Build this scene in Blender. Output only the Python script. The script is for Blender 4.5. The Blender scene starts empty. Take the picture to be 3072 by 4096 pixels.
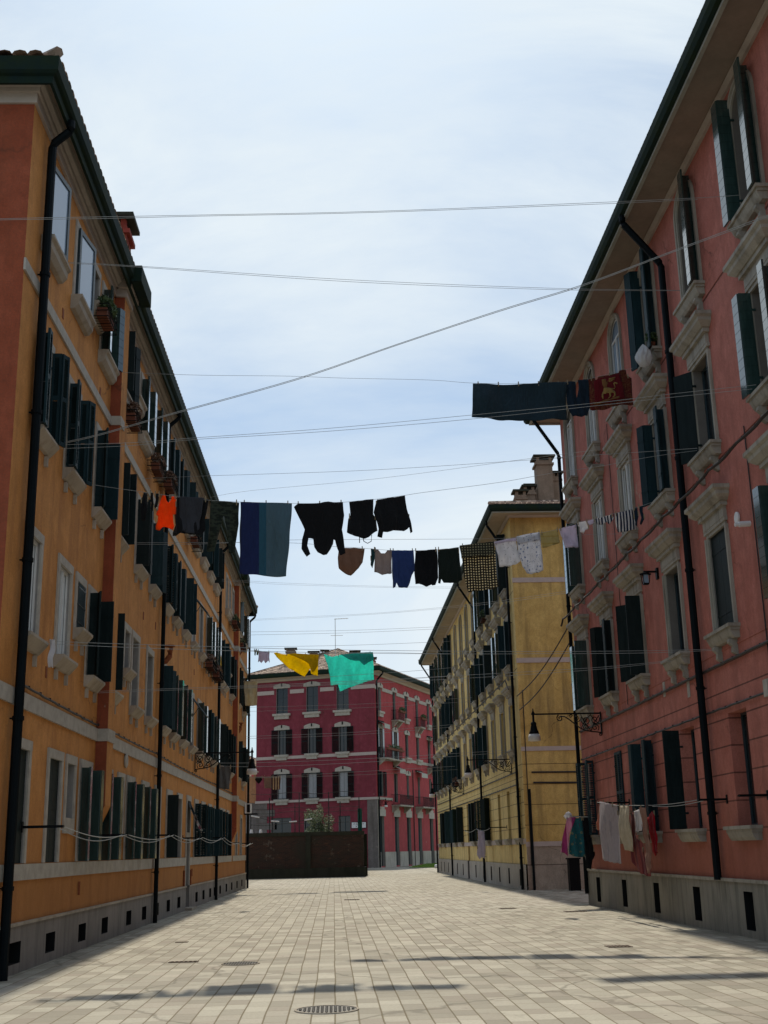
import bpy, bmesh, math, random
from mathutils import Vector, Matrix
random.seed(7)
C = bpy.context.scene.collection
S = bpy.context.scene
# ------------------------------------------------------------------ camera
cam = bpy.data.objects.new('camera', bpy.data.cameras.new('camera')); C.objects.link(cam); S.camera = cam
cam.data.sensor_fit = 'VERTICAL'; cam.data.sensor_height = 24.0; cam.data.sensor_width = 18.0
cam.data.lens = 4800.0 / 4096 * 24.0
cam.data.clip_end = 3000; cam.data.clip_start = 0.1
_R = Matrix(((0.9989546165, 0.0098920037, -0.0446298373), (-0.0402607873, -0.2720106926, -0.9614516380), (-0.0216504762, 0.9622433847, -0.2713280772)))
cam.matrix_world = Matrix.Translation((0, 0, 1.6)) @ _R.to_4x4()
S.render.resolution_x = 768; S.render.resolution_y = 1024
# ------------------------------------------------------------------ world, sun, exposure
SUN_EL = math.radians(50.5); SUN_AZ = math.radians(0.6)      # azimuth from +Y towards -X
w = bpy.data.worlds.new("World"); S.world = w; w.use_nodes = True
nt = w.node_tree; nt.nodes.clear()
def N(t, typ, **kw):
    n = t.nodes.new(typ)
    for k, v in kw.items():
        if k.startswith('i_'): n.inputs[k[2:]].default_value = v
        else: setattr(n, k, v)
    return n
out = N(nt, 'ShaderNodeOutputWorld'); bg = N(nt, 'ShaderNodeBackground')
sky = N(nt, 'ShaderNodeTexSky', sky_type='NISHITA', sun_disc=False, sun_elevation=SUN_EL, sun_rotation=-SUN_AZ, air_density=1.0, dust_density=1.2, ozone_density=1.5)
skm = N(nt, 'ShaderNodeMix', data_type='RGBA', blend_type='MULTIPLY'); skm.inputs[0].default_value = 1.0
skm.inputs[7].default_value = (0.62, 0.79, 0.90, 1)
tc = N(nt, 'ShaderNodeTexCoord'); mp = N(nt, 'ShaderNodeMapping'); mp.inputs['Rotation'].default_value = (0.25, 0.9, 0.5); mp.inputs['Scale'].default_value = (0.9, 3.6, 1.8)
n1 = N(nt, 'ShaderNodeTexNoise'); n1.inputs['Scale'].default_value = 1.9; n1.inputs['Detail'].default_value = 9; n1.inputs['Roughness'].default_value = 0.6; n1.inputs['Distortion'].default_value = 0.55
n2 = N(nt, 'ShaderNodeTexNoise'); n2.inputs['Scale'].default_value = 0.9; n2.inputs['Detail'].default_value = 4
r1 = N(nt, 'ShaderNodeMapRange'); r1.inputs[1].default_value = 0.40; r1.inputs[2].default_value = 0.62; r1.inputs[3].default_value = 0.0; r1.inputs[4].default_value = 1.0
mx = N(nt, 'ShaderNodeMix', data_type='RGBA'); mx.inputs[7].default_value = (7.3, 8.1, 8.7, 1)
ad = N(nt, 'ShaderNodeMath', operation='ADD'); ml = N(nt, 'ShaderNodeMath', operation='MULTIPLY'); ml.inputs[1].default_value = 0.45
ml2 = N(nt, 'ShaderNodeMath', operation='MULTIPLY'); ml2.inputs[1].default_value = 0.58
L = nt.links.new
L(tc.outputs['Generated'], mp.inputs[0]); L(mp.outputs[0], n1.inputs['Vector']); L(tc.outputs['Generated'], n2.inputs['Vector'])
L(n1.outputs[0], ml2.inputs[0]); L(n2.outputs[0], ml.inputs[0]); L(ml2.outputs[0], ad.inputs[0]); L(ml.outputs[0], ad.inputs[1]); L(ad.outputs[0], r1.inputs[0])
L(sky.outputs[0], skm.inputs[6]); L(skm.outputs[2], mx.inputs[6]); L(r1.outputs[0], mx.inputs[0]); L(mx.outputs[2], bg.inputs[0]); L(bg.outputs[0], out.inputs[0])
bg.inputs[1].default_value = 0.1
sl = bpy.data.lights.new('sun', 'SUN'); sl.energy = 3.3; sl.angle = math.radians(1.2); sl.color = (1.0, 0.90, 0.72)
so = bpy.data.objects.new('sun', sl); C.objects.link(so)
sd = Vector((-math.sin(SUN_AZ) * math.cos(SUN_EL), math.cos(SUN_AZ) * math.cos(SUN_EL), math.sin(SUN_EL)))
so.rotation_euler = sd.to_track_quat('Z', 'Y').to_euler()
S.view_settings.view_transform = 'Standard'; S.view_settings.look = 'None'; S.view_settings.exposure = 0.12; S.view_settings.gamma = 1.0
S.render.engine = 'CYCLES'
S.cycles.max_bounces = 6; S.cycles.diffuse_bounces = 3; S.cycles.glossy_bounces = 3; S.cycles.transmission_bounces = 4; S.cycles.transparent_max_bounces = 6

# ------------------------------------------------------------------ materials
def _base(name):
    m = bpy.data.materials.new(name); m.use_nodes = True
    return m, m.node_tree, m.node_tree.nodes['Principled BSDF']
def noise(t, scale, detail=4, rough=0.55, vec=None, sc=None, dist=0):
    n = N(t, 'ShaderNodeTexNoise'); n.inputs['Scale'].default_value = scale; n.inputs['Detail'].default_value = detail
    n.inputs['Roughness'].default_value = rough; n.inputs['Distortion'].default_value = dist
    if vec is not None:
        if sc:
            mp = N(t, 'ShaderNodeMapping'); mp.inputs['Scale'].default_value = sc; t.links.new(vec, mp.inputs[0]); vec = mp.outputs[0]
        t.links.new(vec, n.inputs['Vector'])
    return n.outputs[0]
def ramp(t, v, a, b, c=0.0, d=1.0):
    r = N(t, 'ShaderNodeMapRange'); t.links.new(v, r.inputs[0])
    for i, x in enumerate((a, b, c, d)): r.inputs[i + 1].default_value = x
    return r.outputs[0]
def mixc(t, f, a, b, mode='MIX'):
    m = N(t, 'ShaderNodeMix', data_type='RGBA', blend_type=mode)
    if isinstance(f, (int, float)): m.inputs[0].default_value = f
    else: t.links.new(f, m.inputs[0])
    for i, x in ((6, a), (7, b)):
        if isinstance(x, tuple): m.inputs[i].default_value = (*x[:3], 1)
        else: t.links.new(x, m.inputs[i])
    return m.outputs[2]
def math_(t, op, a, b=None, c=None):
    m = N(t, 'ShaderNodeMath', operation=op)
    for i, x in enumerate((a, b, c)):
        if x is None: continue
        if isinstance(x, (int, float)): m.inputs[i].default_value = x
        else: t.links.new(x, m.inputs[i])
    return m.outputs[0]
def bump(t, bs, h, strength=0.3, dist=0.02):
    b = N(t, 'ShaderNodeBump'); b.inputs['Strength'].default_value = strength; b.inputs['Distance'].default_value = dist
    t.links.new(h, b.inputs['Height']); t.links.new(b.outputs[0], bs.inputs['Normal'])
def pos(t):
    g = N(t, 'ShaderNodeNewGeometry'); return g.outputs['Position']
def sep(t, v):
    s = N(t, 'ShaderNodeSeparateXYZ'); t.links.new(v, s.inputs[0]); return s.outputs
def N_wrap(t, p):
    a = N(t, 'ShaderNodeVectorMath', operation='ADD'); t.links.new(p, a.inputs[0]); n = N(t, 'ShaderNodeTexNoise'); n.inputs['Scale'].default_value = 0.8; n.inputs['Detail'].default_value = 5; t.links.new(p, n.inputs['Vector'])
    m = N(t, 'ShaderNodeVectorMath', operation='SCALE'); m.inputs['Scale'].default_value = 1.6; t.links.new(n.outputs['Color'], m.inputs[0]); t.links.new(m.outputs[0], a.inputs[1]); return a.outputs[0]
def stucco(name, col, col2, dirt=(0.12, 0.09, 0.06), damt=0.5, grooves=(), rough=0.9, low=None):
    m, t, b = _base(name); p = pos(t)
    big = noise(t, 0.45, 5, 0.6, p); mid = noise(t, 2.2, 5, 0.65, p); strk = noise(t, 1.5, 5, 0.6, p, (1.6, 1.6, 0.16)); fine = noise(t, 38, 3, 0.6, p)
    c = mixc(t, ramp(t, big, 0.35, 0.68), col, col2)
    c = mixc(t, ramp(t, mid, 0.46, 0.72, 0, 0.5), c, tuple(min(1, x * 1.35 + 0.015) for x in col))
    c = mixc(t, ramp(t, strk, 0.48, 0.72, 0, damt), c, dirt)
    c = mixc(t, ramp(t, noise(t, 7, 6, 0.75, p, (1, 1, 0.5)), 0.42, 0.68, 0, 0.38), c, tuple(x * 0.6 for x in col2))
    patch = noise(t, 0.9, 6, 0.7, p, None, 0.6)
    c = mixc(t, ramp(t, patch, 0.63, 0.69, 0, 0.38), c, tuple(x * 0.62 for x in col2))
    pe = noise(t, 0.55, 8, 0.72, p, None, 0.4); c = mixc(t, ramp(t, pe, 0.69, 0.70, 0, 0.55), c, (0.42, 0.34, 0.27))
    ck = N(t, 'ShaderNodeTexVoronoi', feature='DISTANCE_TO_EDGE'); ck.inputs['Scale'].default_value = 0.35; t.links.new(N_wrap(t, p), ck.inputs['Vector']); c = mixc(t, math_(t, 'MULTIPLY', ramp(t, ck.outputs['Distance'], 0.002, 0.008, 0.5, 0), ramp(t, big, 0.5, 0.6)), c, (0.05, 0.03, 0.02))
    c = mixc(t, ramp(t, fine, 0.35, 0.65, 0, 0.25), c, (0.05, 0.04, 0.03))
    h = math_(t, 'ADD', math_(t, 'MULTIPLY', fine, 0.4), mid)
    if grooves or low:
        z = sep(t, p)[2]; g = None
        for gz in grooves:
            if isinstance(gz, tuple):      # (z0, z1, step) : repeated joints between z0 and z1
                z0, z1, st = gz
                f = math_(t, 'PINGPONG', math_(t, 'SUBTRACT', z, z0), st / 2)
                k = math_(t, 'LESS_THAN', f, 0.014)
                k = math_(t, 'MULTIPLY', k, math_(t, 'MULTIPLY', math_(t, 'GREATER_THAN', z, z0 - 0.02), math_(t, 'LESS_THAN', z, z1)))
            else: k = math_(t, 'LESS_THAN', math_(t, 'ABSOLUTE', math_(t, 'SUBTRACT', z, gz)), 0.016)
            g = k if g is None else math_(t, 'MAXIMUM', g, k)
        if g is not None:
            c = mixc(t, math_(t, 'MULTIPLY', g, 0.72), c, (0.03, 0.015, 0.012)); h = math_(t, 'SUBTRACT', h, math_(t, 'MULTIPLY', g, 2.0))
        if low:                            # darker tint towards the foot of the wall
            dz = ramp(t, math_(t, 'ADD', z, math_(t, 'MULTIPLY', mid, -1.3)), low[0], low[1], 0.55, 0.0)
            c = mixc(t, dz, c, low[2])
    t.links.new(c, b.inputs['Base Color']); b.inputs['Roughness'].default_value = rough; b.inputs['Specular IOR Level'].default_value = 0.25
    bump(t, b, h, 0.35, 0.012)
    return m
def plain(name, col, rough=0.7, spec=0.4, var=0.25, scale=6.0, metal=0.0, bmp=0.15, col2=None):
    m, t, b = _base(name)
    tcn = N(t, 'ShaderNodeTexCoord'); v = noise(t, scale, 5, 0.6, pos(t)); v2 = noise(t, scale * 7, 3, 0.6, pos(t))
    c = mixc(t, ramp(t, v, 0.3, 0.7, 0, 1), col, col2 or tuple(x * (1 - var) for x in col))
    c = mixc(t, ramp(t, v2, 0.45, 0.75, 0, var * 0.8), c, tuple(x * 0.55 for x in col))
    t.links.new(c, b.inputs['Base Color']); b.inputs['Roughness'].default_value = rough; b.inputs['Specular IOR Level'].default_value = spec; b.inputs['Metallic'].default_value = metal
    if bmp: bump(t, b, v2, bmp, 0.008)
    return m
def stone(name, col, streak=(0.05, 0.055, 0.045), amt=0.75, joints=None):
    m, t, b = _base(name); p = pos(t)
    strk = noise(t, 2.6, 6, 0.65, p, (1.5, 1.5, 0.22)); big = noise(t, 1.0, 5, 0.6, p); fine = noise(t, 60, 3, 0.6, p)
    c = mixc(t, ramp(t, big, 0.3, 0.7), col, tuple(x * 0.68 for x in col)); c = mixc(t, ramp(t, strk, 0.48, 0.72, 0, amt), c, streak)
    c = mixc(t, ramp(t, fine, 0.35, 0.7, 0, 0.25), c, tuple(x * 0.4 for x in col))
    if joints:
        k = math_(t, 'LESS_THAN', math_(t, 'PINGPONG', sep(t, p)[1], joints / 2), 0.008); c = mixc(t, math_(t, 'MULTIPLY', k, 0.6), c, (0.03, 0.03, 0.03))
    t.links.new(c, b.inputs['Base Color']); b.inputs['Roughness'].default_value = 0.85; b.inputs['Specular IOR Level'].default_value = 0.3; bump(t, b, fine, 0.3, 0.006)
    return m
def shutter_mat(name, col, gloss=0.6, coat=0.0):
    m, t, b = _base(name); tcn = N(t, 'ShaderNodeTexCoord'); oi = N(t, 'ShaderNodeObjectInfo')
    g = noise(t, 14, 5, 0.65, tcn.outputs['Object'], (1, 1, 0.15)); c = mixc(t, ramp(t, g, 0.42, 0.74, 0, 0.55), col, tuple(x * 2.0 + 0.01 for x in col))
    c = mixc(t, ramp(t, oi.outputs['Random'], 0, 1, 0, 0.5), c, tuple(x * 0.55 for x in col))
    t.links.new(c, b.inputs['Base Color']); b.inputs['Roughness'].default_value = gloss; b.inputs['Specular IOR Level'].default_value = 0.15; b.inputs['Coat Weight'].default_value = coat; b.inputs['Coat Roughness'].default_value = 0.07; bump(t, b, g, 0.12, 0.004)
    return m
def glass_mat(name, tint=(0.02, 0.025, 0.03), ior=1.9, rough=0.03):
    m, t, b = _base(name); v = noise(t, 1.7, 2, 0.5, pos(t))
    b.inputs['Base Color'].default_value = (*tint, 1); b.inputs['Roughness'].default_value = rough; b.inputs['IOR'].default_value = ior; bump(t, b, v, 0.05, 0.02)
    return m
def cloth(name, col, transl=0.35, pattern=None, rough=0.9):
    m, t, b = _base(name); p = pos(t); v = noise(t, 9, 4, 0.6, p); wv = noise(t, 160, 2, 0.5, p)
    c = mixc(t, ramp(t, v, 0.3, 0.75, 0, 0.6), col, tuple(x * 0.72 for x in col))
    if pattern: c = pattern(t, p, c)
    t.links.new(c, b.inputs['Base Color']); b.inputs['Roughness'].default_value = rough; b.inputs['Specular IOR Level'].default_value = 0.15
    cr = noise(t, 5, 3, 0.6, p, (2.2, 2.2, 0.5), 1.2); b.inputs['Sheen Weight'].default_value = 0.1; bump(t, b, math_(t, 'ADD', math_(t, 'MULTIPLY', cr, 3.0), math_(t, 'ADD', v, math_(t, 'MULTIPLY', wv, 0.1))), 0.5, 0.03)
    if transl > 0:
        tr = N(t, 'ShaderNodeBsdfTranslucent'); ms = N(t, 'ShaderNodeMixShader'); ms.inputs[0].default_value = transl
        t.links.new(c, tr.inputs[0]); t.links.new(b.outputs[0], ms.inputs[1]); t.links.new(tr.outputs[0], ms.inputs[2]); t.links.new(ms.outputs[0], t.nodes['Material Output'].inputs[0])
    return m
def paver_mat():
    m, t, b = _base('paving_stone'); p = pos(t); wob = noise(t, 0.5, 2, 0.5, p); s = sep(t, p)
    W = 0.238
    xx = math_(t, 'ADD', s[0], math_(t, 'MULTIPLY', math_(t, 'SUBTRACT', wob, 0.5), 0.035))
    row = math_(t, 'FLOOR', math_(t, 'DIVIDE', xx, W)); fx = math_(t, 'FRACT', math_(t, 'DIVIDE', xx, W))
    ex = math_(t, 'MULTIPLY', math_(t, 'MINIMUM', fx, math_(t, 'SUBTRACT', 1.0, fx)), W)
    ww = math_(t, 'ADD', math_(t, 'MULTIPLY', s[1], 2.35), math_(t, 'MULTIPLY', row, 37.73))
    vd = N(t, 'ShaderNodeTexVoronoi', voronoi_dimensions='1D', feature='DISTANCE_TO_EDGE'); vd.inputs['Scale'].default_value = 1.0; vd.inputs['Randomness'].default_value = 0.62; t.links.new(ww, vd.inputs['W'])
    vc = N(t, 'ShaderNodeTexVoronoi', voronoi_dimensions='1D', feature='F1'); vc.inputs['Scale'].default_value = 1.0; vc.inputs['Randomness'].default_value = 0.62; t.links.new(ww, vc.inputs['W'])
    ey = math_(t, 'DIVIDE', vd.outputs['Distance'], 2.35)
    sc = N(t, 'ShaderNodeSeparateColor'); t.links.new(vc.outputs['Color'], sc.inputs[0])
    gx = ramp(t, ex, 0.003, 0.010, 1, 0); gy = ramp(t, ey, 0.002, 0.008, 1, 0); g = math_(t, 'MAXIMUM', math_(t, 'MULTIPLY', gx, 0.95), math_(t, 'MULTIPLY', gy, 0.75))
    c = mixc(t, ramp(t, sc.outputs[0], 0.05, 0.95), (0.27, 0.248, 0.198), (0.46, 0.435, 0.36))
    c = mixc(t, ramp(t, sc.outputs[1], 0.55, 1.0, 0, 0.45), c, (0.30, 0.245, 0.205)); c = mixc(t, ramp(t, sc.outputs[2], 0.88, 0.95, 0, 0.45), c, (0.54, 0.51, 0.43))
    f = noise(t, 26, 5, 0.65, p); st = noise(t, 0.8, 6, 0.65, p); st2 = noise(t, 3.2, 5, 0.7, p)
    c = mixc(t, ramp(t, f, 0.35, 0.75, 0, 0.4), c, (0.17, 0.16, 0.14)); c = mixc(t, ramp(t, st, 0.52, 0.72, 0, 0.42), c, (0.20, 0.185, 0.15)); c = mixc(t, ramp(t, st2, 0.60, 0.72, 0, 0.30), c, (0.13, 0.12, 0.10))
    gr = math_(t, 'ADD', math_(t, 'ADD', ramp(t, math_(t, 'ABSOLUTE', math_(t, 'ADD', s[0], 4.75)), 0.0, 0.55, 0.8, 0), ramp(t, math_(t, 'ABSOLUTE', math_(t, 'SUBTRACT', s[0], 7.2)), 0.0, 0.6, 0.8, 0)), -0.15); gr = math_(t, 'MULTIPLY', gr, ramp(t, noise(t, 2.2, 6, 0.75, p), 0.35, 0.65)); c = mixc(t, ramp(t, gr, 0, 0.6, 0, 0.75), c, (0.075, 0.07, 0.045))
    sp = N(t, 'ShaderNodeTexVoronoi', feature='F1'); sp.inputs['Scale'].default_value = 2.1; t.links.new(p, sp.inputs['Vector']); c = mixc(t, ramp(t, sp.outputs['Distance'], 0.03, 0.055, 0.6, 0), c, (0.06, 0.055, 0.05))
    ck = N(t, 'ShaderNodeTexVoronoi', feature='DISTANCE_TO_EDGE'); ck.inputs['Scale'].default_value = 0.23; t.links.new(N_wrap(t, p), ck.inputs['Vector']); c = mixc(t, ramp(t, ck.outputs['Distance'], 0.003, 0.012, 0.5, 0), c, (0.08, 0.07, 0.05))
    c = mixc(t, g, c, (0.15, 0.118, 0.062))
    t.links.new(c, b.inputs['Base Color']); b.inputs['Roughness'].default_value = 0.75; b.inputs['Specular IOR Level'].default_value = 0.3
    h = math_(t, 'ADD', math_(t, 'MULTIPLY', math_(t, 'SUBTRACT', 1.0, g), 1.0), math_(t, 'ADD', math_(t, 'MULTIPLY', f, 0.25), math_(t, 'MULTIPLY', sc.outputs[1], 0.5)))
    bump(t, b, h, 0.6, 0.012)
    return m
M = {}
M['orange'] = stucco('orange_stucco', (0.60, 0.275, 0.080), (0.52, 0.215, 0.050), (0.27, 0.105, 0.035), 0.55, (), low=(0.2, 2.2, (0.24, 0.09, 0.025)))
M['orange_shade'] = stucco('orange_stucco_shaded', (0.31, 0.075, 0.035), (0.26, 0.06, 0.028), (0.12, 0.045, 0.02), 0.35)  # orange stucco darkened: shade of end wall and flue sides painted in
M['pink'] = stucco('red_pink_stucco', (0.50, 0.185, 0.145), (0.43, 0.135, 0.10), (0.18, 0.07, 0.055), 0.5, ((1.84, 4.85, 0.49), 8.47, 11.68), low=(0.4, 2.1, (0.22, 0.07, 0.035)))
M['yellow'] = stucco('ochre_yellow_stucco', (0.78, 0.60, 0.26), (0.68, 0.50, 0.19), (0.22, 0.15, 0.06), 0.55, ((1.84, 4.85, 0.49), 8.6, 11.8))
M['yellow_end_shade'] = stucco('ochre_end_stucco_shaded', (0.62, 0.44, 0.155), (0.53, 0.35, 0.105), (0.12, 0.085, 0.045), 0.75, ((2.43, 4.9, 0.78),))  # ochre with the end wall's shade put into the colour, plus real stains
M['beige'] = stucco('beige_plaster', (0.42, 0.35, 0.28), (0.36, 0.30, 0.24), (0.16, 0.13, 0.1), 0.5, (0.93,))
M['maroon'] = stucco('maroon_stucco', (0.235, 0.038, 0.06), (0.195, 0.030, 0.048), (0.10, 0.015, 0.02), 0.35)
M['maroon_lit'] = stucco('maroon_stucco_lit', (0.42, 0.065, 0.075), (0.35, 0.05, 0.06), (0.15, 0.03, 0.03), 0.35)  # maroon brightened: light on the right-hand face put into the colour
M['greyplaster'] = stucco('grey_plaster', (0.20, 0.175, 0.165), (0.15, 0.13, 0.12), (0.07, 0.06, 0.05), 0.6, ())
M['salmon'] = stucco('salmon_stucco', (0.45, 0.22, 0.11), (0.40, 0.19, 0.09))
M['trim'] = plain('light_trim', (0.44, 0.41, 0.36), 0.8, 0.3, 0.3, 5)
M['band'] = plain('mauve_band', (0.47, 0.40, 0.37), 0.85, 0.2, 0.15, 5)
M['stone'] = stone('carved_stone', (0.40, 0.375, 0.32), (0.12, 0.105, 0.08), 0.8)
M['stone_l'] = stone('sill_stone', (0.45, 0.40, 0.33), (0.19, 0.145, 0.10), 0.7)
M['plinth_l'] = stone('grey_plinth', (0.27, 0.25, 0.235), (0.10, 0.095, 0.09), 0.7, 1.45)
M['plinth_r'] = stone('greenish_plinth', (0.29, 0.275, 0.235), (0.085, 0.09, 0.07), 0.85, 2.9)
M['plinth_y'] = stone('pale_plinth', (0.48, 0.44, 0.38), (0.2, 0.18, 0.15), 0.6, 2.9)
M['reveal_r'] = plain('dim_stone_reveal', (0.17, 0.155, 0.14), 0.85, 0.2, 0.2, 4)
M['reveal'] = plain('grey_reveal', (0.27, 0.26, 0.25), 0.85, 0.2, 0.2, 4)
M['dark'] = plain('dark_interior', (0.012, 0.013, 0.014), 0.9, 0.1, 0.2, 4, bmp=0)
M['shut'] = shutter_mat('dark_green_shutter_paint', (0.005, 0.013, 0.014))
M['shut_t'] = shutter_mat('teal_shutter_paint', (0.008, 0.026, 0.033))
M['shut_g'] = shutter_mat('faded_green_shutter_paint', (0.022, 0.045, 0.042), 0.18, 1.0)
M['glass'] = glass_mat('window_glass', (0.008, 0.010, 0.012), 1.55); M['glass_b'] = glass_mat('bright_window_glass', (0.93, 0.95, 0.97), 2.0, 0.02); M['glass_b'].node_tree.nodes['Principled BSDF'].inputs['Metallic'].default_value = 1.0
M['glass_s'] = glass_mat('frosted_blue_glass', (0.22, 0.30, 0.40), 1.8, 0.12)
M['curtain'] = cloth('curtain_white', (0.5, 0.52, 0.55), 0.2)
M['frame'] = plain('white_window_frame', (0.55, 0.56, 0.55), 0.5, 0.4, 0.1)
M['frame_d'] = plain('dark_window_frame', (0.02, 0.04, 0.05), 0.45, 0.5, 0.2)
M['pipe'] = plain('dark_blue_green_pipe', (0.004, 0.008, 0.011), 0.6, 0.12, 0.4, 3, 0.3)
M['gutter'] = plain('mossy_gutter_metal', (0.007, 0.020, 0.022), 0.8, 0.15, 0.4, 2.5, 0.2, col2=(0.014, 0.026, 0.010))
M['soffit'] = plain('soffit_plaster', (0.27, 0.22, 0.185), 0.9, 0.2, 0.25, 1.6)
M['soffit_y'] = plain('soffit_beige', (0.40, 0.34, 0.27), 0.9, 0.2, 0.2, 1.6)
M['cove'] = plain('cornice_paint', (0.45, 0.40, 0.36), 0.85, 0.2, 0.2, 2)
M['fascia'] = plain('fascia_board', (0.36, 0.37, 0.34), 0.8, 0.2, 0.3, 2)
M['iron'] = plain('black_iron', (0.008, 0.010, 0.012), 0.55, 0.2, 0.4, 20, 0.6)
M['rust'] = plain('rusty_terracotta', (0.28, 0.09, 0.04), 0.8, 0.2, 0.4, 12)
M['line'] = plain('clothes_line_cord', (0.36, 0.38, 0.38), 0.7, 0.3, 0.2, 3, bmp=0)
M['cable'] = plain('black_cable', (0.03, 0.025, 0.025), 0.6, 0.3, 0.2, 3, bmp=0)
M['peg'] = plain('wooden_peg', (0.30, 0.24, 0.15), 0.7, 0.3, 0.3, 30, bmp=0)
M['opal'] = plain('opal_glass', (0.62, 0.60, 0.58), 0.35, 0.5, 0.08, 5, bmp=0)
M['white'] = plain('white_plastic', (0.70, 0.71, 0.72), 0.5, 0.4, 0.1, 8)
M['terra'] = plain('terracotta_pot', (0.17, 0.06, 0.035), 0.8, 0.2, 0.3, 10)
M['chim_red'] = stucco('chimney_red', (0.30, 0.05, 0.035), (0.25, 0.04, 0.03)); M['chim_b'] = stucco('chimney_brown', (0.26, 0.19, 0.14), (0.21, 0.15, 0.11))
M['soil'] = plain('soil', (0.05, 0.035, 0.025), 0.95, 0.1, 0.3, 20)
M['bark'] = plain('bark', (0.09, 0.07, 0.05), 0.9, 0.1, 0.3, 20)
M['net'] = plain('green_netting', (0.02, 0.13, 0.10), 0.8, 0.2, 0.35, 9)
M['manhole'] = plain('cast_iron_cover', (0.095, 0.088, 0.08), 0.5, 0.5, 0.5, 14, 0.5)
M['grate'] = plain('rusty_grate', (0.16, 0.11, 0.08), 0.7, 0.3, 0.4, 14, 0.2)
M['paver'] = paver_mat()
def leaf_mat(name, a, b_):
    m, t, b = _base(name); v = noise(t, 11, 3, 0.6, pos(t)); c = mixc(t, ramp(t, v, 0.35, 0.68), a, b_)
    t.links.new(c, b.inputs['Base Color']); b.inputs['Roughness'].default_value = 0.6
    return m
M['leaf'] = leaf_mat('leaves_green', (0.03, 0.065, 0.02), (0.075, 0.12, 0.045)); M['leaf_v'] = leaf_mat('leaves_variegated', (0.07, 0.12, 0.045), (0.36, 0.38, 0.24)); M['flower'] = leaf_mat('leaves_dry', (0.08, 0.03, 0.02), (0.16, 0.10, 0.06))
M['grass'] = leaf_mat('grass_blades', (0.09, 0.17, 0.012), (0.19, 0.30, 0.03))
def tile_mat():
    m, t, b = _base('roof_tile'); p = pos(t)
    v = N(t, 'ShaderNodeTexVoronoi', feature='F1'); v.inputs['Scale'].default_value = 3.2; t.links.new(p, v.inputs['Vector']); sc = N(t, 'ShaderNodeSeparateColor'); t.links.new(v.outputs['Color'], sc.inputs[0])
    c = mixc(t, sc.outputs[0], (0.09, 0.055, 0.042), (0.62, 0.46, 0.36)); c = mixc(t, ramp(t, noise(t, 2.5, 5, 0.7, p), 0.5, 0.7, 0, 0.7), c, (0.09, 0.085, 0.05)); t.links.new(c, b.inputs['Base Color']); b.inputs['Roughness'].default_value = 0.9
    return m
M['tile'] = tile_mat()
def brick_mat():
    m, t, b = _base('old_brick'); p = pos(t); s = sep(t, p); cb = N(t, 'ShaderNodeCombineXYZ'); t.links.new(math_(t, 'ADD', s[0], s[1]), cb.inputs[0]); t.links.new(s[2], cb.inputs[1])
    br = N(t, 'ShaderNodeTexBrick'); br.inputs['Scale'].default_value = 1.0; br.inputs['Brick Width'].default_value = 0.27; br.inputs['Row Height'].default_value = 0.075; br.inputs['Mortar Size'].default_value = 0.007; br.inputs['Bias'].default_value = -0.2
    br.inputs['Color1'].default_value = (0.045, 0.020, 0.013, 1); br.inputs['Color2'].default_value = (0.018, 0.012, 0.010, 1); br.inputs['Mortar'].default_value = (0.05, 0.04, 0.03, 1); t.links.new(cb.outputs[0], br.inputs['Vector'])
    c = mixc(t, ramp(t, noise(t, 0.7, 6, 0.7, p), 0.45, 0.6, 0, 0.85), br.outputs['Color'], (0.03, 0.026, 0.018)); c = mixc(t, ramp(t, noise(t, 1.3, 7, 0.75, p), 0.60, 0.66, 0, 0.6), c, (0.15, 0.125, 0.10))
    c = mixc(t, ramp(t, noise(t, 2.1, 5, 0.7, p, (1, 1, 3)), 0.6, 0.72, 0, 0.7), c, (0.13, 0.055, 0.03))
    t.links.new(c, b.inputs['Base Color']); b.inputs['Roughness'].default_value = 0.95; bump(t, b, br.outputs['Fac'], -0.6, 0.01)
    return m
M['brick'] = brick_mat(); M['mossy'] = stone('mossy_coping', (0.035, 0.038, 0.026), (0.012, 0.016, 0.008), 0.8)

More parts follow.
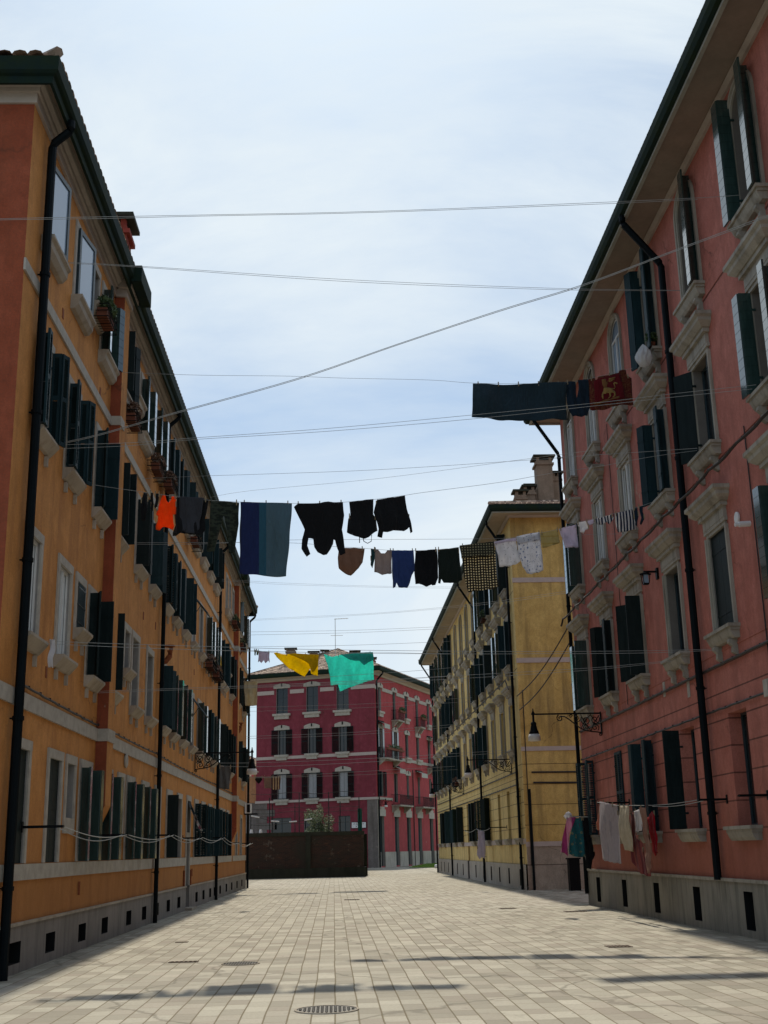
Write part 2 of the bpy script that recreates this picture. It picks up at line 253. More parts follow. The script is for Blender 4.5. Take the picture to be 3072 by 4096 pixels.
# ------------------------------------------------------------------ mesh helpers
class MB:
    def __init__(s): s.v = []; s.f = []; s.m = []
    def face(s, pts, mi=0):
        n = len(s.v); s.v += [tuple(p) for p in pts]; s.f.append(tuple(range(n, n + len(pts)))); s.m.append(mi)
    def box(s, x0, x1, y0, y1, z0, z1, mi=0):
        n = len(s.v); s.v += [(x, y, z) for z in (z0, z1) for y in (y0, y1) for x in (x0, x1)]
        for f in ((0, 2, 3, 1), (4, 5, 7, 6), (0, 1, 5, 4), (2, 6, 7, 3), (0, 4, 6, 2), (1, 3, 7, 5)): s.f.append(tuple(n + i for i in f)); s.m.append(mi)
    def obox(s, p0, p1, th, z0, z1, mi=0):          # plan segment p0-p1 extruded z0..z1, thickness th
        d = Vector((p1[0] - p0[0], p1[1] - p0[1])); l = d.length or 1e-6; nx, ny = -d.y / l * th / 2, d.x / l * th / 2
        q = [(p0[0] + nx, p0[1] + ny), (p1[0] + nx, p1[1] + ny), (p1[0] - nx, p1[1] - ny), (p0[0] - nx, p0[1] - ny)]; s.prism(q, z0, z1, mi)
    def prism(s, q, z0, z1, mi=0):
        n = len(s.v); k = len(q); s.v += [(x, y, z0) for x, y in q] + [(x, y, z1) for x, y in q]
        s.f.append(tuple(range(n, n + k))[::-1]); s.f.append(tuple(range(n + k, n + 2 * k))); s.m += [mi, mi]
        for i in range(k): j = (i + 1) % k; s.f.append((n + i, n + j, n + k + j, n + k + i)); s.m.append(mi)
    def xprism(s, q, x0, x1, mi=0):                 # profile q in (y,z) extruded along x
        n = len(s.v); k = len(q); s.v += [(x0, y, z) for y, z in q] + [(x1, y, z) for y, z in q]
        s.f.append(tuple(range(n, n + k))); s.f.append(tuple(range(n + k, n + 2 * k))[::-1]); s.m += [mi, mi]
        for i in range(k): j = (i + 1) % k; s.f.append((n + j, n + i, n + k + i, n + k + j)); s.m.append(mi)
    def tube(s, pts, r, seg=6, mi=0, r2=None):
        pts = [Vector(p) for p in pts]; rings = []; up = Vector((0, 0, 1))
        for i, p in enumerate(pts):
            d = (pts[min(i + 1, len(pts) - 1)] - pts[max(i - 1, 0)]).normalized()
            a = d.cross(up if abs(d.z) < 0.95 else Vector((1, 0, 0))).normalized(); b = d.cross(a)
            rr = r if r2 is None else r + (r2 - r) * i / (len(pts) - 1)
            n = len(s.v); s.v += [tuple(p + (a * math.cos(t) + b * math.sin(t)) * rr) for t in [2 * math.pi * k / seg for k in range(seg)]]; rings.append(n)
        for i in range(len(pts) - 1):
            for k in range(seg): s.f.append((rings[i] + k, rings[i] + (k + 1) % seg, rings[i + 1] + (k + 1) % seg, rings[i + 1] + k)); s.m.append(mi)
        s.f.append(tuple(rings[0] + k for k in range(seg))[::-1]); s.f.append(tuple(rings[-1] + k for k in range(seg))); s.m += [mi, mi]
    def lathe(s, prof, cx=0, cy=0, cz=0, seg=16, mi=0):   # prof: (r,z)
        n = len(s.v); k = len(prof)
        for i in range(seg):
            a = 2 * math.pi * i / seg; s.v += [(cx + r * math.cos(a), cy + r * math.sin(a), cz + z) for r, z in prof]
        for i in range(seg):
            j = (i + 1) % seg
            for q in range(k - 1): s.f.append((n + i * k + q, n + j * k + q, n + j * k + q + 1, n + i * k + q + 1)); s.m.append(mi)
    def mesh(s, name, mats, smooth=False):
        me = bpy.data.meshes.new(name); me.from_pydata(s.v, [], s.f)
        for m in mats: me.materials.append(m if not isinstance(m, str) else M[m])
        me.polygons.foreach_set('material_index', s.m)
        bm = bmesh.new(); bm.from_mesh(me); bmesh.ops.recalc_face_normals(bm, faces=bm.faces); bm.to_mesh(me); bm.free()
        if smooth: me.polygons.foreach_set('use_smooth', [True] * len(me.polygons))
        me.update(); return me
    def build(s, name, mats, parent=None, loc=(0, 0, 0), rz=0, smooth=False):
        return link(name, s.mesh(name, mats, smooth), parent, loc, rz)
def link(name, me, parent=None, loc=(0, 0, 0), rz=0):
    o = bpy.data.objects.new(name, me); C.objects.link(o); o.location = loc; o.rotation_euler = (0, 0, rz)
    if parent is not None: o.parent = parent
    return o
def tag(o, label=None, cat=None, group=None, kind=None):
    if label: o['label'] = label
    if cat: o['category'] = cat
    if group: o['group'] = group
    if kind: o['kind'] = kind
    return o
def empty(name, loc=(0, 0, 0), rz=0): return link(name, None, None, loc, rz)
_cache = {}
def cached(key, fn):
    if key not in _cache: _cache[key] = fn()
    return _cache[key]
def dup(root, loc, rz=None, label=None, group=None):
    r = root.copy(); C.objects.link(r); r.location = loc
    if rz is not None: r.rotation_euler = (0, 0, rz)
    if label: r['label'] = label
    if group: r['group'] = group
    for ch in list(root.children):
        c = ch.copy(); C.objects.link(c); c.parent = r
        for g in ch.children: d = g.copy(); C.objects.link(d); d.parent = c
    return r
# ------------------------------------------------------------------ building kit
class Facade:
    """x axis runs along the wall, -y points out of it"""
    def __init__(s, B, origin, theta):
        s.B = B; s.o = Vector((origin[0], origin[1], 0)) - B.location; s.th = theta
        s.dx = Vector((math.cos(theta), math.sin(theta), 0)); s.dy = Vector((-math.sin(theta), math.cos(theta), 0)); s.wo = Vector((origin[0], origin[1], 0))
    def put(s, name, me, x=0, y=0, z=0): 
        p = s.o + s.dx * x + s.dy * y; return link(name, me, s.B, (p.x, p.y, z), s.th)
    def world(s, x, y, z): p = s.wo + s.dx * x + s.dy * y; return Vector((p.x, p.y, z))
def wall_mesh(name, Lx, z0, z1, ops, mats, depth=0.25, sides=None, zsplit=None):
    """ops: (x0,x1,za,zb,rise,depth,mat) ; material 0 wall, 1 reveal, 2 dark"""
    mb = MB(); xs = {0.0, Lx}; zs = {z0, z1}
    for o in ops: xs |= {o[0], o[1]}; zs |= {o[2], o[3]}
    x = 0.0
    xs = sorted(xs); zs = sorted(zs)
    for i in range(len(xs) - 1):
        a, b = xs[i], xs[i + 1]
        if b - a < 1e-5: continue
        cx = (a + b) / 2; hs = sorted((o[2], o[3]) for o in ops if o[0] < cx < o[1]); cur = z0
        segs = []
        for h0, h1 in hs:
            if h0 > cur: segs.append((cur, h0))
            cur = max(cur, h1)
        if cur < z1: segs.append((cur, z1))
        for c, d in segs:
            zz = [c] + [z for z in zs if c < z < d] + [d]
            for k in range(len(zz) - 1): mb.face([(a, 0, zz[k]), (b, 0, zz[k]), (b, 0, zz[k + 1]), (a, 0, zz[k + 1])], 0)
    for x0, x1, za, zb, rise, dep, mi in ops:
        mb.face([(x0, 0, za), (x0, dep, za), (x0, dep, zb - rise), (x0, 0, zb - rise)], mi); mb.face([(x1, 0, za), (x1, dep, za), (x1, dep, zb - rise), (x1, 0, zb - rise)], mi)
        mb.face([(x0, 0, za), (x1, 0, za), (x1, dep, za), (x0, dep, za)], mi)
        if not rise: mb.face([(x0, 0, zb), (x1, 0, zb), (x1, dep, zb), (x0, dep, zb)], mi)
        else:
            K = 14; c = (x0 + x1) / 2; hw = (x1 - x0) / 2; P = [(c - hw * math.cos(math.pi * k / K), zb - rise + rise * math.sin(math.pi * k / K)) for k in range(K + 1)]
            for k in range(K):
                (xa, a), (xb, b) = P[k], P[k + 1]
                mb.face([(xa, 0, a), (xb, 0, b), (xb, dep, b), (xa, dep, a)], mi); mb.face([(xa, 0, a), (xb, 0, b), (xb, 0, zb), (xa, 0, zb)], 0)
    return mb.mesh(name, mats)
def panel_into(mb, p0, p1, h, style):
    d = Vector((p1[0] - p0[0], p1[1] - p0[1])); l = d.length
    def P(t): return (p0[0] + d.x * t / l, p0[1] + d.y * t / l)
    if style == 'plank':
        mb.obox(P(0.003), P(l - 0.003), 0.022, 0.004, h - 0.004); z = 0.0; st = h / max(4, round(h / 0.17))
        while z < h - 0.02: mb.obox(P(0), P(l), 0.036, z + 0.004, min(h, z + st) - 0.004); z += st
    elif style == 'louvre':
        e = 0.04; mb.obox(P(0), P(e), 0.04, 0, h); mb.obox(P(l - e), P(l), 0.04, 0, h)
        for a, b in ((0, 0.07), (h * 0.48, h * 0.48 + 0.08), (h - 0.07, h)): mb.obox(P(e), P(l - e), 0.036, a, b)
        n = d.normalized(); nx, ny = -n.y * 0.02, n.x * 0.02; z = 0.09
        while z < h - 0.1:
            if not (h * 0.48 - 0.03 < z < h * 0.48 + 0.08):
                a, b = P(e), P(l - e); mb.face([(a[0] + nx, a[1] + ny, z), (b[0] + nx, b[1] + ny, z), (b[0] - nx, b[1] - ny, z + 0.035), (a[0] - nx, a[1] - ny, z + 0.035)])
            z += 0.048
    else:
        mb.obox(P(0), P(l), 0.034, 0, h); 
        for a in (h * 0.16, h * 0.8): mb.obox(P(0.0), P(l), 0.048, a, a + 0.05)
def shutter_me(mode, w, h, style, mat, flip):
    def f():
        q = w / 2; path = {'L': [(0, -0.03), (0, -q), (-q, -q - 0.01)], 'flat': [(-0.01, -0.06), (-w, -0.06)], 'perp': [(0, -0.03), (0.02, -w * 0.78)], 'closed': [(0, 0.04), (w, 0.04)], 'flush': [(0, -0.02), (w, -0.02)],
                'wide': [(0, -0.03), (-w * 0.6, -w * 0.62)], 'half': [(0, -0.03), (-0.01, -q * 0.9), (-q * 0.9, -q * 1.25)], 'in': [(0, 0.04), (q, 0.04)], 'ajar': [(0, 0), (w * 0.75, -w * 0.6)]}[mode]
        if flip: path = [(-x, y) for x, y in path]
        mb = MB()
        for i in range(len(path) - 1):
            a, b = Vector(path[i]), Vector(path[i + 1]); g = (b - a).normalized() * 0.004; panel_into(mb, a + g, b - g, h, style)
        for z in (h * 0.15, h * 0.82) if mode != 'closed' else (): mb.box(-0.02, 0.02, -0.05, 0.03, z, z + 0.04)
        return mb.mesh('shutter', [mat])
    return cached(('sh', mode, round(w, 3), round(h, 3), style, mat, flip), f)
def casement_me(w, h, style, mat, y=0.2, arch=0):
    def f():
        mb = MB(); a, b = -w / 2, w / 2; t = 0.05; top = h - arch
        mb.box(a, a + t, y - 0.03, y, 0, h if not arch else top); mb.box(b - t, b, y - 0.03, y, 0, h if not arch else top); mb.box(a + t, b - t, y - 0.03, y, 0, t)
        mb.box(a + t, b - t, y - 0.03, y, (h - t) if not arch else top - t, h if not arch else top)
        if style != 'single': mb.box(-0.03, 0.03, y - 0.04, y - 0.002, t, top - t)
        if style == 'cross': mb.box(a + t, -0.03, y - 0.03, y - 0.003, top * 0.62, top * 0.62 + 0.035); mb.box(0.03, b - t, y - 0.03, y - 0.003, top * 0.62, top * 0.62 + 0.035)
        if style == 'bars':
            for k in range(7): xx = a + (k + 0.5) * w / 7; mb.box(xx - 0.008, xx + 0.008, -0.05, -0.034, 0.03, h * 0.97)
            for z in (0.12, h * 0.5, h * 0.86): mb.box(a, b, -0.054, -0.03, z, z + 0.02)
        if arch:
            K = 12; P = [(-(w / 2) * math.cos(math.pi * k / K), top + arch * math.sin(math.pi * k / K)) for k in range(K + 1)]; Q = [(x * 0.9, top + (z - top) * 0.88) for x, z in P]
            for k in range(K): mb.face([(P[k][0], y - 0.02, P[k][1]), (P[k + 1][0], y - 0.02, P[k + 1][1]), (Q[k + 1][0], y - 0.02, Q[k + 1][1]), (Q[k][0], y - 0.02, Q[k][1])])
        return mb.mesh('casement', [mat])
    return cached(('ca', round(w, 3), round(h, 3), style, mat, y, arch), f)
def surround_flat(w, h, top=0.15, jam=0.13, sill=0.0):
    def f():
        mb = MB(); a, b = -w / 2, w / 2; mb.box(a - jam, a, -0.03, 0.0, -sill, h); mb.box(b, b + jam, -0.03, 0.0, -sill, h); mb.box(a - jam, b + jam, -0.035, 0.0, h, h + top)
        if sill: mb.box(a, b, -0.03, 0.0, -sill, 0)
        return mb.mesh('surround', ['trim'])
    return cached(('sf', round(w, 3), round(h, 3), top, jam, sill), f)
def sill_left(w, long=False):
    def f():
        mb = MB(); e = 0.2 if long else 0.13; pr = [(0, 0), (-0.19, 0), (-0.19, -0.045), (-0.05, -0.20), (0, -0.21)] if not long else [(0, 0), (-0.21, 0), (-0.21, -0.05), (-0.16, -0.09), (-0.15, -0.19), (-0.08, -0.27), (0, -0.28)]
        mb.xprism(pr, -w / 2 - e, w / 2 + e)
        if not long:
            for x in (-w / 2 + 0.02, w / 2 - 0.07): mb.box(x, x + 0.06, -0.06, 0, -0.40, -0.23)
        return mb.mesh('sill', ['stone_l'])
    return cached(('sl', round(w, 3), long), f)
def mould_surround(w, h, arch, mat='stone'):
    def f():
        mb = MB(); a, b = -w / 2, w / 2; top = h - arch
        for j0, j1, pr in ((0.0, 0.07, 0.035), (0.07, 0.14, 0.06)):
            mb.box(a - j1, a - j0, -pr, 0, 0, top); mb.box(b + j0, b + j1, -pr, 0, 0, top)
            if not arch: mb.box(a - j1, b + j1, -pr - 0.002, 0, h + j0, h + j1)
            else:
                K = 14
                for k in range(K):
                    def pt(j, k): t = math.pi * k / K; return (-(w / 2 + j) * math.cos(t), top + (arch + j) * math.sin(t))
                    q = [pt(j0, k), pt(j0, k + 1), pt(j1, k + 1), pt(j1, k)]
                    mb.face([(x, -pr, z) for x, z in q]); mb.face([(q[2][0], -pr, q[2][1]), (q[3][0], -pr, q[3][1]), (q[3][0], 0, q[3][1]), (q[2][0], 0, q[2][1])]); mb.face([(q[0][0], -pr, q[0][1]), (q[1][0], -pr, q[1][1]), (q[1][0], 0, q[1][1]), (q[0][0], 0, q[0][1])])
        return mb.mesh('surround', [mat])
    return cached(('ms', round(w, 3), round(h, 3), arch, mat), f)
def cornice_me(w, z, mat='stone'):
    def f():
        mb = MB()
        mb.box(-w / 2 - 0.12, w / 2 + 0.12, -0.07, 0, z + 0.14, z + 0.34); mb.box(-w / 2 - 0.2, w / 2 + 0.2, -0.13, 0, z + 0.34, z + 0.42)
        n = len(mb.v); W0, W1 = w / 2 + 0.24, w / 2 + 0.42
        for (ww, d, zz) in ((W0, 0.16, z + 0.42), (W1 - 0.06, 0.25, z + 0.51), (W1 - 0.06, 0.26, z + 0.57), (W1, 0.31, z + 0.61), (W1, 0.31, z + 0.68)):
            mb.v += [(-ww, 0, zz), (-ww, -d, zz), (ww, -d, zz), (ww, 0, zz)]
        for k in range(4):
            for i in range(3): mb.f.append((n + k * 4 + i, n + k * 4 + i + 1, n + k * 4 + 5 + i, n + k * 4 + 4 + i)); mb.m.append(0)
        mb.f.append((n, n + 1, n + 2, n + 3)); mb.m.append(0); mb.f.append((n + 16, n + 17, n + 18, n + 19)); mb.m.append(0)
        return mb.mesh('cornice', [mat])
    return cached(('co', round(w, 3), round(z, 3), mat), f)
def sill_mould(w, mat='stone', br=True):
    def f():
        mb = MB(); mb.box(-w / 2 - 0.24, w / 2 + 0.24, -0.22, 0, -0.06, 0); mb.box(-w / 2 - 0.2, w / 2 + 0.2, -0.18, 0, -0.11, -0.06)
        mb.xprism([(0, -0.11), (-0.18, -0.11), (-0.14, -0.2), (-0.10, -0.25), (0, -0.25)], -w / 2 - 0.17, w / 2 + 0.17)
        if br:
            for x in (-w / 2 + 0.0, w / 2 - 0.11): mb.xprism([(0, -0.25), (-0.15, -0.25), (-0.16, -0.31), (-0.09, -0.38), (-0.10, -0.48), (-0.03, -0.53), (0, -0.53)], x, x + 0.11)
        return mb.mesh('sill', [mat])
    return cached(('sm', round(w, 3), mat, br), f)
def quad_me(w, h, y, mat, name='pane'):
    def f():
        mb = MB(); mb.face([(-w / 2, y, 0), (w / 2, y, 0), (w / 2, y, h), (-w / 2, y, h)]); return mb.mesh(name, [mat])
    return cached(('q', round(w, 3), round(h, 3), y, mat, name), f)
def curtain_me(w, h, y):
    def f():
        mb = MB(); n = 40
        for i in range(n):
            a, b = -w / 2 + w * i / n, -w / 2 + w * (i + 1) / n; mb.face([(a, y + 0.02 * math.sin(i * 1.3), 0), (b, y + 0.02 * math.sin(i * 1.3 + 1.3), 0), (b, y + 0.02 * math.sin(i * 1.3 + 1.3), h), (a, y + 0.02 * math.sin(i * 1.3), h)])
        return mb.mesh('curtain', ['curtain'])
    return cached(('cu', round(w, 3), round(h, 3), y), f)
def window(F, x, z0, w, h, sur='flat', sh=(None, None), style='plain', smat='shut', glass='glass', frame='frame_d', cas='two', arch=0, depth=0.2, cornice=None, sill=None, stmat='stone', curtain=False, label=None, shw=None):
    o = F.put('window', casement_me(w, h, cas, frame, depth, arch), x, 0, z0)
    link('pane', quad_me(w, h, depth + 0.005 if not curtain else depth + 0.004, glass), o)
    if sur == 'flat': link('surround', surround_flat(w, h), o)
    elif sur == 'flat_low': link('surround', surround_flat(w, h, 0.15, 0.12, 0.26), o)
    elif sur == 'mould': link('surround', mould_surround(w, h, arch, stmat), o)
    elif sur == 'mould_noarch': link('surround', mould_surround(w, h, 0, stmat), o)
    if sill == 'left': link('sill', sill_left(w), o)
    elif sill == 'long': link('sill', sill_left(w, True), o)
    elif sill == 'mould': link('sill', sill_mould(w, stmat), o)
    elif sill == 'block': link('sill', sill_mould(w, stmat, False), o)
    if cornice: link('cornice', cornice_me(w, h, stmat), o)
    for i, m in enumerate(sh):
        if m:
            st = style
            if ':' in m: m, st = m.split(':')
            link('shutter', shutter_me(m, shw or w / 2, h, st, smat, bool(i)), o, (-w / 2 if i == 0 else w / 2, 0, 0))
    if label: o['label'] = label
    return o
def downpipe(F, x, z_top, z_bot=0.0, over=0.35, zg=None, r=0.055, name='downpipe', bracket=True):
    mb = MB(); zg = zg or z_top + 0.35; y = -0.12
    pts = [(x, -over, zg), (x, -over, zg - 0.12), (x, -over + 0.03, zg - 0.2), (x, y - 0.03, z_top + 0.05), (x, y, z_top - 0.06), (x, y, z_top - 0.3), (x, y, z_bot)]
    mb.tube(pts, r, 10)
    if bracket:
        z = z_bot + 1.2
        while z < z_top: mb.tube([(x, y, z - 0.03), (x, y, z + 0.03)], r * 1.22, 10); mb.box(x - 0.012, x + 0.012, y, 0, z - 0.01, z + 0.01); z += 2.35
    return F.put(name, mb.mesh(name, ['pipe'], False))
def cable_run(F, pts, r=0.018, name='wall_cable', y=-0.05, sag=0.05, mat='cable'):
    mb = MB(); P = []
    for i in range(len(pts) - 1):
        (xa, za), (xb, zb) = pts[i], pts[i + 1]; n = max(2, int(abs(xb - xa) / 0.35) + 1)
        for k in range(n): t = k / n; P.append((xa + (xb - xa) * t, y - 0.01 * math.sin(k * 2.1), za + (zb - za) * t - 0.012 * abs(math.sin(k * 1.7)) - sag * math.sin(math.pi * t) * 0.3))
    P.append((pts[-1][0], y, pts[-1][1])); mb.tube(P, r, 5)
    for i in range(0, len(P), 2): mb.box(P[i][0] - 0.008, P[i][0] + 0.008, P[i][1] - 0.02, P[i][1] + 0.02, P[i][2] - 0.005, P[i][2] + 0.035)
    return F.put(name, mb.mesh(name, [mat]))
def hip_roof(B, cx, cy, lx, ly, th, ze, pitch=0.36, rows=None, rowlen=0.42, col=0.21, overh=0.0):
    """tiled hip roof: plan rectangle lx*ly centred at (cx,cy), rotated th, eave height ze; tiles are half-round columns with steps"""
    mb = MB(); hw = min(lx, ly) / 2
    def face(P0, ax, up, Lf):
        n = max(2, int(Lf / col))
        for i in range(n):
            t0 = Lf * i / n; t1 = Lf * (i + 1) / n; tc = (t0 + t1) / 2; ln = min(tc, Lf - tc, hw)
            if ln < 0.15: continue
            nr = max(1, int(ln / rowlen)) if rows else 1; seg = 4
            for r in range(nr):
                a, b = ln * r / nr, ln * (r + 1) / nr + 0.03; ra = 0.075; rb = 0.06
                for k in range(seg):
                    def q(k, s, rr, lift): 
                        t = math.pi * k / seg; off = -math.cos(t) * (t1 - t0) / 2; hgt = math.sin(t) * rr + lift
                        p = P0 + ax * (tc + off) + up * s; return (p.x, p.y, ze + s * pitch + hgt)
                    mb.face([q(k, a, ra, 0.03), q(k + 1, a, ra, 0.03), q(k + 1, b, rb, 0.0), q(k, b, rb, 0.0)])
                if r < 400 and rows: mb.face([q2 for q2 in [q(k, a, ra, 0.03) for k in range(seg + 1)]])
        # underlay
    c, s = math.cos(th), math.sin(th); X = Vector((c, s, 0)); Y = Vector((-s, c, 0)); O = Vector((cx, cy, 0)) - B.location
    A = O - X * lx / 2 - Y * ly / 2; Bp = O + X * lx / 2 - Y * ly / 2; Cp = O + X * lx / 2 + Y * ly / 2; D = O - X * lx / 2 + Y * ly / 2
    face(A, X, Y, lx); face(Bp, Y, -X, ly); face(Cp, -X, -Y, lx); face(D, -Y, X, ly)
    rise = hw * pitch
    if lx < ly: R1 = O - Y * (ly / 2 - hw); R2 = O + Y * (ly / 2 - hw)
    else: R1 = O - X * (lx / 2 - hw); R2 = O + X * (lx / 2 - hw)
    def z(p, h): return (p.x, p.y, ze + h)
    if lx < ly: fs = [[z(A, 0), z(Bp, 0), z(R1, rise)], [z(Bp, 0), z(Cp, 0), z(R2, rise), z(R1, rise)], [z(Cp, 0), z(D, 0), z(R2, rise)], [z(D, 0), z(A, 0), z(R1, rise), z(R2, rise)]]
    else: fs = [[z(A, 0), z(Bp, 0), z(R2, rise), z(R1, rise)], [z(Bp, 0), z(Cp, 0), z(R2, rise)], [z(Cp, 0), z(D, 0), z(R1, rise), z(R2, rise)], [z(D, 0), z(A, 0), z(R1, rise)]]
    for f in fs: mb.face(f)
    for a, b in ((A, R1 if lx < ly else R1), (Bp, R1 if lx < ly else R2), (Cp, R2), (D, R2 if lx < ly else R1)):
        n = 14; mb.tube([(a.x + (b.x - a.x) * k / n, a.y + (b.y - a.y) * k / n, ze + rise * k / n + 0.06) for k in range(n + 1)], 0.09, 6)
    mb.tube([(R1.x, R1.y, ze + rise + 0.06), (R2.x, R2.y, ze + rise + 0.06)], 0.1, 6)
    return mb.build('roof', ['tile'], B)
def chimney(B, x, y, w, d, z0, z1, mat, cap=0.12):
    x -= B.location.x; y -= B.location.y
    mb = MB(); mb.box(x - w / 2, x + w / 2, y - d / 2, y + d / 2, z0, z1, 0); mb.box(x - w / 2 - cap * 0.5, x + w / 2 + cap * 0.5, y - d / 2 - cap * 0.5, y + d / 2 + cap * 0.5, z1 - 0.22, z1 - 0.12, 0)
    for sx in (-1, 1):
        for sy in (-1, 1): mb.box(x + sx * (w / 2 - 0.08) - 0.06, x + sx * (w / 2 - 0.08) + 0.06, y + sy * (d / 2 - 0.08) - 0.06, y + sy * (d / 2 - 0.08) + 0.06, z1, z1 + 0.16, 0)
    mb.prism([(x - w / 2 - cap, y - d / 2 - cap), (x + w / 2 + cap, y - d / 2 - cap), (x + w / 2 + cap, y + d / 2 + cap), (x - w / 2 - cap, y + d / 2 + cap)], z1 + 0.16, z1 + 0.24, 1)
    return mb.build('chimney', [mat, 'mossy'], B)
def eaves(F, Lx, prof, name, mat, e0=0.0, e1=0.0, ends=True, D=10.0):
    """profile (out, z) swept round the front with mitred returns at both ends; out>0 outward"""
    mb = MB(); n = len(prof)
    def ring(i): 
        o, z = prof[i]; return [(-o - e0, D, z), (-o - e0, -o, z), (Lx + o + e1, -o, z), (Lx + o + e1, D, z)]
    R = [ring(i) for i in range(n)]
    for i in range(n):
        j = (i + 1) % n
        for k in range(3): mb.face([R[i][k], R[i][k + 1], R[j][k + 1], R[j][k]])
    return F.put(name, mb.mesh(name, [mat]))

# ------------------------------------------------------------------ ground
mb = MB(); mb.face([(-400, -60, 0), (400, -60, 0), (400, 900, 0), (-400, 900, 0)]); g = mb.build('paving', ['paver']); tag(g, kind='structure')

# ================================================================== LEFT ORANGE BUILDING
LB = empty('orange_apartment_building', (-4.66, 16.9, 0)); tag(LB, 'long orange apartment block along the left side of the street, green shutters', 'building')
TH = math.atan2(1, 0.0085); LF = Facade(LB, (-4.66, 16.9), TH); LL = 43.9; HT = 13.6
cols = {'A': 1.5, 'B': 3.68, 'D': 6.16, 'E': 8.2, 'G': 11.0, 'H': 13.15, 'I': 15.5, 'J': 17.4, 'K': 19.5, 'L': 21.65, 'M': 23.78, 'N': 25.88, 'O': 27.95, 'P': 30.68, 'P2': 32.05, 'R': 34.85, 'S': 38.2, 'T': 41.55}
nar = {'C': 4.95, 'F': 9.86, 'Q': 33.3}
W8 = 0.84
ops = []; wins = []
# ground floor x positions (measured)
g0 = [('A', 1.5), ('B', 3.67), ('D', 6.12), ('E', 8.2), ('G', 10.95), ('H', 13.03), ('I', 15.08), ('J', 17.2), ('K2', 19.33), ('L', 23.43), ('M', 25.43), ('N', 27.53), ('O', 29.4), ('P', 31.6), ('R', 34.35), ('T', 38.55), ('U', 41.0)]
gn = [('C', 4.86), ('F', 9.76), ('Q', 32.72)]
gcfg = {'A': ('closed', 'closed'), 'B': ('closed', 'closed'), 'D': ('L', 'L'), 'E': ('L', 'L'), 'G': ('L', 'L'), 'H': ('L', 'L'), 'I': (None, None), 'J': ('perp', None), 'K2': (None, None), 'L': ('L:louvre', 'perp:louvre'), 'M': ('half:louvre', 'half:louvre'), 'N': ('L', 'perp'), 'O': ('perp', 'L'), 'P': ('L:louvre', 'L:louvre'), 'R': ('L', None), 'T': (None, None), 'U': (None, None)}
for k, x in g0:
    ops.append((x - W8 / 2, x + W8 / 2, 1.53, 3.18, 0, 0.24, 1)); dep = 0.2
    window(LF, x, 1.53, W8, 1.65, 'flat', gcfg[k], 'plank', 'shut' if k in 'ABJ' else ('shut_g' if k in ('D', 'E', 'G', 'H') else 'shut_t'), depth=dep)
for k, x in gn:
    ops.append((x - 0.3, x + 0.3, 2.26, 3.18, 0, 0.24, 1)); window(LF, x, 2.26, 0.6, 0.92, 'flat_low', depth=0.2, cas='single')
# doorway at x = 21.45 with open transom window
ops.append((21.05, 21.85, 0.0, 3.2, 0, 0.3, 1))
mb = MB(); mb.box(-0.4, 0.4, 0.2, 0.24, 0.05, 2.15); mb.box(-0.33, -0.04, 0.185, 0.2, 0.25, 1.9); mb.box(0.04, 0.33, 0.185, 0.2, 0.25, 1.9); door = LF.put('door', mb.mesh('door', ['reveal']), 21.45, 0, 0)
mb = MB(); mb.box(-0.4 - 0.12, -0.4, -0.03, 0, 0, 3.2); mb.box(0.4, 0.52, -0.03, 0, 0, 3.2); mb.box(-0.52, 0.52, -0.035, 0, 3.2, 3.36); mb.box(-0.4, 0.4, -0.02, 0.22, 2.12, 2.26); link('door_frame', mb.mesh('door_frame', ['trim']), door)
mb = MB(); mb.box(-0.6, 0.6, -0.25, 0.3, 0.0, 0.07); link('door_step', mb.mesh('door_step', ['stone_l']), door)
mb = MB(); mb.box(-0.4, 0.4, 0.19, 0.2, 2.26, 3.2, 1); mb.face([(-0.37, -0.03, 3.17), (0.37, -0.03, 3.17), (0.37, -0.38, 2.35), (-0.37, -0.38, 2.35)], 1)
for a in (-0.38, 0.34): mb.face([(a, -0.02, 3.19), (a + 0.05, -0.02, 3.19), (a + 0.05, -0.40, 2.32), (a, -0.40, 2.32)], 0)
mb.box(-0.38, 0.39, -0.42, -0.38, 2.30, 2.35, 0); link('transom_window', mb.mesh('transom_window', ['frame_d', 'glass']), door)
# upper floors
def floor_left(z0, h, cfg, sill, glassy=(), narrow=('C', 'F', 'Q'), style='plank'):
    for k, x in cols.items():
        if k not in cfg: continue
        c = cfg[k]; ww = W8 if k not in ('P', 'P2') else 0.8
        ops.append((x - ww / 2, x + ww / 2, z0, z0 + h, 0, 0.26, 1))
        window(LF, x, z0, ww, h, 'flat', c[:2], c[2] if len(c) > 2 else 'plank', c[3] if len(c) > 3 else 'shut', c[4] if len(c) > 4 else 'glass', frame='frame' if k in glassy else 'frame_d', depth=0.06 if k in glassy else 0.22, sill=sill)
    for k in narrow:
        x = nar[k]; ops.append((x - 0.3, x + 0.3, z0 + (0.7 if z0 < 9 else 0.55), z0 + h, 0, 0.26, 1))
        window(LF, x, z0 + (0.7 if z0 < 9 else 0.55), 0.6, h - (0.7 if z0 < 9 else 0.55), 'flat', cas='bars' if k == 'C' and z0 < 6 else 'single', depth=0.22, sill=sill)
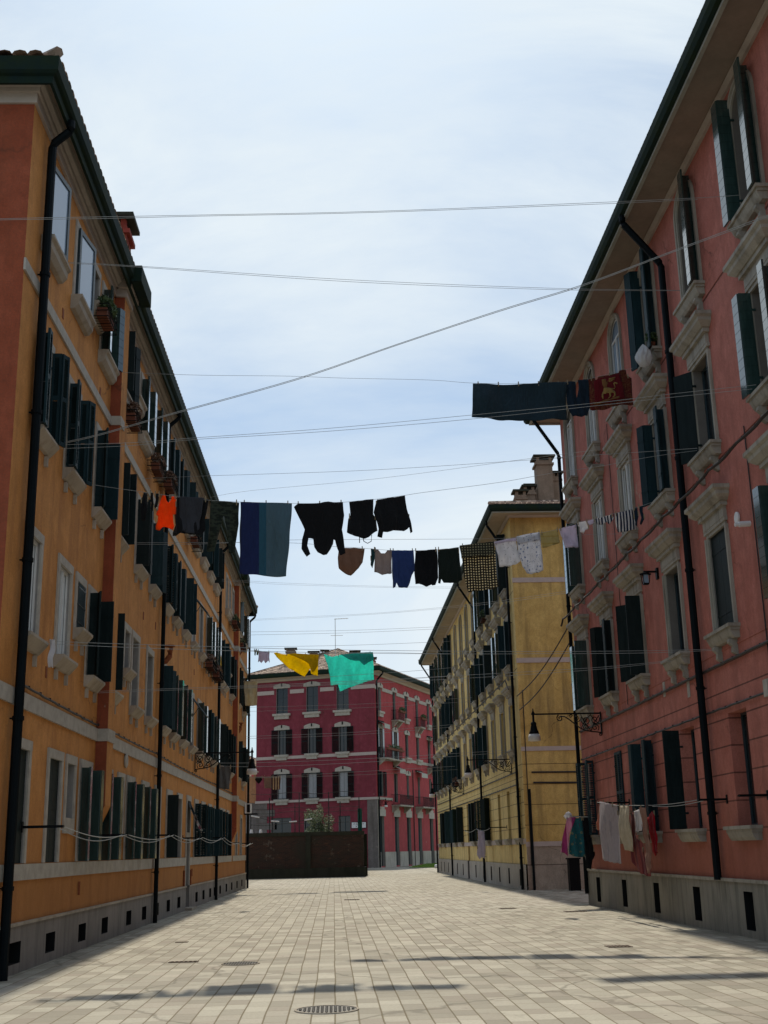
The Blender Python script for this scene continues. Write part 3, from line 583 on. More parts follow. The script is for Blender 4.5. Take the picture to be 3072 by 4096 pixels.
f2 = {'A': (None, None, 'p', 'shut', 'glass_b'), 'B': (None, None, 'p', 'shut', 'glass_b'), 'D': ('half', 'perp', 'plain'), 'E': ('perp', None, 'plain'), 'G': (None, None), 'H': (None, None), 'I': ('perp', 'half', 'plain', 'shut_t'), 'J': ('L', 'L', 'plank', 'shut_g'), 'K': ('L', 'L', 'plank', 'shut_g'), 'L': (None, None, 'p', 'shut', 'glass'), 'M': ('L', 'L', 'plank', 'shut_g'), 'N': ('half', 'L', 'plank', 'shut_t'), 'O': ('L', 'L', 'plank', 'shut_g'), 'P': ('perp', 'perp', 'plain'), 'P2': ('L', 'perp'), 'R': ('L', 'L'), 'S': ('perp', 'L', 'plain'), 'T': ('L', 'L')}
floor_left(4.86, 1.58, f2, 'left', ('A', 'B'))
f3 = {'A': ('L', 'half', 'louvre', 'shut_t'), 'B': ('L', 'half', 'louvre', 'shut_t'), 'D': ('half', 'perp', 'plain', 'shut_t'), 'E': ('perp', 'perp', 'plain'), 'G': ('perp', 'L', 'plain'), 'H': ('perp', 'half', 'plain', 'shut_t'), 'I': ('half', 'L', 'louvre', 'shut_t'), 'J': ('L', 'L', 'plank', 'shut_t'), 'K': ('perp', 'perp', 'plain', 'shut_t'), 'L': (None, None, 'p', 'shut', 'glass_b'), 'M': (None, None), 'N': ('L', 'L', 'plank', 'shut_g'), 'O': ('L', 'L', 'plank', 'shut_g'), 'P': ('L', 'perp', 'plank', 'shut_t'), 'P2': ('L', 'L', 'plank', 'shut_t'), 'R': ('L', 'L'), 'S': ('L', 'L', 'louvre'), 'T': ('L', 'half', 'louvre')}
floor_left(8.12, 1.60, f3, 'left', ('L',), narrow=('Q',))
f4 = {'A': (None, None), 'B': (None, None), 'D': ('L', 'half', 'plank', 'shut_g'), 'E': ('perp', 'half', 'plain'), 'G': ('L', 'L', 'plank', 'shut_g'), 'H': ('L', 'L', 'plank', 'shut_g'), 'I': ('L', 'L', 'plank', 'shut_t'), 'J': ('L', 'half', 'plank', 'shut_t'), 'K': ('perp', 'wide', 'plain', 'shut_t'), 'L': ('perp', 'L', 'plain'), 'M': ('perp', 'perp', 'plain', 'shut_t'), 'N': ('half', 'perp', 'plain', 'shut_t'), 'O': ('perp', 'perp', 'plain'), 'S': ('perp', 'L', 'plank', 'shut_g'), 'T': ('L', 'L', 'plank', 'shut_g')}
floor_left(11.38, 1.40, f4, 'long', ('A', 'B'), narrow=('C', 'F'))
for x in (32.65, 34.05, 35.6):
    ops.append((x - 0.32, x + 0.32, 11.38, 12.78, 0, 0.26, 1)); window(LF, x, 11.38, 0.64, 1.4, 'flat', depth=0.22, sill='long', cas='single')
# outward-opening glazed leaves of the two nearest attic windows
for x in (cols['A'], cols['B']):
    a = math.radians(8); L0 = 0.84; e = (math.cos(a) * L0, -math.sin(a) * L0); mb = MB(); p0 = (x - W8 / 2 + 0.02, -0.05)
    def P(t): return (p0[0] + e[0] * t, p0[1] + e[1] * t)
    for t0, t1, za, zb in ((0, 0.1, 0, 1.42), (0.9, 1, 0, 1.42), (0.1, 0.9, 0, 0.09), (0.1, 0.9, 1.33, 1.42)): mb.obox(P(t0), P(t1), 0.05, za, zb, 0)
    mb.obox(P(0.1), P(0.9), 0.012, 0.09, 1.33, 1); LF.put('open_casement', mb.mesh('open_casement', ['frame_d', 'glass_s']), 0, 0, 11.40)
# tilted bright awning sashes
for x, z in ((cols['L'], 4.86), (cols['L'], 8.12)):
    mb = MB(); mb.face([(x - 0.4, -0.02, z + 1.55), (x + 0.4, -0.02, z + 1.55), (x + 0.4, -0.5, z + 0.95), (x - 0.4, -0.5, z + 0.95)], 1)
    for a in (-0.42, 0.37): mb.obox((x + a, -0.02), (x + a + 0.05, -0.02), 0.01, z + 1.5, z + 1.56)
    mb.tube([(x - 0.41, -0.02, z + 1.56), (x - 0.41, -0.51, z + 0.94), (x + 0.41, -0.51, z + 0.94), (x + 0.41, -0.02, z + 1.56)], 0.022, 5); mb.tube([(x - 0.38, -0.3, z + 1.2), (x - 0.38, -0.02, z + 0.8)], 0.012, 4)
    LF.put('awning_sash', mb.mesh('awning_sash', ['frame_d', 'glass']))
# plinth openings
po = [1.66, 3.84, 6.28, 8.42, 11.17, 13.28, 15.28, 17.34, 19.5, 23.76, 25.75, 27.85, 29.4, 31.4, 33.9, 36.3, 38.9, 41.5]
me = wall_mesh('wall', LL, 0.69, HT, [o for o in ops if o[2] > 0.5] , ['orange', 'reveal', 'dark']); 
ops_hi = []
for o in ops:
    ops_hi.append((o[0], o[1], max(o[2], 0.69), o[3], o[4], o[5], o[6]))
LF.put('wall', wall_mesh('wall', LL, 0.69, HT, ops_hi, ['orange', 'reveal', 'dark']))
pops = [(x - 0.32, x + 0.32, 0.14, 0.44, 0, 0.35, 2) for x in po if not 20.9 < x < 22] + [(21.05, 21.85, 0.0, 0.69, 0, 0.3, 1)]
pl_ = LF.put('plinth', wall_mesh('plinth', LL, 0.0, 0.69, pops, ['plinth_l', 'reveal', 'dark']), 0, -0.04, 0)
mb = MB()
for a, b in ((0, 21.05), (21.85, LL)): mb.box(a, b, -0.065, 0.0, 0.66, 0.70)
LF.put('plinth_coping', mb.mesh('plinth_coping', ['stone_l']))
mb = MB()
for x in po: mb.face([(x - 0.34, 0.3, 0.1), (x + 0.34, 0.3, 0.1), (x + 0.34, 0.3, 0.5), (x - 0.34, 0.3, 0.5)])
LF.put('vent_backing', mb.mesh('vent_backing', ['dark']))
mb = MB()
for a, b in ((0, 14.4), (14.62, 20.93), (21.97, 29.0), (29.2, 36.2), (36.9, LL)): mb.box(a, b, -0.03, 0.0, 1.29, 1.52)
LF.put('sill_band', mb.mesh('sill_band', ['trim']))
mb = MB(); mb.box(-0.03, 6.97, -0.04, 0, 3.76, 4.0); mb.box(7.6, 36.2, -0.04, 0, 3.76, 4.0); mb.box(36.9, LL + 0.03, -0.04, 0, 3.76, 4.0); mb.box(6.94, 7.63, -0.25, 0, 3.76, 4.0); mb.box(36.17, 36.93, -0.25, 0, 3.76, 4.0)
LF.put('string_course', mb.mesh('string_course', ['trim']))
mb = MB(); mb.box(-0.03, 6.97, -0.035, 0, 10.28, 10.48); mb.box(7.75, 36.2, -0.035, 0, 10.28, 10.48); mb.box(36.9, LL, -0.035, 0, 10.28, 10.48); mb.box(6.95, 7.35, -0.245, 0, 10.28, 10.48); mb.box(36.18, 36.92, -0.245, 0, 10.28, 10.48)
LF.put('string_course', mb.mesh('upper_string_course', ['trim']))
for fx0, fx1 in ((6.97, 7.6), (36.2, 36.9)):
    mb = MB(); n0 = 2.55; mb.box(fx0, fx1, -0.22, 0.0, n0, HT)
    mb.face([(fx0, -0.22, n0), (fx1, -0.22, n0), (fx1 - 0.1, 0, 2.05), (fx0 + 0.1, 0, 2.05)]); mb.face([(fx0, -0.22, n0), (fx0, 0, n0), (fx0 + 0.1, 0, 2.05)]); mb.face([(fx1, -0.22, n0), (fx1, 0, n0), (fx1 - 0.1, 0, 2.05)])
    me = mb.mesh('flue', ['orange', 'orange_shade'])
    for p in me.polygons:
        if abs(p.normal.x) > 0.7: p.material_index = 1  # flue sides take the orange with shade painted in
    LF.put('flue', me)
# end wall facing the camera and back walls
mb = MB(); mb.face([(0, 0, 0.0), (0, 11, 0), (0, 11, HT), (0, 0, HT)], 0); mb.face([(LL, 0, 0.0), (LL, 11, 0), (LL, 11, HT), (LL, 0, HT)], 1); mb.face([(0, 11, 0.0), (LL, 11, 0), (LL, 11, HT), (0, 11, HT)], 1)
LF.put('end_wall', mb.mesh('end_wall', ['orange_shade', 'orange']), 0, 0, 0)
eaves(LF, LL, [(0.0, 13.2), (0.05, 13.2), (0.05, 13.38), (0.09, 13.38), (0.10, 13.45), (0.16, 13.50), (0.18, 13.58), (0.0, 13.6)], 'cornice', 'cove', D=11)
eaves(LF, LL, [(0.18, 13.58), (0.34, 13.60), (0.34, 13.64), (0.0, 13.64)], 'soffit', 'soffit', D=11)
eaves(LF, LL, [(0.31, 13.34), (0.36, 13.34), (0.37, 13.46), (0.42, 13.48), (0.46, 13.52), (0.47, 13.76), (0.43, 13.78), (0.31, 13.72)], 'gutter', 'gutter', D=11)
for fx0, fx1 in ((6.97, 7.6), (36.2, 36.9)):
    mb = MB(); mb.box(fx0 - 0.06, fx1 + 0.06, -0.27, 0, 13.2, 13.38); mb.box(fx0 - 0.14, fx1 + 0.14, -0.38, 0, 13.38, 13.6); LF.put('cornice', mb.mesh('flue_cornice', ['cove']))
    mb = MB(); mb.box(fx0 - 0.34, fx1 + 0.34, -0.62, -0.40, 13.42, 13.79); mb.box(fx0 - 0.3, fx1 + 0.3, -0.56, -0.38, 13.6, 13.66); LF.put('gutter', mb.mesh('flue_gutter', ['gutter']))
c = LF.world(LL / 2, 5.5, 0); hip_roof(LB, c.x, c.y, LL + 0.9, 11.9, TH, 13.78, 0.33, rows=None, col=0.24)
c = LF.world(7.28, 0.12, 0); chimney(LB, c.x, c.y, 0.62, 0.62, 13.2, 14.95, 'chim_red', 0.16)
c = LF.world(36.5, 0.5, 0); chimney(LB, c.x, c.y, 0.7, 0.7, 13.2, 16.2, 'chim_red', 0.16)
downpipe(LF, 0.78, 12.95, 0.0, 0.40, 13.4, 0.072); downpipe(LF, 14.5, 12.95, 0.0, 0.40, 13.4); downpipe(LF, 29.1, 12.95, 0.0, 0.40, 13.4); downpipe(LF, 43.8, 12.95, 0.0, 0.40, 13.4)
cable_run(LF, [(0.9, 4.10), (6.9, 4.06)], 0.02); cable_run(LF, [(7.7, 4.08), (14.4, 4.1), (22.5, 4.06), (29, 4.1), (36, 4.08)], 0.018)
# small wall fittings of the orange block
for x, z in ((2.55, 10.75), (5.9, 10.6), (2.75, 4.5), (13.9, 7.3), (22.2, 7.3), (12.0, 7.2)):
    mb = MB(); mb.box(x - 0.05, x + 0.05, -0.012, 0, z - 0.09, z + 0.09); LF.put('wall_vent', mb.mesh('wall_vent', ['rust']))
mb = MB(); mb.lathe([(0.0, 0.0), (0.15, 0.0), (0.16, 0.03), (0.12, 0.05), (0.0, 0.05)], 0, 0, 0, 20); o = LF.put('round_vent', mb.mesh('round_vent', ['trim']), 10.2, -0.01, 3.62); o.rotation_euler = (math.radians(90), 0, TH)
for x, z in ((15.1, 6.75), (37.6, 10.5), (37.6, 7.0)):            # terracotta flue outlets
    mb = MB(); mb.tube([(x, 0, z - 0.22), (x, -0.12, z - 0.18), (x, -0.22, z - 0.05), (x, -0.22, z + 0.1)], 0.075, 8); mb.lathe([(0.0, 0.26), (0.14, 0.24), (0.14, 0.2), (0.0, 0.2)], x, -0.22, z, 12); mb.box(x - 0.02, x + 0.02, -0.3, -0.2, z + 0.1, z + 0.21); LF.put('flue_outlet', mb.mesh('flue_outlet', ['rust']))
mb = MB()
for x in (5.9, 22.5): mb.tube([(x, -0.03, 0.95), (x, -0.03, 1.18)], 0.02, 6)
for x in (20.6, 22.2): mb.tube([(x, -0.03, 0.7), (x, -0.03, 1.15)], 0.03, 6)
LF.put('wall_pipe', mb.mesh('wall_pipe', ['rust']))

# ================================================================== RIGHT PINK BUILDING
YF, Y0 = 35.35, 9.0
RB = empty('red_apartment_building', (7.25, YF, 0)); tag(RB, 'red-pink apartment block with carved stone window cornices, nearest on the right', 'building')
def stone_block(B, F, Lx, centers, zoff, H, wallm, revm, cfg, plinth_mat, plinth_ops, first):
    ops = []
    for i, x in enumerate(centers):
        c = cfg(i)
        specs = (('f4', 12.04 + zoff, 2.41, 0.45), ('f3', 8.80 + zoff, 1.85, 0), ('f2', 5.36 + zoff, 1.85, 0))
        for key, z0, h, ar in specs:
            q = c.get(key)
            if q is None: continue
            ops.append((x - 0.5, x + 0.5, z0, z0 + h, ar, 0.24, 1))
            window(F, x, z0, 1.0, h, 'mould', q[0:2], q[2] if len(q) > 2 else 'plank', q[3] if len(q) > 3 else 'shut', q[4] if len(q) > 4 else 'glass', frame='frame' if len(q) > 4 else 'frame_d', depth=0.05 if len(q) > 4 else 0.2, arch=ar, cornice=None if key == 'f4' else True, sill='mould')
    return ops
RF = Facade(RB, (7.25, YF), -math.pi / 2); RL = YF - Y0
rc = [YF - y for y in (33.98, 30.9, 27.8, 24.62, 21.5, 18.0, 14.9, 11.8)]
sg = 'shut_g'
rcfg = [dict(f4=(None, None, 'p', 'shut', 'glass_b'), f3=('L', 'perp', 'plank', sg), f2=('L', 'perp', 'plank', sg)),
        dict(f4=(None, None, 'p', 'shut', 'glass_b'), f3=(None, None, 'p', 'shut', 'glass_b'), f2=('half', 'L', 'plain', 'shut')),
        dict(f4=(None, None, 'p', 'shut', 'glass_s'), f3=(None, None, 'p', 'shut', 'glass_b'), f2=('wide', 'perp', 'plain', 'shut')),
        dict(f4=('half', 'L', 'plain', 'shut_t'), f3=('half', 'L', 'plain', 'shut_t'), f2=(None, None, 'p', 'shut')),
        dict(f4=(None, 'L', 'plank', sg), f3=('wide', 'in', 'plain', 'shut'), f2=('closed', 'closed', 'plain', 'shut')),
        dict(f4=('L', 'L', 'plank', sg), f3=('L', 'L', 'plank', sg), f2=('L', 'L', 'plank', sg)),
        dict(f4=('L', 'L', 'plank', sg), f3=('L', 'L', 'plank', sg), f2=('L', 'L', 'plank', sg)), dict(f4=('L', 'L'), f3=('L', 'L'), f2=('L', 'L'))]
ops = stone_block(RB, RF, RL, rc, 0.0, 14.75, 'pink', 'reveal', lambda i: rcfg[i], 'plinth_r', None, 0)
for y, w, sh, st, mt in ((34.2, 1.0, ('L', 'L'), 'louvre', 'shut_t'), (30.75, 0.7, ('flush', 'flush'), 'louvre', 'shut_t'), (27.85, 1.0, ('L', 'L'), 'plank', 'shut_t'), (24.6, 1.0, ('perp', None), 'plank', 'shut'), (21.42, 1.0, (None, None), 'plank', 'shut'), (18.2, 1.0, ('L', 'L'), 'plank', 'shut'), (14.9, 1.0, ('L', 'L'), 'plank', 'shut')):
    x = YF - y; ops.append((x - w / 2, x + w / 2, 1.88, 3.88, 0, 0.3, 1)); window(RF, x, 1.88, w, 2.0, None, sh, st, mt, depth=0.26, sill='block', cas='single' if w < 0.6 else 'two')
ops = [o if o[3] > 4 else o[:6] + (0,) for o in ops]; RF.put('wall', wall_mesh('wall', RL, 0.96, 14.75, ops, ['pink', 'reveal_r', 'dark']))
pops = [(YF - y - 0.24, YF - y + 0.24, 0.13, 0.77, 0, 0.4, 2) for y in (33.94, 30.9, 27.82, 24.72, 21.62, 18.5, 15.4)]
RF.put('plinth', wall_mesh('plinth', RL, 0, 0.94, pops, ['plinth_r', 'reveal', 'dark']), 0, -0.06, 0)
mb = MB(); mb.box(-0.1, RL, -0.09, 0.0, 0.92, 0.975); RF.put('plinth_coping', mb.mesh('plinth_coping', ['stone']))
mb = MB()
for y in (33.94, 30.9, 27.82, 24.72, 21.62, 18.5, 15.4): mb.face([(YF - y - 0.25, 0.33, 0.1), (YF - y + 0.25, 0.33, 0.1), (YF - y + 0.25, 0.33, 0.8), (YF - y - 0.25, 0.33, 0.8)])
RF.put('vent_backing', mb.mesh('vent_backing', ['dark']))
mb = MB(); mb.face([(0, -0.0, 0.96), (0, 10, 0.96), (0, 10, 14.75), (0, 0, 14.75)]); mb.face([(RL, 0, 0), (RL, 10, 0), (RL, 10, 14.75), (RL, 0, 14.75)]); mb.face([(0, 10, 0), (RL, 10, 0), (RL, 10, 14.75), (0, 10, 14.75)]); RF.put('end_wall', mb.mesh('end_wall', ['pink']))
mb = MB(); mb.box(-0.06, 0.0, -0.06, 10, 0, 0.94); RF.put('plinth', mb.mesh('end_plinth', ['plinth_r']))
for z in (8.47, 11.68, 5.0): mb = MB(); mb.box(0, RL, -0.012, 0.0, z + 0.02, z + 0.05); RF.put('string_course', mb.mesh('string_course', ['pink']))
def wide_eaves(F, Lx, ez, D, sof):
    eaves(F, Lx, [(0.0, ez - 0.02), (0.06, ez - 0.02), (0.12, ez + 0.06), (0.14, ez + 0.12), (0.0, ez + 0.12)], 'cornice', 'cove', D=D)
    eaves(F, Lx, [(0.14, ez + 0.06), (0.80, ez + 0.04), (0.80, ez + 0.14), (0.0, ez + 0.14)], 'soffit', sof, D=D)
    eaves(F, Lx, [(0.76, ez - 0.02), (0.84, ez - 0.02), (0.85, ez + 0.16), (0.76, ez + 0.16)], 'fascia', 'fascia', D=D)
    eaves(F, Lx, [(0.85, ez + 0.02), (0.93, ez + 0.05), (0.98, ez + 0.14), (0.99, ez + 0.29), (0.95, ez + 0.30), (0.85, ez + 0.26)], 'gutter', 'gutter', D=D)
wide_eaves(RF, RL, 14.68, 10, 'soffit')
c = RF.world(RL / 2, 5, 0); hip_roof(RB, c.x, c.y, RL + 1.9, 11.9, -math.pi / 2, 14.96, 0.33, col=0.24)
downpipe(RF, YF - 23.05, 13.55, 0.94, 0.88, 14.7, 0.075); downpipe(RF, 0.08, 13.35, 0.3, 0.88, 14.7, 0.055)
# swagged cable along the cornices and clipped cables lower down
pts = [(0.1, 7.95)]
for x in rc[:6]: pts += [(x - 0.95, 8.10), (x + 0.95, 8.12)]
cable_run(RF, pts, 0.028, y=-0.38, sag=0.12); cable_run(RF, [(0.2, 4.80), (RL - 1, 4.80)], 0.026, sag=0.02); cable_run(RF, [(0.2, 4.0), (RL - 1, 4.0)], 0.022, sag=0.02)
mb = MB(); mb.tube([(YF - 19.5, -0.02, 2.4), (YF - 19.5, -0.02, 8.6)], 0.012, 5); mb.tube([(YF - 29.3, -0.02, 4.9), (YF - 29.3, -0.02, 12.2)], 0.009, 5); RF.put('wall_cable', mb.mesh('vertical_cable', ['cable']))
for y, z in ((26.0, 4.85), (24.2, 4.62)): mb = MB(); mb.box(-0.08, 0.08, -0.015, 0, -0.16, 0.16); RF.put('wall_grille', mb.mesh('wall_grille', ['trim']), YF - y, 0, z)
mb = MB(); mb.tube([(YF - 19.75, 0, 6.9), (YF - 19.75, -0.20, 6.89)], 0.05, 10); mb.tube([(YF - 19.75, -0.20, 6.89), (YF - 19.75, -0.27, 6.88)], 0.035, 10); RF.put('boiler_flue', mb.mesh('boiler_flue', ['white']))
mb = MB(); mb.lathe([(0.0, 0.0), (0.11, 0.0), (0.115, 0.03), (0.09, 0.04), (0.0, 0.04)], 0, 0, 0, 18); o = RF.put('round_vent', mb.mesh('round_vent', ['white']), YF - 20.3, -0.01, 7.15); o.rotation_euler = (math.radians(90), 0, -math.pi / 2)
mb = MB(); mb.box(-0.1, 0.1, -0.12, 0, 0, 0.28); RF.put('junction_box', mb.mesh('junction_box', ['trim']), YF - 19.55, 0, 3.9)

# ================================================================== YELLOW BUILDING
YN, YE = 48.25, 88.9; YL = YE - YN
YB = empty('yellow_apartment_building', (7.5, YE, 0)); tag(YB, 'ochre yellow apartment block beyond the alley on the right, rows of cornices', 'building')
YFc = Facade(YB, (7.5, YE), -math.pi / 2)
yc = [YE - y for y in (50.2, 53.1, 56.2, 59.2, 62.4, 65.6, 68.7, 71.9, 75.2, 78.3, 81.2, 84.1, 87.0)]
def ycfg(i):
    opt = [('L', 'L', 'plank', 'shut_g'), ('perp', 'L', 'plain', 'shut_t'), (None, None), ('L', 'half', 'plank', 'shut_g'), ('L', 'perp', 'plank', 'shut')]
    f4 = {0: 4, 1: 3, 2: 1, 3: 0, 4: 2, 5: 2, 6: 2, 7: 2, 8: 1, 9: 0, 10: 3, 11: 0, 12: 1}[i]; f3 = {0: 1, 1: 0, 2: 4, 3: 1, 4: 3, 5: 2, 6: 2, 7: 0, 8: 1, 9: 1, 10: 0, 11: 3, 12: 0}[i]; f2 = {0: 2, 1: 2, 2: 2, 3: 1, 4: 0, 5: 2, 6: 2, 7: 1, 8: 1, 9: 1, 10: 3, 11: 0, 12: 1}[i]
    d = dict(f4=opt[f4], f3=opt[f3], f2=opt[f2])
    if i == 11: d['f3'] = (None, None, 'p', 'shut', 'glass_b')
    return d
ops = stone_block(YB, YFc, YL, yc, 0.12, 14.95, 'yellow', 'reveal', ycfg, 'plinth_y', None, 0)
for y, w, sh, st, mt in ((49.5, 0.9, (None, None), 'plank', 'shut'), (52.6, 0.8, (None, None), 'plank', 'shut'), (55.6, 0.8, (None, None), 'plank', 'shut'), (59.5, 1.0, ('wide', 'wide'), 'plank', 'shut'), (62.6, 1.0, ('L', 'L'), 'louvre', 'shut_g'), (65.4, 1.0, ('L', 'L'), 'plank', 'shut'), (71.8, 1.0, ('L', 'perp'), 'plank', 'shut'), (75.5, 1.0, ('wide', 'wide'), 'plain', 'shut_t'), (79.3, 1.0, ('wide', 'perp'), 'plain', 'shut_t'), (83.2, 1.0, ('L', 'L'), 'plank', 'shut'), (86.4, 0.8, (None, None), 'plank', 'shut')):
    x = YE - y; ops.append((x - w / 2, x + w / 2, 1.95, 3.92, 0, 0.3, 1)); window(YFc, x, 1.95, w, 1.97, None, sh, st, mt, depth=0.26, sill='block', stmat='stone')
x = YE - 68.9; ops.append((x - 0.45, x + 0.45, 0.95, 3.95, 0, 0.3, 1)); mb = MB(); mb.box(-0.45, 0.45, 0.2, 0.25, 0, 3.95); YFc.put('door', mb.mesh('door', ['shut']), x, 0, 0)
YFc.put('wall', wall_mesh('wall', YL, 0.95, 14.95, ops, ['yellow', 'yellow', 'dark']))
pv = (49.8, 53.03, 56.05, 59.01, 62.08, 65.42, 71.89, 75.19, 78.27, 81.05, 83.94, 86.52)
pops = [(YE - y - 0.2, YE - y + 0.2, 0.13, 0.76, 0, 0.4, 2) for y in pv] + [(x - 0.45, x + 0.45, 0.0, 0.95, 0, 0.3, 1)]
YFc.put('plinth', wall_mesh('plinth', YL, 0, 0.95, pops, ['plinth_y', 'reveal', 'dark']), 0, -0.06, 0)
mb = MB()
for y in pv: mb.face([(YE - y - 0.25, 0.3, 0.1), (YE - y + 0.25, 0.3, 0.1), (YE - y + 0.25, 0.3, 0.8), (YE - y - 0.25, 0.3, 0.8)])
YFc.put('vent_backing', mb.mesh('vent_backing', ['dark']))
mb = MB(); mb.box(0, YL, -0.03, 0, 1.72, 1.92); YFc.put('sill_band', mb.mesh('sill_band', ['band']))
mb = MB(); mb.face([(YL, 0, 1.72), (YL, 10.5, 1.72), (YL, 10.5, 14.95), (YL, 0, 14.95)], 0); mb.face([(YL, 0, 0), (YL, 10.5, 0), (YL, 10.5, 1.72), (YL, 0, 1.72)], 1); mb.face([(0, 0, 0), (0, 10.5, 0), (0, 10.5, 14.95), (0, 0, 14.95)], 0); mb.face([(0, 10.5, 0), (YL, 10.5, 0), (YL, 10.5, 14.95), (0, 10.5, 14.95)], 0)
YFc.put('end_wall', mb.mesh('end_wall', ['yellow_end_shade', 'beige']))
mb = MB(); mb.box(YL, YL + 0.05, 0.2, 10.5, 0, 0.9); YFc.put('plinth', mb.mesh('end_plinth', ['beige']))
for a, b in ((12.13, 12.33), (8.80, 9.0), (5.28, 5.45), (1.62, 1.80)):
    mb = MB(); mb.box(YL, YL + 0.03, -0.02, 10.5, a, b); YFc.put('string_course', mb.mesh('string_course', ['band']))
wide_eaves(YFc, YL, 14.93, 10.5, 'soffit_y')
c = YFc.world(YL / 2, 5.25, 0); hip_roof(YB, c.x, c.y, YL + 1.9, 12.4, -math.pi / 2, 15.22, 0.3, rows=True, col=0.22, rowlen=0.4)
chimney(YB, 9.75, 52, 0.72, 0.72, 15.6, 18.55, 'chim_b', 0.14); chimney(YB, 10.35, 52.3, 0.4, 0.5, 15.6, 17.9, 'chim_b', 0.12)
for x, y, h in ((8.45, 51, 16.65), (8.95, 51.6, 17.05), (9.2, 52.6, 17.4)): chimney(YB, x, y, 0.5, 0.5, 15.2, h, 'chim_b', 0.1)
downpipe(YFc, YE - 49.0, 13.6, 0.0, 0.88, 14.95); downpipe(YFc, YE - 61.2, 13.6, 0.0, 0.88, 14.95); downpipe(YFc, YE - 77.8, 13.6, 0.0, 0.88, 14.95); downpipe(YFc, YE - 88.8, 13.6, 0.0, 0.88, 14.95)
mb = MB(); mb.tube([(YL + 0.08, 0.22, 0.0), (YL + 0.08, 0.22, 3.8)], 0.05, 8); YFc.put('downpipe', mb.mesh('short_pipe', ['pipe']))
cable_run(YFc, [(0.5, 4.65), (YL - 1, 4.55)], 0.025, sag=0.05); cable_run(YFc, [(0.5, 4.12), (YL - 1, 4.05)], 0.025, sag=0.05)
pts = [(YL - 0.1, 7.75)]
for xx in yc[:9]: pts += [(xx + 0.95, 8.24), (xx - 0.95, 8.24)]
cable_run(YFc, pts, 0.026, y=-0.38, sag=0.1)
mb = MB(); mb.tube([(YL + 0.03, 0.35, 4.45), (YL + 0.03, 3.4, 4.42)], 0.035, 5); mb.tube([(YL + 0.03, 0.4, 4.05), (YL + 0.03, 3.4, 4.0)], 0.035, 5); mb.tube([(YL + 0.03, 0.16, 0.9), (YL + 0.03, 0.16, 7.7)], 0.02, 5); YFc.put('wall_cable', mb.mesh('end_cable', ['cable']))
# two cables slung across the alley
for i, (a, b, sg_) in enumerate((((7.42, 48.2, 7.45), (7.2, 35.4, 8.1), 1.6), ((7.5, 48.2, 6.9), (7.2, 35.4, 7.6), 1.2))):
    mb = MB(); mb.tube([(a[0] + (b[0] - a[0]) * t, a[1] + (b[1] - a[1]) * t, a[2] + (b[2] - a[2]) * t - 0.25 * math.sin(math.pi * t)) for t in [k / 16 for k in range(17)]], 0.022, 5)
    tag(mb.build('alley_cable', ['cable']), ('upper' if i == 0 else 'lower') + ' of two black cables slung across the alley to the yellow end wall', 'cable')
# ================================================================== MAROON BUILDING
MC = (4.27, 120.55); aL = math.radians(158); aR = math.radians(68); WLn = 13.05; WRn = 26.0
MBd = empty('maroon_apartment_building', (MC[0], MC[1], 0)); tag(MBd, 'dark maroon three-storey corner house with white arched lintels closing the street', 'building')
ML = Facade(MBd, (MC[0] + math.cos(aL) * WLn, MC[1] + math.sin(aL) * WLn), aL - math.pi)       # x from far left end to corner
MR = Facade(MBd, MC, aR)
TOPZ = 18.95
def lintel_me(w, big):
    def f():
        mb = MB(); K = 10; hw = max(w, 1.15) / 2 + 0.28; b0 = 0.0; P = [(-hw, b0), (-hw, 0.28)] + [(-hw + 0.1 + (2 * hw - 0.2) * k / K, 0.33 + 0.17 * math.sin(math.pi * k / K)) for k in range(K + 1)] + [(hw, 0.28), (hw, b0)]
        n = len(mb.v); k = len(P); mb.v += [(x, -0.1, z) for x, z in P] + [(x, 0, z) for x, z in P]
        mb.f.append(tuple(range(n, n + k))); mb.m.append(0)
        for i in range(k): j = (i + 1) % k; mb.f.append((n + i, n + j, n + k + j, n + k + i)); mb.m.append(0)
        mb.box(-0.07, 0.07, -0.13, -0.1, 0.2, 0.48, 1)
        return mb.mesh('lintel', ['trim', 'dark'])
    return cached(('li', w if w > 1.1 else 1.15, big), f)
def sill_m(w):
    def f():
        mb = MB(); mb.box(-w / 2 - 0.32, w / 2 + 0.32, -0.3, 0, -0.22, 0); mb.box(-w / 2 - 0.15, w / 2 + 0.15, -0.2, 0, -0.55, -0.22); return mb.mesh('sill', ['trim'])
    return cached(('sim', w), f)
opsL = []; opsR = []
def mwin(F, ops, u, z0, w, h, **k):
    x = (WLn - u) if F is ML else u
    ops.append((x - w / 2, x + w / 2, z0, z0 + h, 0, 0.3, 1)); sl = k.pop('sl', True); li = k.pop('li', True)
    o = window(F, x, z0, w, h, None, depth=0.22, **k)
    if li: link('lintel', lintel_me(w, 1), o, (0, 0, h))
    if sl: link('sill', sill_m(w), o)
    return o
for u, c in ((10.17, False), (6.81, False), (3.48, False)): mwin(ML, opsL, u, 15.3, 1.3, 2.6, cas='cross', glass='glass', frame='frame_d')
for u in (10.17, 6.85, 3.5):
    o = mwin(ML, opsL, u, 11.15, 0.85, 2.5, sh=('flat', 'flat'), style='louvre', smat='shut', shw=0.72); 
    o = mwin(ML, opsL, u, 6.75, 0.95, 2.5, sh=('flat', 'flat'), style='louvre', smat='shut', shw=0.65); link('curtain', curtain_me(0.84, 2.3, 0.17), o, (0, 0, 0.1))
for u, w, z in ((10.26, 2.2, 3.0), (6.9, 1.7, 3.0), (3.43, 1.25, 3.0)): mwin(ML, opsL, u, z, w, 1.95, li=False, sl=False, sh=(None, None), glass='glass')
zt = {1.35: 17.5, 5.8: 17.4, 9.65: 17.4, 13.4: 17.3, 17.5: 17.2}
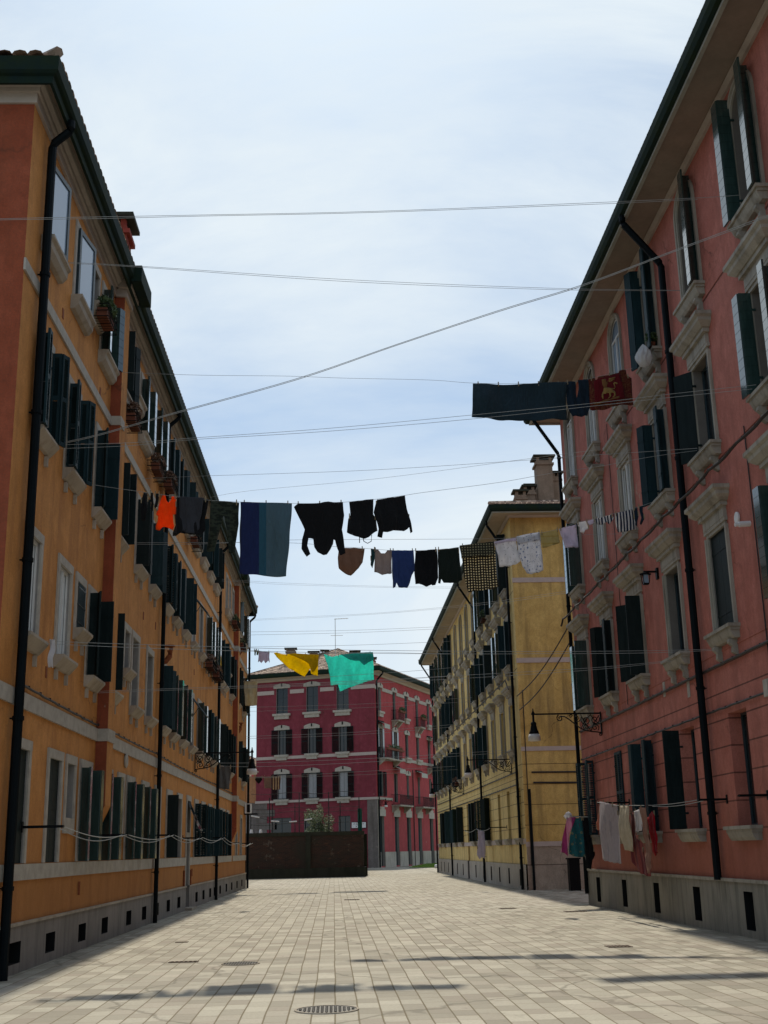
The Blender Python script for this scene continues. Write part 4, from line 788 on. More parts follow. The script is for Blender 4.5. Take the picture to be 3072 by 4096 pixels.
for i, u in enumerate((1.35, 5.8, 9.65, 13.4, 17.5, 21.5)):
    bal = i in (1, 3)
    mwin(MR, opsR, u, 15.1 if not bal else 14.6, 0.85, 2.4 if not bal else 2.9, sl=not bal, glass='glass_b' if i == 0 else 'glass', cas='cross', sh=(None, None) if i != 2 else ('closed', 'closed'), smat='shut' )
    bal = i in (0, 1, 4)
    mwin(MR, opsR, u, 11.0 if not bal else 10.5, 1.0, 2.4 if not bal else 2.9, sl=not bal, sh=('flat', 'flat') if i < 2 else (None, None), style='plank', smat='shut_g')
    bal = i in (1, 3)
    mwin(MR, opsR, u, 6.75 if not bal else 6.3, 1.1 if i < 2 else 0.75, 2.4 if not bal else 2.85, sl=False, li=i == 2, sh=('L', 'L') if i == 0 else (None, None), style='louvre', smat='shut_t')
    x = u; opsR.append((x - 0.62, x + 0.62, 0.12, 4.85, 0, 0.35, 1)); mb = MB(); mb.box(-0.62, 0.62, 0.25, 0.3, 0.12, 4.85); mb.box(-0.5, -0.04, 0.22, 0.25, 0.4, 3.3); mb.box(0.04, 0.5, 0.22, 0.25, 0.4, 3.3); d = MR.put('door', mb.mesh('door', ['shut_t' if i % 2 else 'shut']), x, 0, 0)
    mb = MB(); K = 8; mb.box(-0.95, 0.95, -0.08, 0, 4.85, 5.5); mb.box(-0.6, 0.6, -0.09, 0, 5.5, 5.75); link('lintel', cached('dl', lambda: mb.mesh('lintel', ['trim'])), d)
ML.put('wall', wall_mesh('wall', WLn, 0, TOPZ, opsL, ['maroon', 'reveal', 'dark'])); MR.put('wall', wall_mesh('wall', WRn, 0, TOPZ, opsR, ['maroon_lit', 'reveal', 'dark']))
mb = MB(); mb.face([(0, 0, 0), (0, WRn, 0), (0, WRn, TOPZ), (0, 0, TOPZ)]); ML.put('side_wall', mb.mesh('side_wall', ['maroon'])); mb = MB(); mb.face([(WRn, 0, 0), (WRn, WLn, 0), (WRn, WLn, TOPZ), (WRn, 0, TOPZ)]); MR.put('side_wall', mb.mesh('side_wall', ['maroon_lit']))
# bands
mb = MB(); segs = [(0, WLn - 11.05), (WLn - 9.25, WLn - 7.7), (WLn - 5.9, WLn - 4.4), (WLn - 2.55, WLn + 0.05)]
for a, b in segs: mb = MB(); mb.box(a, b, -0.08, 0, 17.3, 17.7); ML.put('string_course', mb.mesh('string_course', ['band']))
mb = MB(); mb.box(-0.05, WLn + 0.05, -0.06, 0, 10.72, 11.02); ML.put('string_course', mb.mesh('string_course', ['band'])); mb = MB(); mb.box(-0.05, WLn + 0.1, -0.12, 0, 6.42, 6.66); ML.put('string_course', mb.mesh('string_course', ['band']))
mb = MB(); e = [0] + sum([[u - 0.65, u + 0.65] for u in (1.35, 5.8, 9.65, 13.4, 17.5, 21.5)], []) + [WRn]
for a, b in zip(e[0::2], e[1::2]): mb.box(a, b, -0.08, 0, 17.2, 17.55)
mb.box(7.5, WRn, -0.06, 0, 10.55, 10.85); mb.box(-0.1, 4.4, -0.12, 0, 6.42, 6.66); MR.put('string_course', mb.mesh('string_course_r', ['trim']))
# quoins and pale corner plaster
mb = MB()
for k in range(10):
    w_ = 1.25 if k % 2 else 2.1; mb.box(-0.04, w_, -0.05, 0, k * 0.64 + 0.01, k * 0.64 + 0.63)
ML.put('corner_stones', mb.mesh('corner_stones', ['greyplaster'])); mb = MB(); mb.box(WLn - 1.0, WLn + 0.06, -0.06, 0, 0, 6.4)
ML.put('corner_plaster', mb.mesh('corner_plaster', ['greyplaster']))
mb = MB(); mb.box(-0.02, 0.35, -0.05, 0, 0, 6.4); e = [0.35] + sum([[u - 0.62, u + 0.62] for u in (1.35, 5.8, 9.65, 13.4, 17.5, 21.5)], []) + [WRn]
for a, b in zip(e[0::2], e[1::2]): mb.box(a, b, -0.08, 0, 0, 1.45)
MR.put('plinth', mb.mesh('plinth', ['plinth_y']))
# eaves, roof: rectangle aligned with the two faces
for F, ln, dd in ((ML, WLn, WRn),):
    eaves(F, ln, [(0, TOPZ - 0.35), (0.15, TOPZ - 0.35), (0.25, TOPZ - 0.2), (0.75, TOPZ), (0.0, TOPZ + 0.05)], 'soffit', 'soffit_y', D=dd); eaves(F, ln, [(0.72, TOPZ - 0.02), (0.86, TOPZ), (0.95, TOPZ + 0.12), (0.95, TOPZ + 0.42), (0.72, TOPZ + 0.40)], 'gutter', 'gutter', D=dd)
ctr = ML.world(WLn / 2, WRn / 2, 0); hip_roof(MBd, ctr.x, ctr.y, WLn + 1.8, WRn + 1.8, aL - math.pi, TOPZ + 0.40, 0.44, rows=True, col=0.26, rowlen=0.45)
for x, y, w_, z0, z1 in ((WLn - 10.6, 3.2, 0.95, 19, 22.3), (WLn - 8.3, 4.0, 0.9, 19, 21.9), (WLn - 7.6, 5.4, 0.6, 20, 22.2), (WLn - 3.6, 4.0, 0.8, 19.5, 21.6), (WLn - 0.9, 1.2, 1.0, 18.4, 20.3)):
    q = ML.world(x, y, 0); chimney(MBd, q.x, q.y, w_, w_, z0, z1, 'chim_red' if z1 < 21 else 'chim_b', 0.2)
q = ML.world(WLn - 5.6, 3.5, 0); mb = MB(); qx, qy = q.x - MC[0], q.y - MC[1]; mb.tube([(qx, qy, 20), (qx, qy, 25.4)], 0.035, 5); mb.tube([(qx - 0.1, qy, 25.35), (qx + 1.4, qy + 0.1, 25.45)], 0.03, 4); mb.tube([(qx - 0.5, qy, 23.6), (qx + 0.8, qy, 23.6)], 0.025, 4)
for k in range(5): mb.tube([(qx + 0.1 + k * 0.28, qy - 0.25, 25.4), (qx + 0.1 + k * 0.28, qy + 0.25, 25.4)], 0.018, 4)
mb.build('television_aerial', ['frame'], MBd)
downpipe(MR, 0.25, TOPZ - 0.9, 0.0, 0.8, TOPZ, 0.09, bracket=False); mb = MB(); mb.tube([(11.2, -0.08, 0), (11.2, -0.08, 9.8)], 0.05, 6); MR.put('downpipe', mb.mesh('thin_pipe', ['cable']))
def leaves(mb, n, cx, cy, cz, rx, ry, rz, s, mi=0, rnd=random):
    for _ in range(n):
        while True:
            a, b, c = rnd.uniform(-1, 1), rnd.uniform(-1, 1), rnd.uniform(-1, 1)
            if a * a + b * b + c * c < 1: break
        p = Vector((cx + a * rx, cy + b * ry, cz + c * rz)); u = Vector((rnd.uniform(-1, 1), rnd.uniform(-1, 1), rnd.uniform(-1, 1))).normalized(); v = u.cross(Vector((rnd.uniform(-1, 1), rnd.uniform(-1, 1), rnd.uniform(-1, 1)))).normalized()
        k = s * rnd.uniform(0.6, 1.3); mb.face([p - u * k, p + v * k * 0.45, p + u * k, p - v * k * 0.45], mi)
def balcony(F, x, z, w, d=0.95, plants=True, hgt=1.0):
    mb = MB(); mb.box(-w / 2, w / 2, -d, 0, -0.14, 0, 0); mb.xprism([(0, -0.14), (-d + 0.12, -0.14), (-0.25, -0.62), (0, -0.75)], -w / 2 + 0.1, -w / 2 + 0.35, 0); mb.xprism([(0, -0.14), (-d + 0.12, -0.14), (-0.25, -0.62), (0, -0.75)], w / 2 - 0.35, w / 2 - 0.1, 0)
    o = F.put('balcony', mb.mesh('balcony', ['stone']), x, 0, z); mb = MB()
    for a in (0.06, hgt): mb.tube([(-w / 2 + 0.03, 0, a), (-w / 2 + 0.03, -d + 0.03, a), (w / 2 - 0.03, -d + 0.03, a), (w / 2 - 0.03, 0, a)], 0.022, 5)
    k = int(w / 0.12)
    for i in range(k + 1): xx = -w / 2 + 0.03 + (w - 0.06) * i / k; mb.box(xx - 0.01, xx + 0.01, -d + 0.02, -d + 0.04, 0.06, hgt)
    for i in range(int(d / 0.12)): yy = -d + 0.03 + i * 0.12; mb.box(-w / 2 + 0.02, -w / 2 + 0.04, yy - 0.01, yy + 0.01, 0.06, hgt); mb.box(w / 2 - 0.04, w / 2 - 0.02, yy - 0.01, yy + 0.01, 0.06, hgt)
    link('railing', mb.mesh('railing', ['iron']), o)
    if plants: mb = MB(); mb.box(-w / 2, w / 2, -d - 0.22, -d, hgt - 0.22, hgt - 0.02, 1); leaves(mb, 260, 0, -d - 0.1, hgt + 0.12, w / 2, 0.2, 0.25, 0.09, 0); link('planter', mb.mesh('planter', ['leaf', 'terra']), o)
    return o
balcony(MR, 5.8, 14.55, 1.9, 0.8); balcony(MR, 13.4, 14.5, 1.8, 0.7, True); balcony(MR, 2.9, 10.45, 5.0, 0.95); balcony(MR, 17.5, 10.3, 2.0, 0.8, False); balcony(MR, 6.4, 6.0, 4.2, 0.95, False); balcony(MR, 13.9, 6.0, 4.0, 0.95, False)
mst = bpy.data.materials.new('striped_awning'); mst.use_nodes = True; t = mst.node_tree; p_ = pos(t); s_ = sep(t, p_); f_ = math_(t, 'GREATER_THAN', math_(t, 'FRACT', math_(t, 'MULTIPLY', math_(t, 'ADD', s_[0], s_[1]), 2.6)), 0.5); t.links.new(mixc(t, f_, (0.55, 0.52, 0.45), (0.05, 0.09, 0.06)), t.nodes['Principled BSDF'].inputs['Base Color'])
M['awn'] = mst
for x, z, w_ in ((1.4, 13.9, 1.7), (17.5, 13.6, 1.6), (5.9, 9.7, 1.8), (13.3, 9.6, 2.1)):
    mb = MB(); mb.xprism([(0, 0.25), (-0.14, 0.25), (-0.14, 0.1), (0, 0.1)], -w_ / 2, w_ / 2, 1); mb.face([(-w_ / 2, -0.1, 0.14), (w_ / 2, -0.1, 0.14), (w_ / 2, -0.75, -0.12), (-w_ / 2, -0.75, -0.12)]); mb.face([(-w_ / 2, -0.75, -0.12), (w_ / 2, -0.75, -0.12), (w_ / 2, -0.75, -0.55), (-w_ / 2, -0.75, -0.55)]); MR.put('awning', mb.mesh('awning', ['awn', 'dark']), x, 0, z)
# street-name plate
mb = MB(); mb.box(-0.78, 0.78, -0.04, 0, -0.3, 0.3, 1); mb.box(-0.74, 0.74, -0.05, -0.04, -0.26, 0.26, 0); plate = ML.put('street_name_plate', mb.mesh('street_name_plate', ['white', 'dark']), WLn - 1.9, -0.06, 4.03)
def text_mesh(s, size, mat, name='lettering', ext=0.004):
    cu = bpy.data.curves.new(name, 'FONT'); cu.body = s; cu.size = size; cu.extrude = ext; cu.align_x = 'CENTER'; cu.align_y = 'CENTER'; tmp = bpy.data.objects.new(name, cu); C.objects.link(tmp)
    dg = bpy.context.evaluated_depsgraph_get(); me = bpy.data.meshes.new_from_object(tmp.evaluated_get(dg)); bpy.data.objects.remove(tmp); me.materials.clear(); me.materials.append(M[mat]); return me
for s_t, z in (('P. RCCA  V', 0.1), ('A VOV', -0.12)):
    o = link('lettering', text_mesh(s_t, 0.22, 'dark'), plate, (0, -0.056, z)); o.rotation_euler = (math.radians(90), 0, 0)
# ================================================================== low salmon house left of the maroon one
SB = empty('salmon_house', tuple(ML.world(0, 0, 0))); tag(SB, 'low salmon house with pale tiled roof adjoining the maroon house on its left', 'building')
SF = Facade(SB, (ML.world(-9, 0.25, 0).x, ML.world(-9, 0.25, 0).y), aL - math.pi)
o_ = [(2.0, 3.0, 7.2, 8.6, 0, 0.25, 1), (5.5, 6.5, 7.2, 8.6, 0, 0.25, 1)]
SF.put('wall', wall_mesh('wall', 9.0, 6.5, 9.5, o_, ['salmon', 'reveal', 'dark']))
for x in (2.5, 6.0): window(SF, x, 7.2, 1.0, 1.4, 'flat', ('L', 'L'), 'plank', 'shut')
mb = MB(); mb.face([(0, -0.03, 0), (9, -0.03, 0), (9, -0.03, 6.5), (0, -0.03, 6.5)]); mb.face([(0, -0.03, 6.5), (9, -0.03, 6.5), (9, 0, 6.5), (0, 0, 6.5)]); SF.put('stone_base', mb.mesh('stone_base', ['greyplaster']))
mb = MB(); mb.face([(0, 0, 0), (0, 9, 0), (0, 9, 9.5), (0, 0, 9.5)]); mb.face([(0, 9, 0), (9, 9, 0), (9, 9, 9.5), (0, 9, 9.5)]); SF.put('side_wall', mb.mesh('side_wall', ['salmon']))
q = SF.world(4.5, 4.5, 0); hip_roof(SB, q.x, q.y, 9.5, 9.6, aL - math.pi, 9.5, 0.55, rows=True, col=0.3)

# ================================================================== BRICK GARDEN WALL
BW = empty('brick_garden_wall', (-1.8, 81.1, 0)); tag(BW, 'dark old brick wall with mossy foot enclosing the garden at the end of the left block', 'wall')
mb = MB(); mb.box(-6.6, 3.75, 0, 0.32, 0, 2.62, 0); mb.obox((3.6, 0.32), (4.5, 34), 0.32, 0, 2.62, 0); mb.build('brick_wall', ['brick'], BW)
mb = MB(); mb.box(-6.65, 3.8, -0.05, 0.37, 2.62, 2.86); mb.obox((3.6, 0.37), (4.5, 34), 0.42, 2.62, 2.86); mb.build('coping', ['mossy'], BW)
mb = MB(); mb.box(-6.62, 3.9, -0.16, 0.0, 0, 0.6); mb.obox((3.82, 0.0), (4.72, 34), 0.14, 0, 0.6); mb.box(-0.02, 0.3, -0.14, 0.0, 0.6, 2.62)
for y in (3, 8, 13, 18, 23, 28): mb.box(3.7 + y * 0.0265, 3.98 + y * 0.0265, y, y + 0.4, 0, 2.7)
mb.build('footing', ['mossy'], BW)
gp = empty('garden_trellis', (-1.8, 81.6, 0)); tag(gp, 'thin iron poles and wires standing on the dark brick wall', 'trellis')
for x, h in ((-3.62, 4.77), (-2.4, 5.11), (-0.45, 5.39), (1.5, 5.4), (3.5, 5.05), (-2.2, 4.74), (-0.73, 4.71), (2.25, 4.79)):
    mb = MB(); mb.tube([(x, 0, 2.6), (x, 0, h)], 0.03, 5); mb.build('pole', ['iron'], gp)
for z in (5.36, 4.41, 4.13, 3.4):
    mb = MB(); mb.tube([(-3.6 + 7.1 * k / 12, 0, z - 0.06 * math.sin(math.pi * k / 3)) for k in range(13)], 0.014, 4); mb.build('wire', ['iron'], gp)
mb = MB(); mb.tube([(-3.6, 0, 3.95), (-2.9, 0, 3.8), (-2.3, 0, 3.62), (-0.6, 0, 3.55), (0.5, 0, 3.72)], 0.015, 4); mb.build('wire', ['iron'], gp)
for i, (x0, x1, z0, z1) in enumerate(((-3.6, -3.05, 3.97, 3.86), (-2.3, -1.75, 3.62, 3.57), (-1.1, -0.6, 3.54, 3.56), (-0.1, 0.4, 3.62, 3.7))):
    mb = MB(); mb.tube([(x0, 0, z0), (x1, 0, z1)], 0.05, 6); mb.build('insulator', ['white'], gp)
mb = MB()
for k in range(14):
    x = 3.42 + k * 0.018; mb.tube([(x, 0.05 * math.sin(k), 2.75), (x + 0.03 * math.sin(k * 2), 0.04, 4.3)], 0.02, 4)
mb.box(3.44, 3.66, 0.03, 0.05, 2.8, 4.1); tag(mb.build('green_netting', ['net'], None, (-1.8, 81.6, 0)), 'bunched green netting hung on the pole at the right end of the brick wall', 'netting')
for i, x in enumerate((-5.35, -4.75)):
    mb = MB(); mb.lathe([(0.0, 0.24), (0.075, 0.24), (0.10, 0.12), (0.115, 0.0), (0.0, 0.0)], 0, 0, 0, 14)
    tag(mb.build('upturned_pot', ['white'], None, (x, 81.3, 2.86)), ('left' if i == 0 else 'right') + ' one of two upturned white pots on the brick wall coping', 'pot', 'upturned pots on the brick wall')
# bush
bt = empty('garden_bush', (-0.95, 87.5, 0)); tag(bt, 'pale variegated bushy shrub rising behind the dark brick wall', 'bush')
mb = MB(); mb.tube([(0, 0, 0), (0.05, 0, 1.2), (0, 0.05, 2.4)], 0.07, 7, 0, 0.04)
rr = random.Random(3); tips = []
for k in range(16):
    a = rr.uniform(0, 6.28); h0 = rr.uniform(0.9, 2.4); l = rr.uniform(0.6, 1.1); tp = (math.cos(a) * l, math.sin(a) * l, h0 + rr.uniform(0.6, 1.9)); mb.tube([(0, 0, h0), (tp[0] * 0.5, tp[1] * 0.5, (h0 + tp[2]) / 2 + 0.1), tp], 0.025, 5, 0, 0.008); tips.append(tp)
mb.build('trunk', ['bark'], bt)
mb = MB()
for tp in tips: leaves(mb, 230, tp[0] * 0.95, tp[1] * 0.9, tp[2], 0.38, 0.38, 0.5, 0.075, 0, rr)
leaves(mb, 1500, 0, 0, 2.9, 0.8, 0.8, 1.15, 0.075, 1, rr); leaves(mb, 240, 0.0, 0, 4.25, 0.28, 0.3, 0.65, 0.075, 0, rr)
mb.build('crown', ['leaf_v', 'leaf'], bt)
# lawn patch, kerb stone, chair by the maroon house
gp_ = [(9.3, 111.5), (7.0, 116.5), (9.0, 131), (11.9, 147), (15, 147), (15.5, 111)]
mb = MB(); mb.prism([(x, y) for x, y in gp_][::-1], 0.0, 0.05); tag(mb.build('lawn', ['grass']), 'small bright green lawn between the maroon and the yellow house', 'grass', None, 'stuff')
o = bpy.data.objects['lawn']; mb = MB(); rg = random.Random(5)
for _ in range(9000):
    x, y = rg.uniform(7, 15), rg.uniform(111.3, 146); 
    if x < 9.3 - (y - 111.5) * 0.46 if y < 116.5 else x < 7.2 + (y - 116.5) * 0.155: continue
    h = rg.uniform(0.06, 0.16); a = rg.uniform(0, 3.14); dx, dy = math.cos(a) * 0.05, math.sin(a) * 0.05; mb.face([(x - dx, y - dy, 0.04), (x + dx, y + dy, 0.04), (x + rg.uniform(-.05, .05), y + rg.uniform(-.05, .05), 0.04 + h)])
tag(mb.build('grass', ['grass']), 'grass blades of the small lawn between the houses', 'grass', None, 'stuff')
mb = MB(); mb.lathe([(0.0, 0.32), (0.10, 0.31), (0.17, 0.24), (0.16, 0.12), (0.12, 0.0), (0.0, 0.0)], 0, 0, 0, 12); tag(mb.build('white_stone', ['white'], None, (9.0, 109.8, 0), smooth=True), 'small rounded white stone at the edge of the lawn by the yellow corner', 'stone')
ch = empty('garden_chair', (10.7, 139, 0), 0.6); tag(ch, 'black garden armchair on the lawn against the maroon house', 'chair')
mb = MB(); mb.box(-0.25, 0.25, -0.24, 0.24, 0.42, 0.46); mb.build('seat', ['iron'], ch); mb = MB(); mb.xprism([(0.22, 0.46), (0.26, 0.46), (0.36, 0.95), (0.31, 0.95)], -0.24, 0.24); mb.build('backrest', ['iron'], ch)
for sx in (-1, 1):
    for sy in (-1, 1): mb = MB(); mb.tube([(sx * 0.22, sy * 0.2, 0.43), (sx * 0.26, sy * 0.26, 0)], 0.022, 6); mb.build('leg', ['iron'], ch)
    mb = MB(); mb.tube([(sx * 0.25, 0.26, 0.68), (sx * 0.27, -0.1, 0.68), (sx * 0.26, -0.2, 0.45)], 0.02, 6); mb.build('armrest', ['iron'], ch)

# ================================================================== WALL LAMPS
def wall_lamp(loc, rz, arm, label, scale=1.0, cat='street lamp', group='bracket lamps along the street'):
    """local +x points out from the wall, z=0 at the bar"""
    t = empty('wall_lamp', loc, rz); tag(t, label, cat, group)
    mb = MB(); mb.box(0, arm + 0.05, -0.018, 0.018, -0.02, 0.02); mb.box(-0.0, 0.03, -0.03, 0.03, -0.55, 0.04); mb.build('bracket_bar', ['iron'], t)
    mb = MB(); X = 0.95
    P = [(0.03, -0.52), (0.12, -0.50), (0.3, -0.48), (0.48, -0.44), (0.62, -0.36), (0.74, -0.26), (0.86, -0.16), (0.98, -0.08), (1.1, -0.06)]
    mb.tube([(x, 0, z) for x, z in P], 0.018, 5)
    def spiral(cx, cz, r0, turns, a0, dirn, th=0.012): mb.tube([(cx + (r0 * (1 - 0.85 * k / 22)) * math.cos(a0 + dirn * turns * 6.283 * k / 22), 0, cz + (r0 * (1 - 0.85 * k / 22)) * math.sin(a0 + dirn * turns * 6.283 * k / 22)) for k in range(23)], th, 4)
    spiral(1.12, -0.115, 0.09, 1.4, 1.2, -1, 0.016); spiral(0.17, -0.17, 0.13, 1.5, 2.5, 1); spiral(0.18, -0.38, 0.11, 1.4, 4.0, -1); spiral(0.42, -0.18, 0.14, 1.5, 0.6, -1); spiral(0.42, -0.37, 0.085, 1.3, 5.0, 1); spiral(0.66, -0.13, 0.10, 1.4, 3.6, 1); spiral(0.82, -0.07, 0.05, 1.2, 3.0, -1); spiral(0.05, -0.56, 0.05, 1.2, 1.5, 1, 0.014)
    for a, b, c, d in ((0.05, -0.3, 0.3, -0.02), (0.3, -0.46, 0.55, -0.03), (0.55, -0.38, 0.3, -0.05), (0.05, -0.05, 0.3, -0.48)): mb.tube([(a, 0, b), ((a + c) / 2 + 0.03, 0, (b + d) / 2), (c, 0, d)], 0.011, 4)
    mb.build('scrollwork', ['iron'], t)
    mb = MB(); mb.lathe([(0.0, 0.16), (0.012, 0.15), (0.022, 0.08), (0.05, 0.02), (0.03, -0.02), (0.032, -0.2), (0.07, -0.22), (0.08, -0.27), (0.07, -0.29), (0.085, -0.33), (0.10, -0.42), (0.125, -0.47), (0.14, -0.53), (0.0, -0.53)], arm, 0, 0, 16); mb.build('lamp_housing', ['iron'], t, smooth=True)
    mb = MB(); mb.lathe([(0.0, -0.71), (0.12, -0.71), (0.17, -0.70), (0.165, -0.60), (0.14, -0.53), (0.0, -0.53)], arm, 0, 0, 18); mb.build('lamp_shade', ['opal'], t, smooth=True)
    return t
wl = wall_lamp((7.24, 32.4, 5.04), math.pi, 1.84, 'black scroll bracket lamp on the red block in front of the yellow end wall')
p = LF.world(22.7, -0.02, 4.75); dup(wl, p, 0.0, 'black scroll bracket lamp on the orange block, near its far end'); 
dup(wl, (7.49, 51.1, 5.17), math.pi, 'black scroll bracket lamp on the yellow block, the nearer of two there'); dup(wl, (7.49, 70.3, 5.17), math.pi, 'black scroll bracket lamp on the yellow block, the farther of two there')
q = MR.world(0.9, -0.05, 6.4); ml_ = wall_lamp(q, aR - math.pi / 2, 0.55, 'small black lamp on the corner of the maroon house', group='bracket lamps along the street')
# carriage lantern
q = (7.2, 25.72, 7.3); t = empty('wall_lantern', q); tag(t, 'small dark box lantern on the red wall beside a second-floor window', 'lantern')
mb = MB(); mb.box(-0.28, 0.05, -0.02, 0.02, 0.1, 0.14); mb.box(0.0, 0.05, -0.06, 0.06, -0.05, 0.2); mb.build('arm', ['iron'], t)
mb = MB(); mb.lathe([(0.0, 0.12), (0.13, 0.08), (0.13, 0.05), (0.0, 0.05)], -0.24, 0, 0, 4)
for sx in (-1, 1):
    for sy in (-1, 1): mb.tube([(-0.24 + sx * 0.08, sy * 0.08, 0.06), (-0.24 + sx * 0.06, sy * 0.06, -0.14)], 0.01, 4)
mb.box(-0.3, -0.18, -0.06, 0.06, -0.17, -0.14); mb.build('cage', ['iron'], t); mb = MB(); mb.box(-0.29, -0.19, -0.05, 0.05, -0.14, 0.05); mb.build('glass', ['glass_s'], t)
# air conditioner
p = LF.world(43.0, -0.35, 3.45); t = empty('air_conditioner', p, TH); tag(t, 'air conditioning unit on the far end of the orange block', 'air conditioner')
mb = MB(); mb.box(-0.36, 0.36, 0.02, 0.30, 0, 0.46); mb.build('casing', ['white'], t); mb = MB(); mb.box(-0.375, -0.36, 0.05, 0.20, 0.04, 0.42); o = mb.build('side_grille', ['dark'], t); mb = MB(); mb.box(-0.35, -0.3, -0.3, 0.35, -0.05, 0); mb.box(0.3, 0.35, -0.3, 0.35, -0.05, 0); mb.build('bracket', ['iron'], t)

# ================================================================== FLOWER BOXES
def flower_box(F, x, z, w, label, leafm='flower', n=500, d=0.28, pots=True):
    p = F.world(x, -0.25, z); t = empty('flower_box', p, F.th); tag(t, label, 'flower box', 'flower boxes hung under windows')
    mb = MB()
    for zz in (0.0, 0.12, 0.26): mb.tube([(-w / 2, 0.2, zz), (-w / 2, -d / 2, zz), (w / 2, -d / 2, zz), (w / 2, 0.2, zz)], 0.011, 4)
    for k in range(int(w / 0.12) + 1): xx = -w / 2 + k * 0.12; mb.tube([(xx, 0.15, 0), (xx, -d / 2, 0), (xx, -d / 2, 0.26)], 0.007, 4)
    mb.build('rack', ['iron'], t)
    for k in range(max(1, int(w / 0.4))):
        xx = -w / 2 + 0.2 + k * 0.4; mb = MB(); mb.box(xx - 0.16, xx + 0.16, -0.1, 0.1, 0.02, 0.2); mb.build('pot', ['terra'], t)
    mb = MB(); leaves(mb, n, 0, 0, 0.34, w / 2, 0.18, 0.22, 0.05, 0); mb.build('plants', [leafm], t)
for x, z, w, lb, lm, n in ((4.95, 11.62, 0.9, 'flower box of trailing green plants under the narrow attic window, nearest on the orange block', 'leaf', 1700), (8.3, 10.72, 0.8, 'flower box of dry plants under the attic window just beyond the orange flue', 'flower', 500), (12.0, 10.75, 1.0, 'terracotta flower boxes between two attic windows of the orange block', 'flower', 350),
                           (14.1, 10.95, 1.1, 'flower box full of dry heather above the orange shirt', 'flower', 900), (19.9, 10.9, 1.2, 'empty iron flower rack under an attic window above the grey panelled shirt', 'flower', 30), (24.9, 7.75, 1.4, 'flower rack with pots at mid height of the orange block, above the lamp', 'flower', 260), (27.2, 7.72, 1.4, 'flower rack with red blooms beside a downpipe on the orange block', 'flower', 350), (34.3, 10.95, 1.4, 'green planter rack under the three narrow attic windows', 'leaf', 200), (37.6, 10.55, 1.3, 'green planter rack on the far flue of the orange block', 'leaf', 160)):
    flower_box(LF, x, z, w, lb, lm, n)
flower_box(YFc, YE - 56.2, 12.0, 1.2, 'flower box of green plants under an attic window of the yellow block', 'leaf', 500); flower_box(YFc, YE - 72.5, 5.15, 1.6, 'flower box of dry plants under a first floor window of the yellow block', 'flower', 400)
flower_box(MR, 0.0, 0, 0.1, 'x', 'leaf', 1) if False else None
t = empty('potted_plant', (7.08, 24.05, 12.04)); tag(t, 'small potted plant on the red attic sill beside the white bag', 'plant'); mb = MB(); mb.lathe([(0, 0.14), (0.08, 0.14), (0.055, 0.0), (0, 0)], 0, 0, 0, 12); mb.build('pot', ['terra'], t); mb = MB(); leaves(mb, 160, 0, 0, 0.25, 0.14, 0.14, 0.14, 0.05); mb.build('leaves', ['leaf'], t)
# white plastic bag hanging at the sill
bm = bmesh.new(); bmesh.ops.create_icosphere(bm, subdivisions=4, radius=1.0); rr = random.Random(4)
for v in bm.verts:
    z = v.co.z; a = math.atan2(v.co.y, v.co.x); k = 1 + 0.09 * math.sin(5 * a + 3 * z) + 0.06 * math.sin(11 * a - 4 * z); top = max(0, z); v.co.x *= 0.17 * k * (1 - 0.7 * top ** 3); v.co.y *= 0.21 * k * (1 - 0.7 * top ** 3); v.co.z = z * 0.23 * (1 + 0.3 * top) + 0.02 * math.sin(9 * a) * (1 - abs(z))
me = bpy.data.meshes.new('plastic_bag'); bm.to_mesh(me); bm.free(); me.materials.append(cloth('bag_plastic', (0.75, 0.76, 0.78), 0.4)); me.polygons.foreach_set('use_smooth', [True] * len(me.polygons)); tag(link('plastic_bag', me, None, (6.86, 24.0, 11.83)), 'white plastic bag hanging from a red attic window sill', 'bag')

# ================================================================== DRYING ARMS at ground floor
def arm(F, x, z, L_=0.75, label=''):
    p = F.world(x, 0, z); t = empty('drying_arm', p, F.th); tag(t, label, 'drying arm', 'iron drying arms beside ground floor windows')
    mb = MB(); mb.box(-0.015, 0.015, -L_, 0.0, -0.02, 0.02); mb.box(-0.03, 0.03, -0.02, 0.0, -0.08, 0.08); mb.box(-0.06, 0.06, -L_, -L_ + 0.03, -0.012, 0.012); mb.build('bar', ['iron'], t)
def cord(pts, label, name='clothes_line', r=0.006, mat='line', cat='clothes line', group=None, kn=True):
    mb = MB(); mb.tube(pts, r, 5); o = mb.build(name, [mat]); tag(o, label, cat, group); return o
arms = [(LF, 1.8, 2.05, .62), (LF, 7.4, 2.0, .62), (LF, 14.0, 2.08, .62), (LF, 20.3, 2.08, .6), (LF, 26.9, 2.15, .6), (LF, 33.5, 2.02, .6), (LF, 40.5, 2.05, .6), (RF, YF - 22.43, 2.37, .55), (RF, YF - 26.1, 2.39, .55), (RF, YF - 29.95, 2.6, .8), (RF, YF - 33.85, 2.38, .85), (RF, YF - 20.28, 2.35, .5), (YFc, YE - 53.4, 2.45, .8), (YFc, YE - 59.0, 2.5, .8), (YFc, YE - 64.5, 2.5, .8)]
nm = ['orange'] * 7 + ['red'] * 5 + ['yellow'] * 3
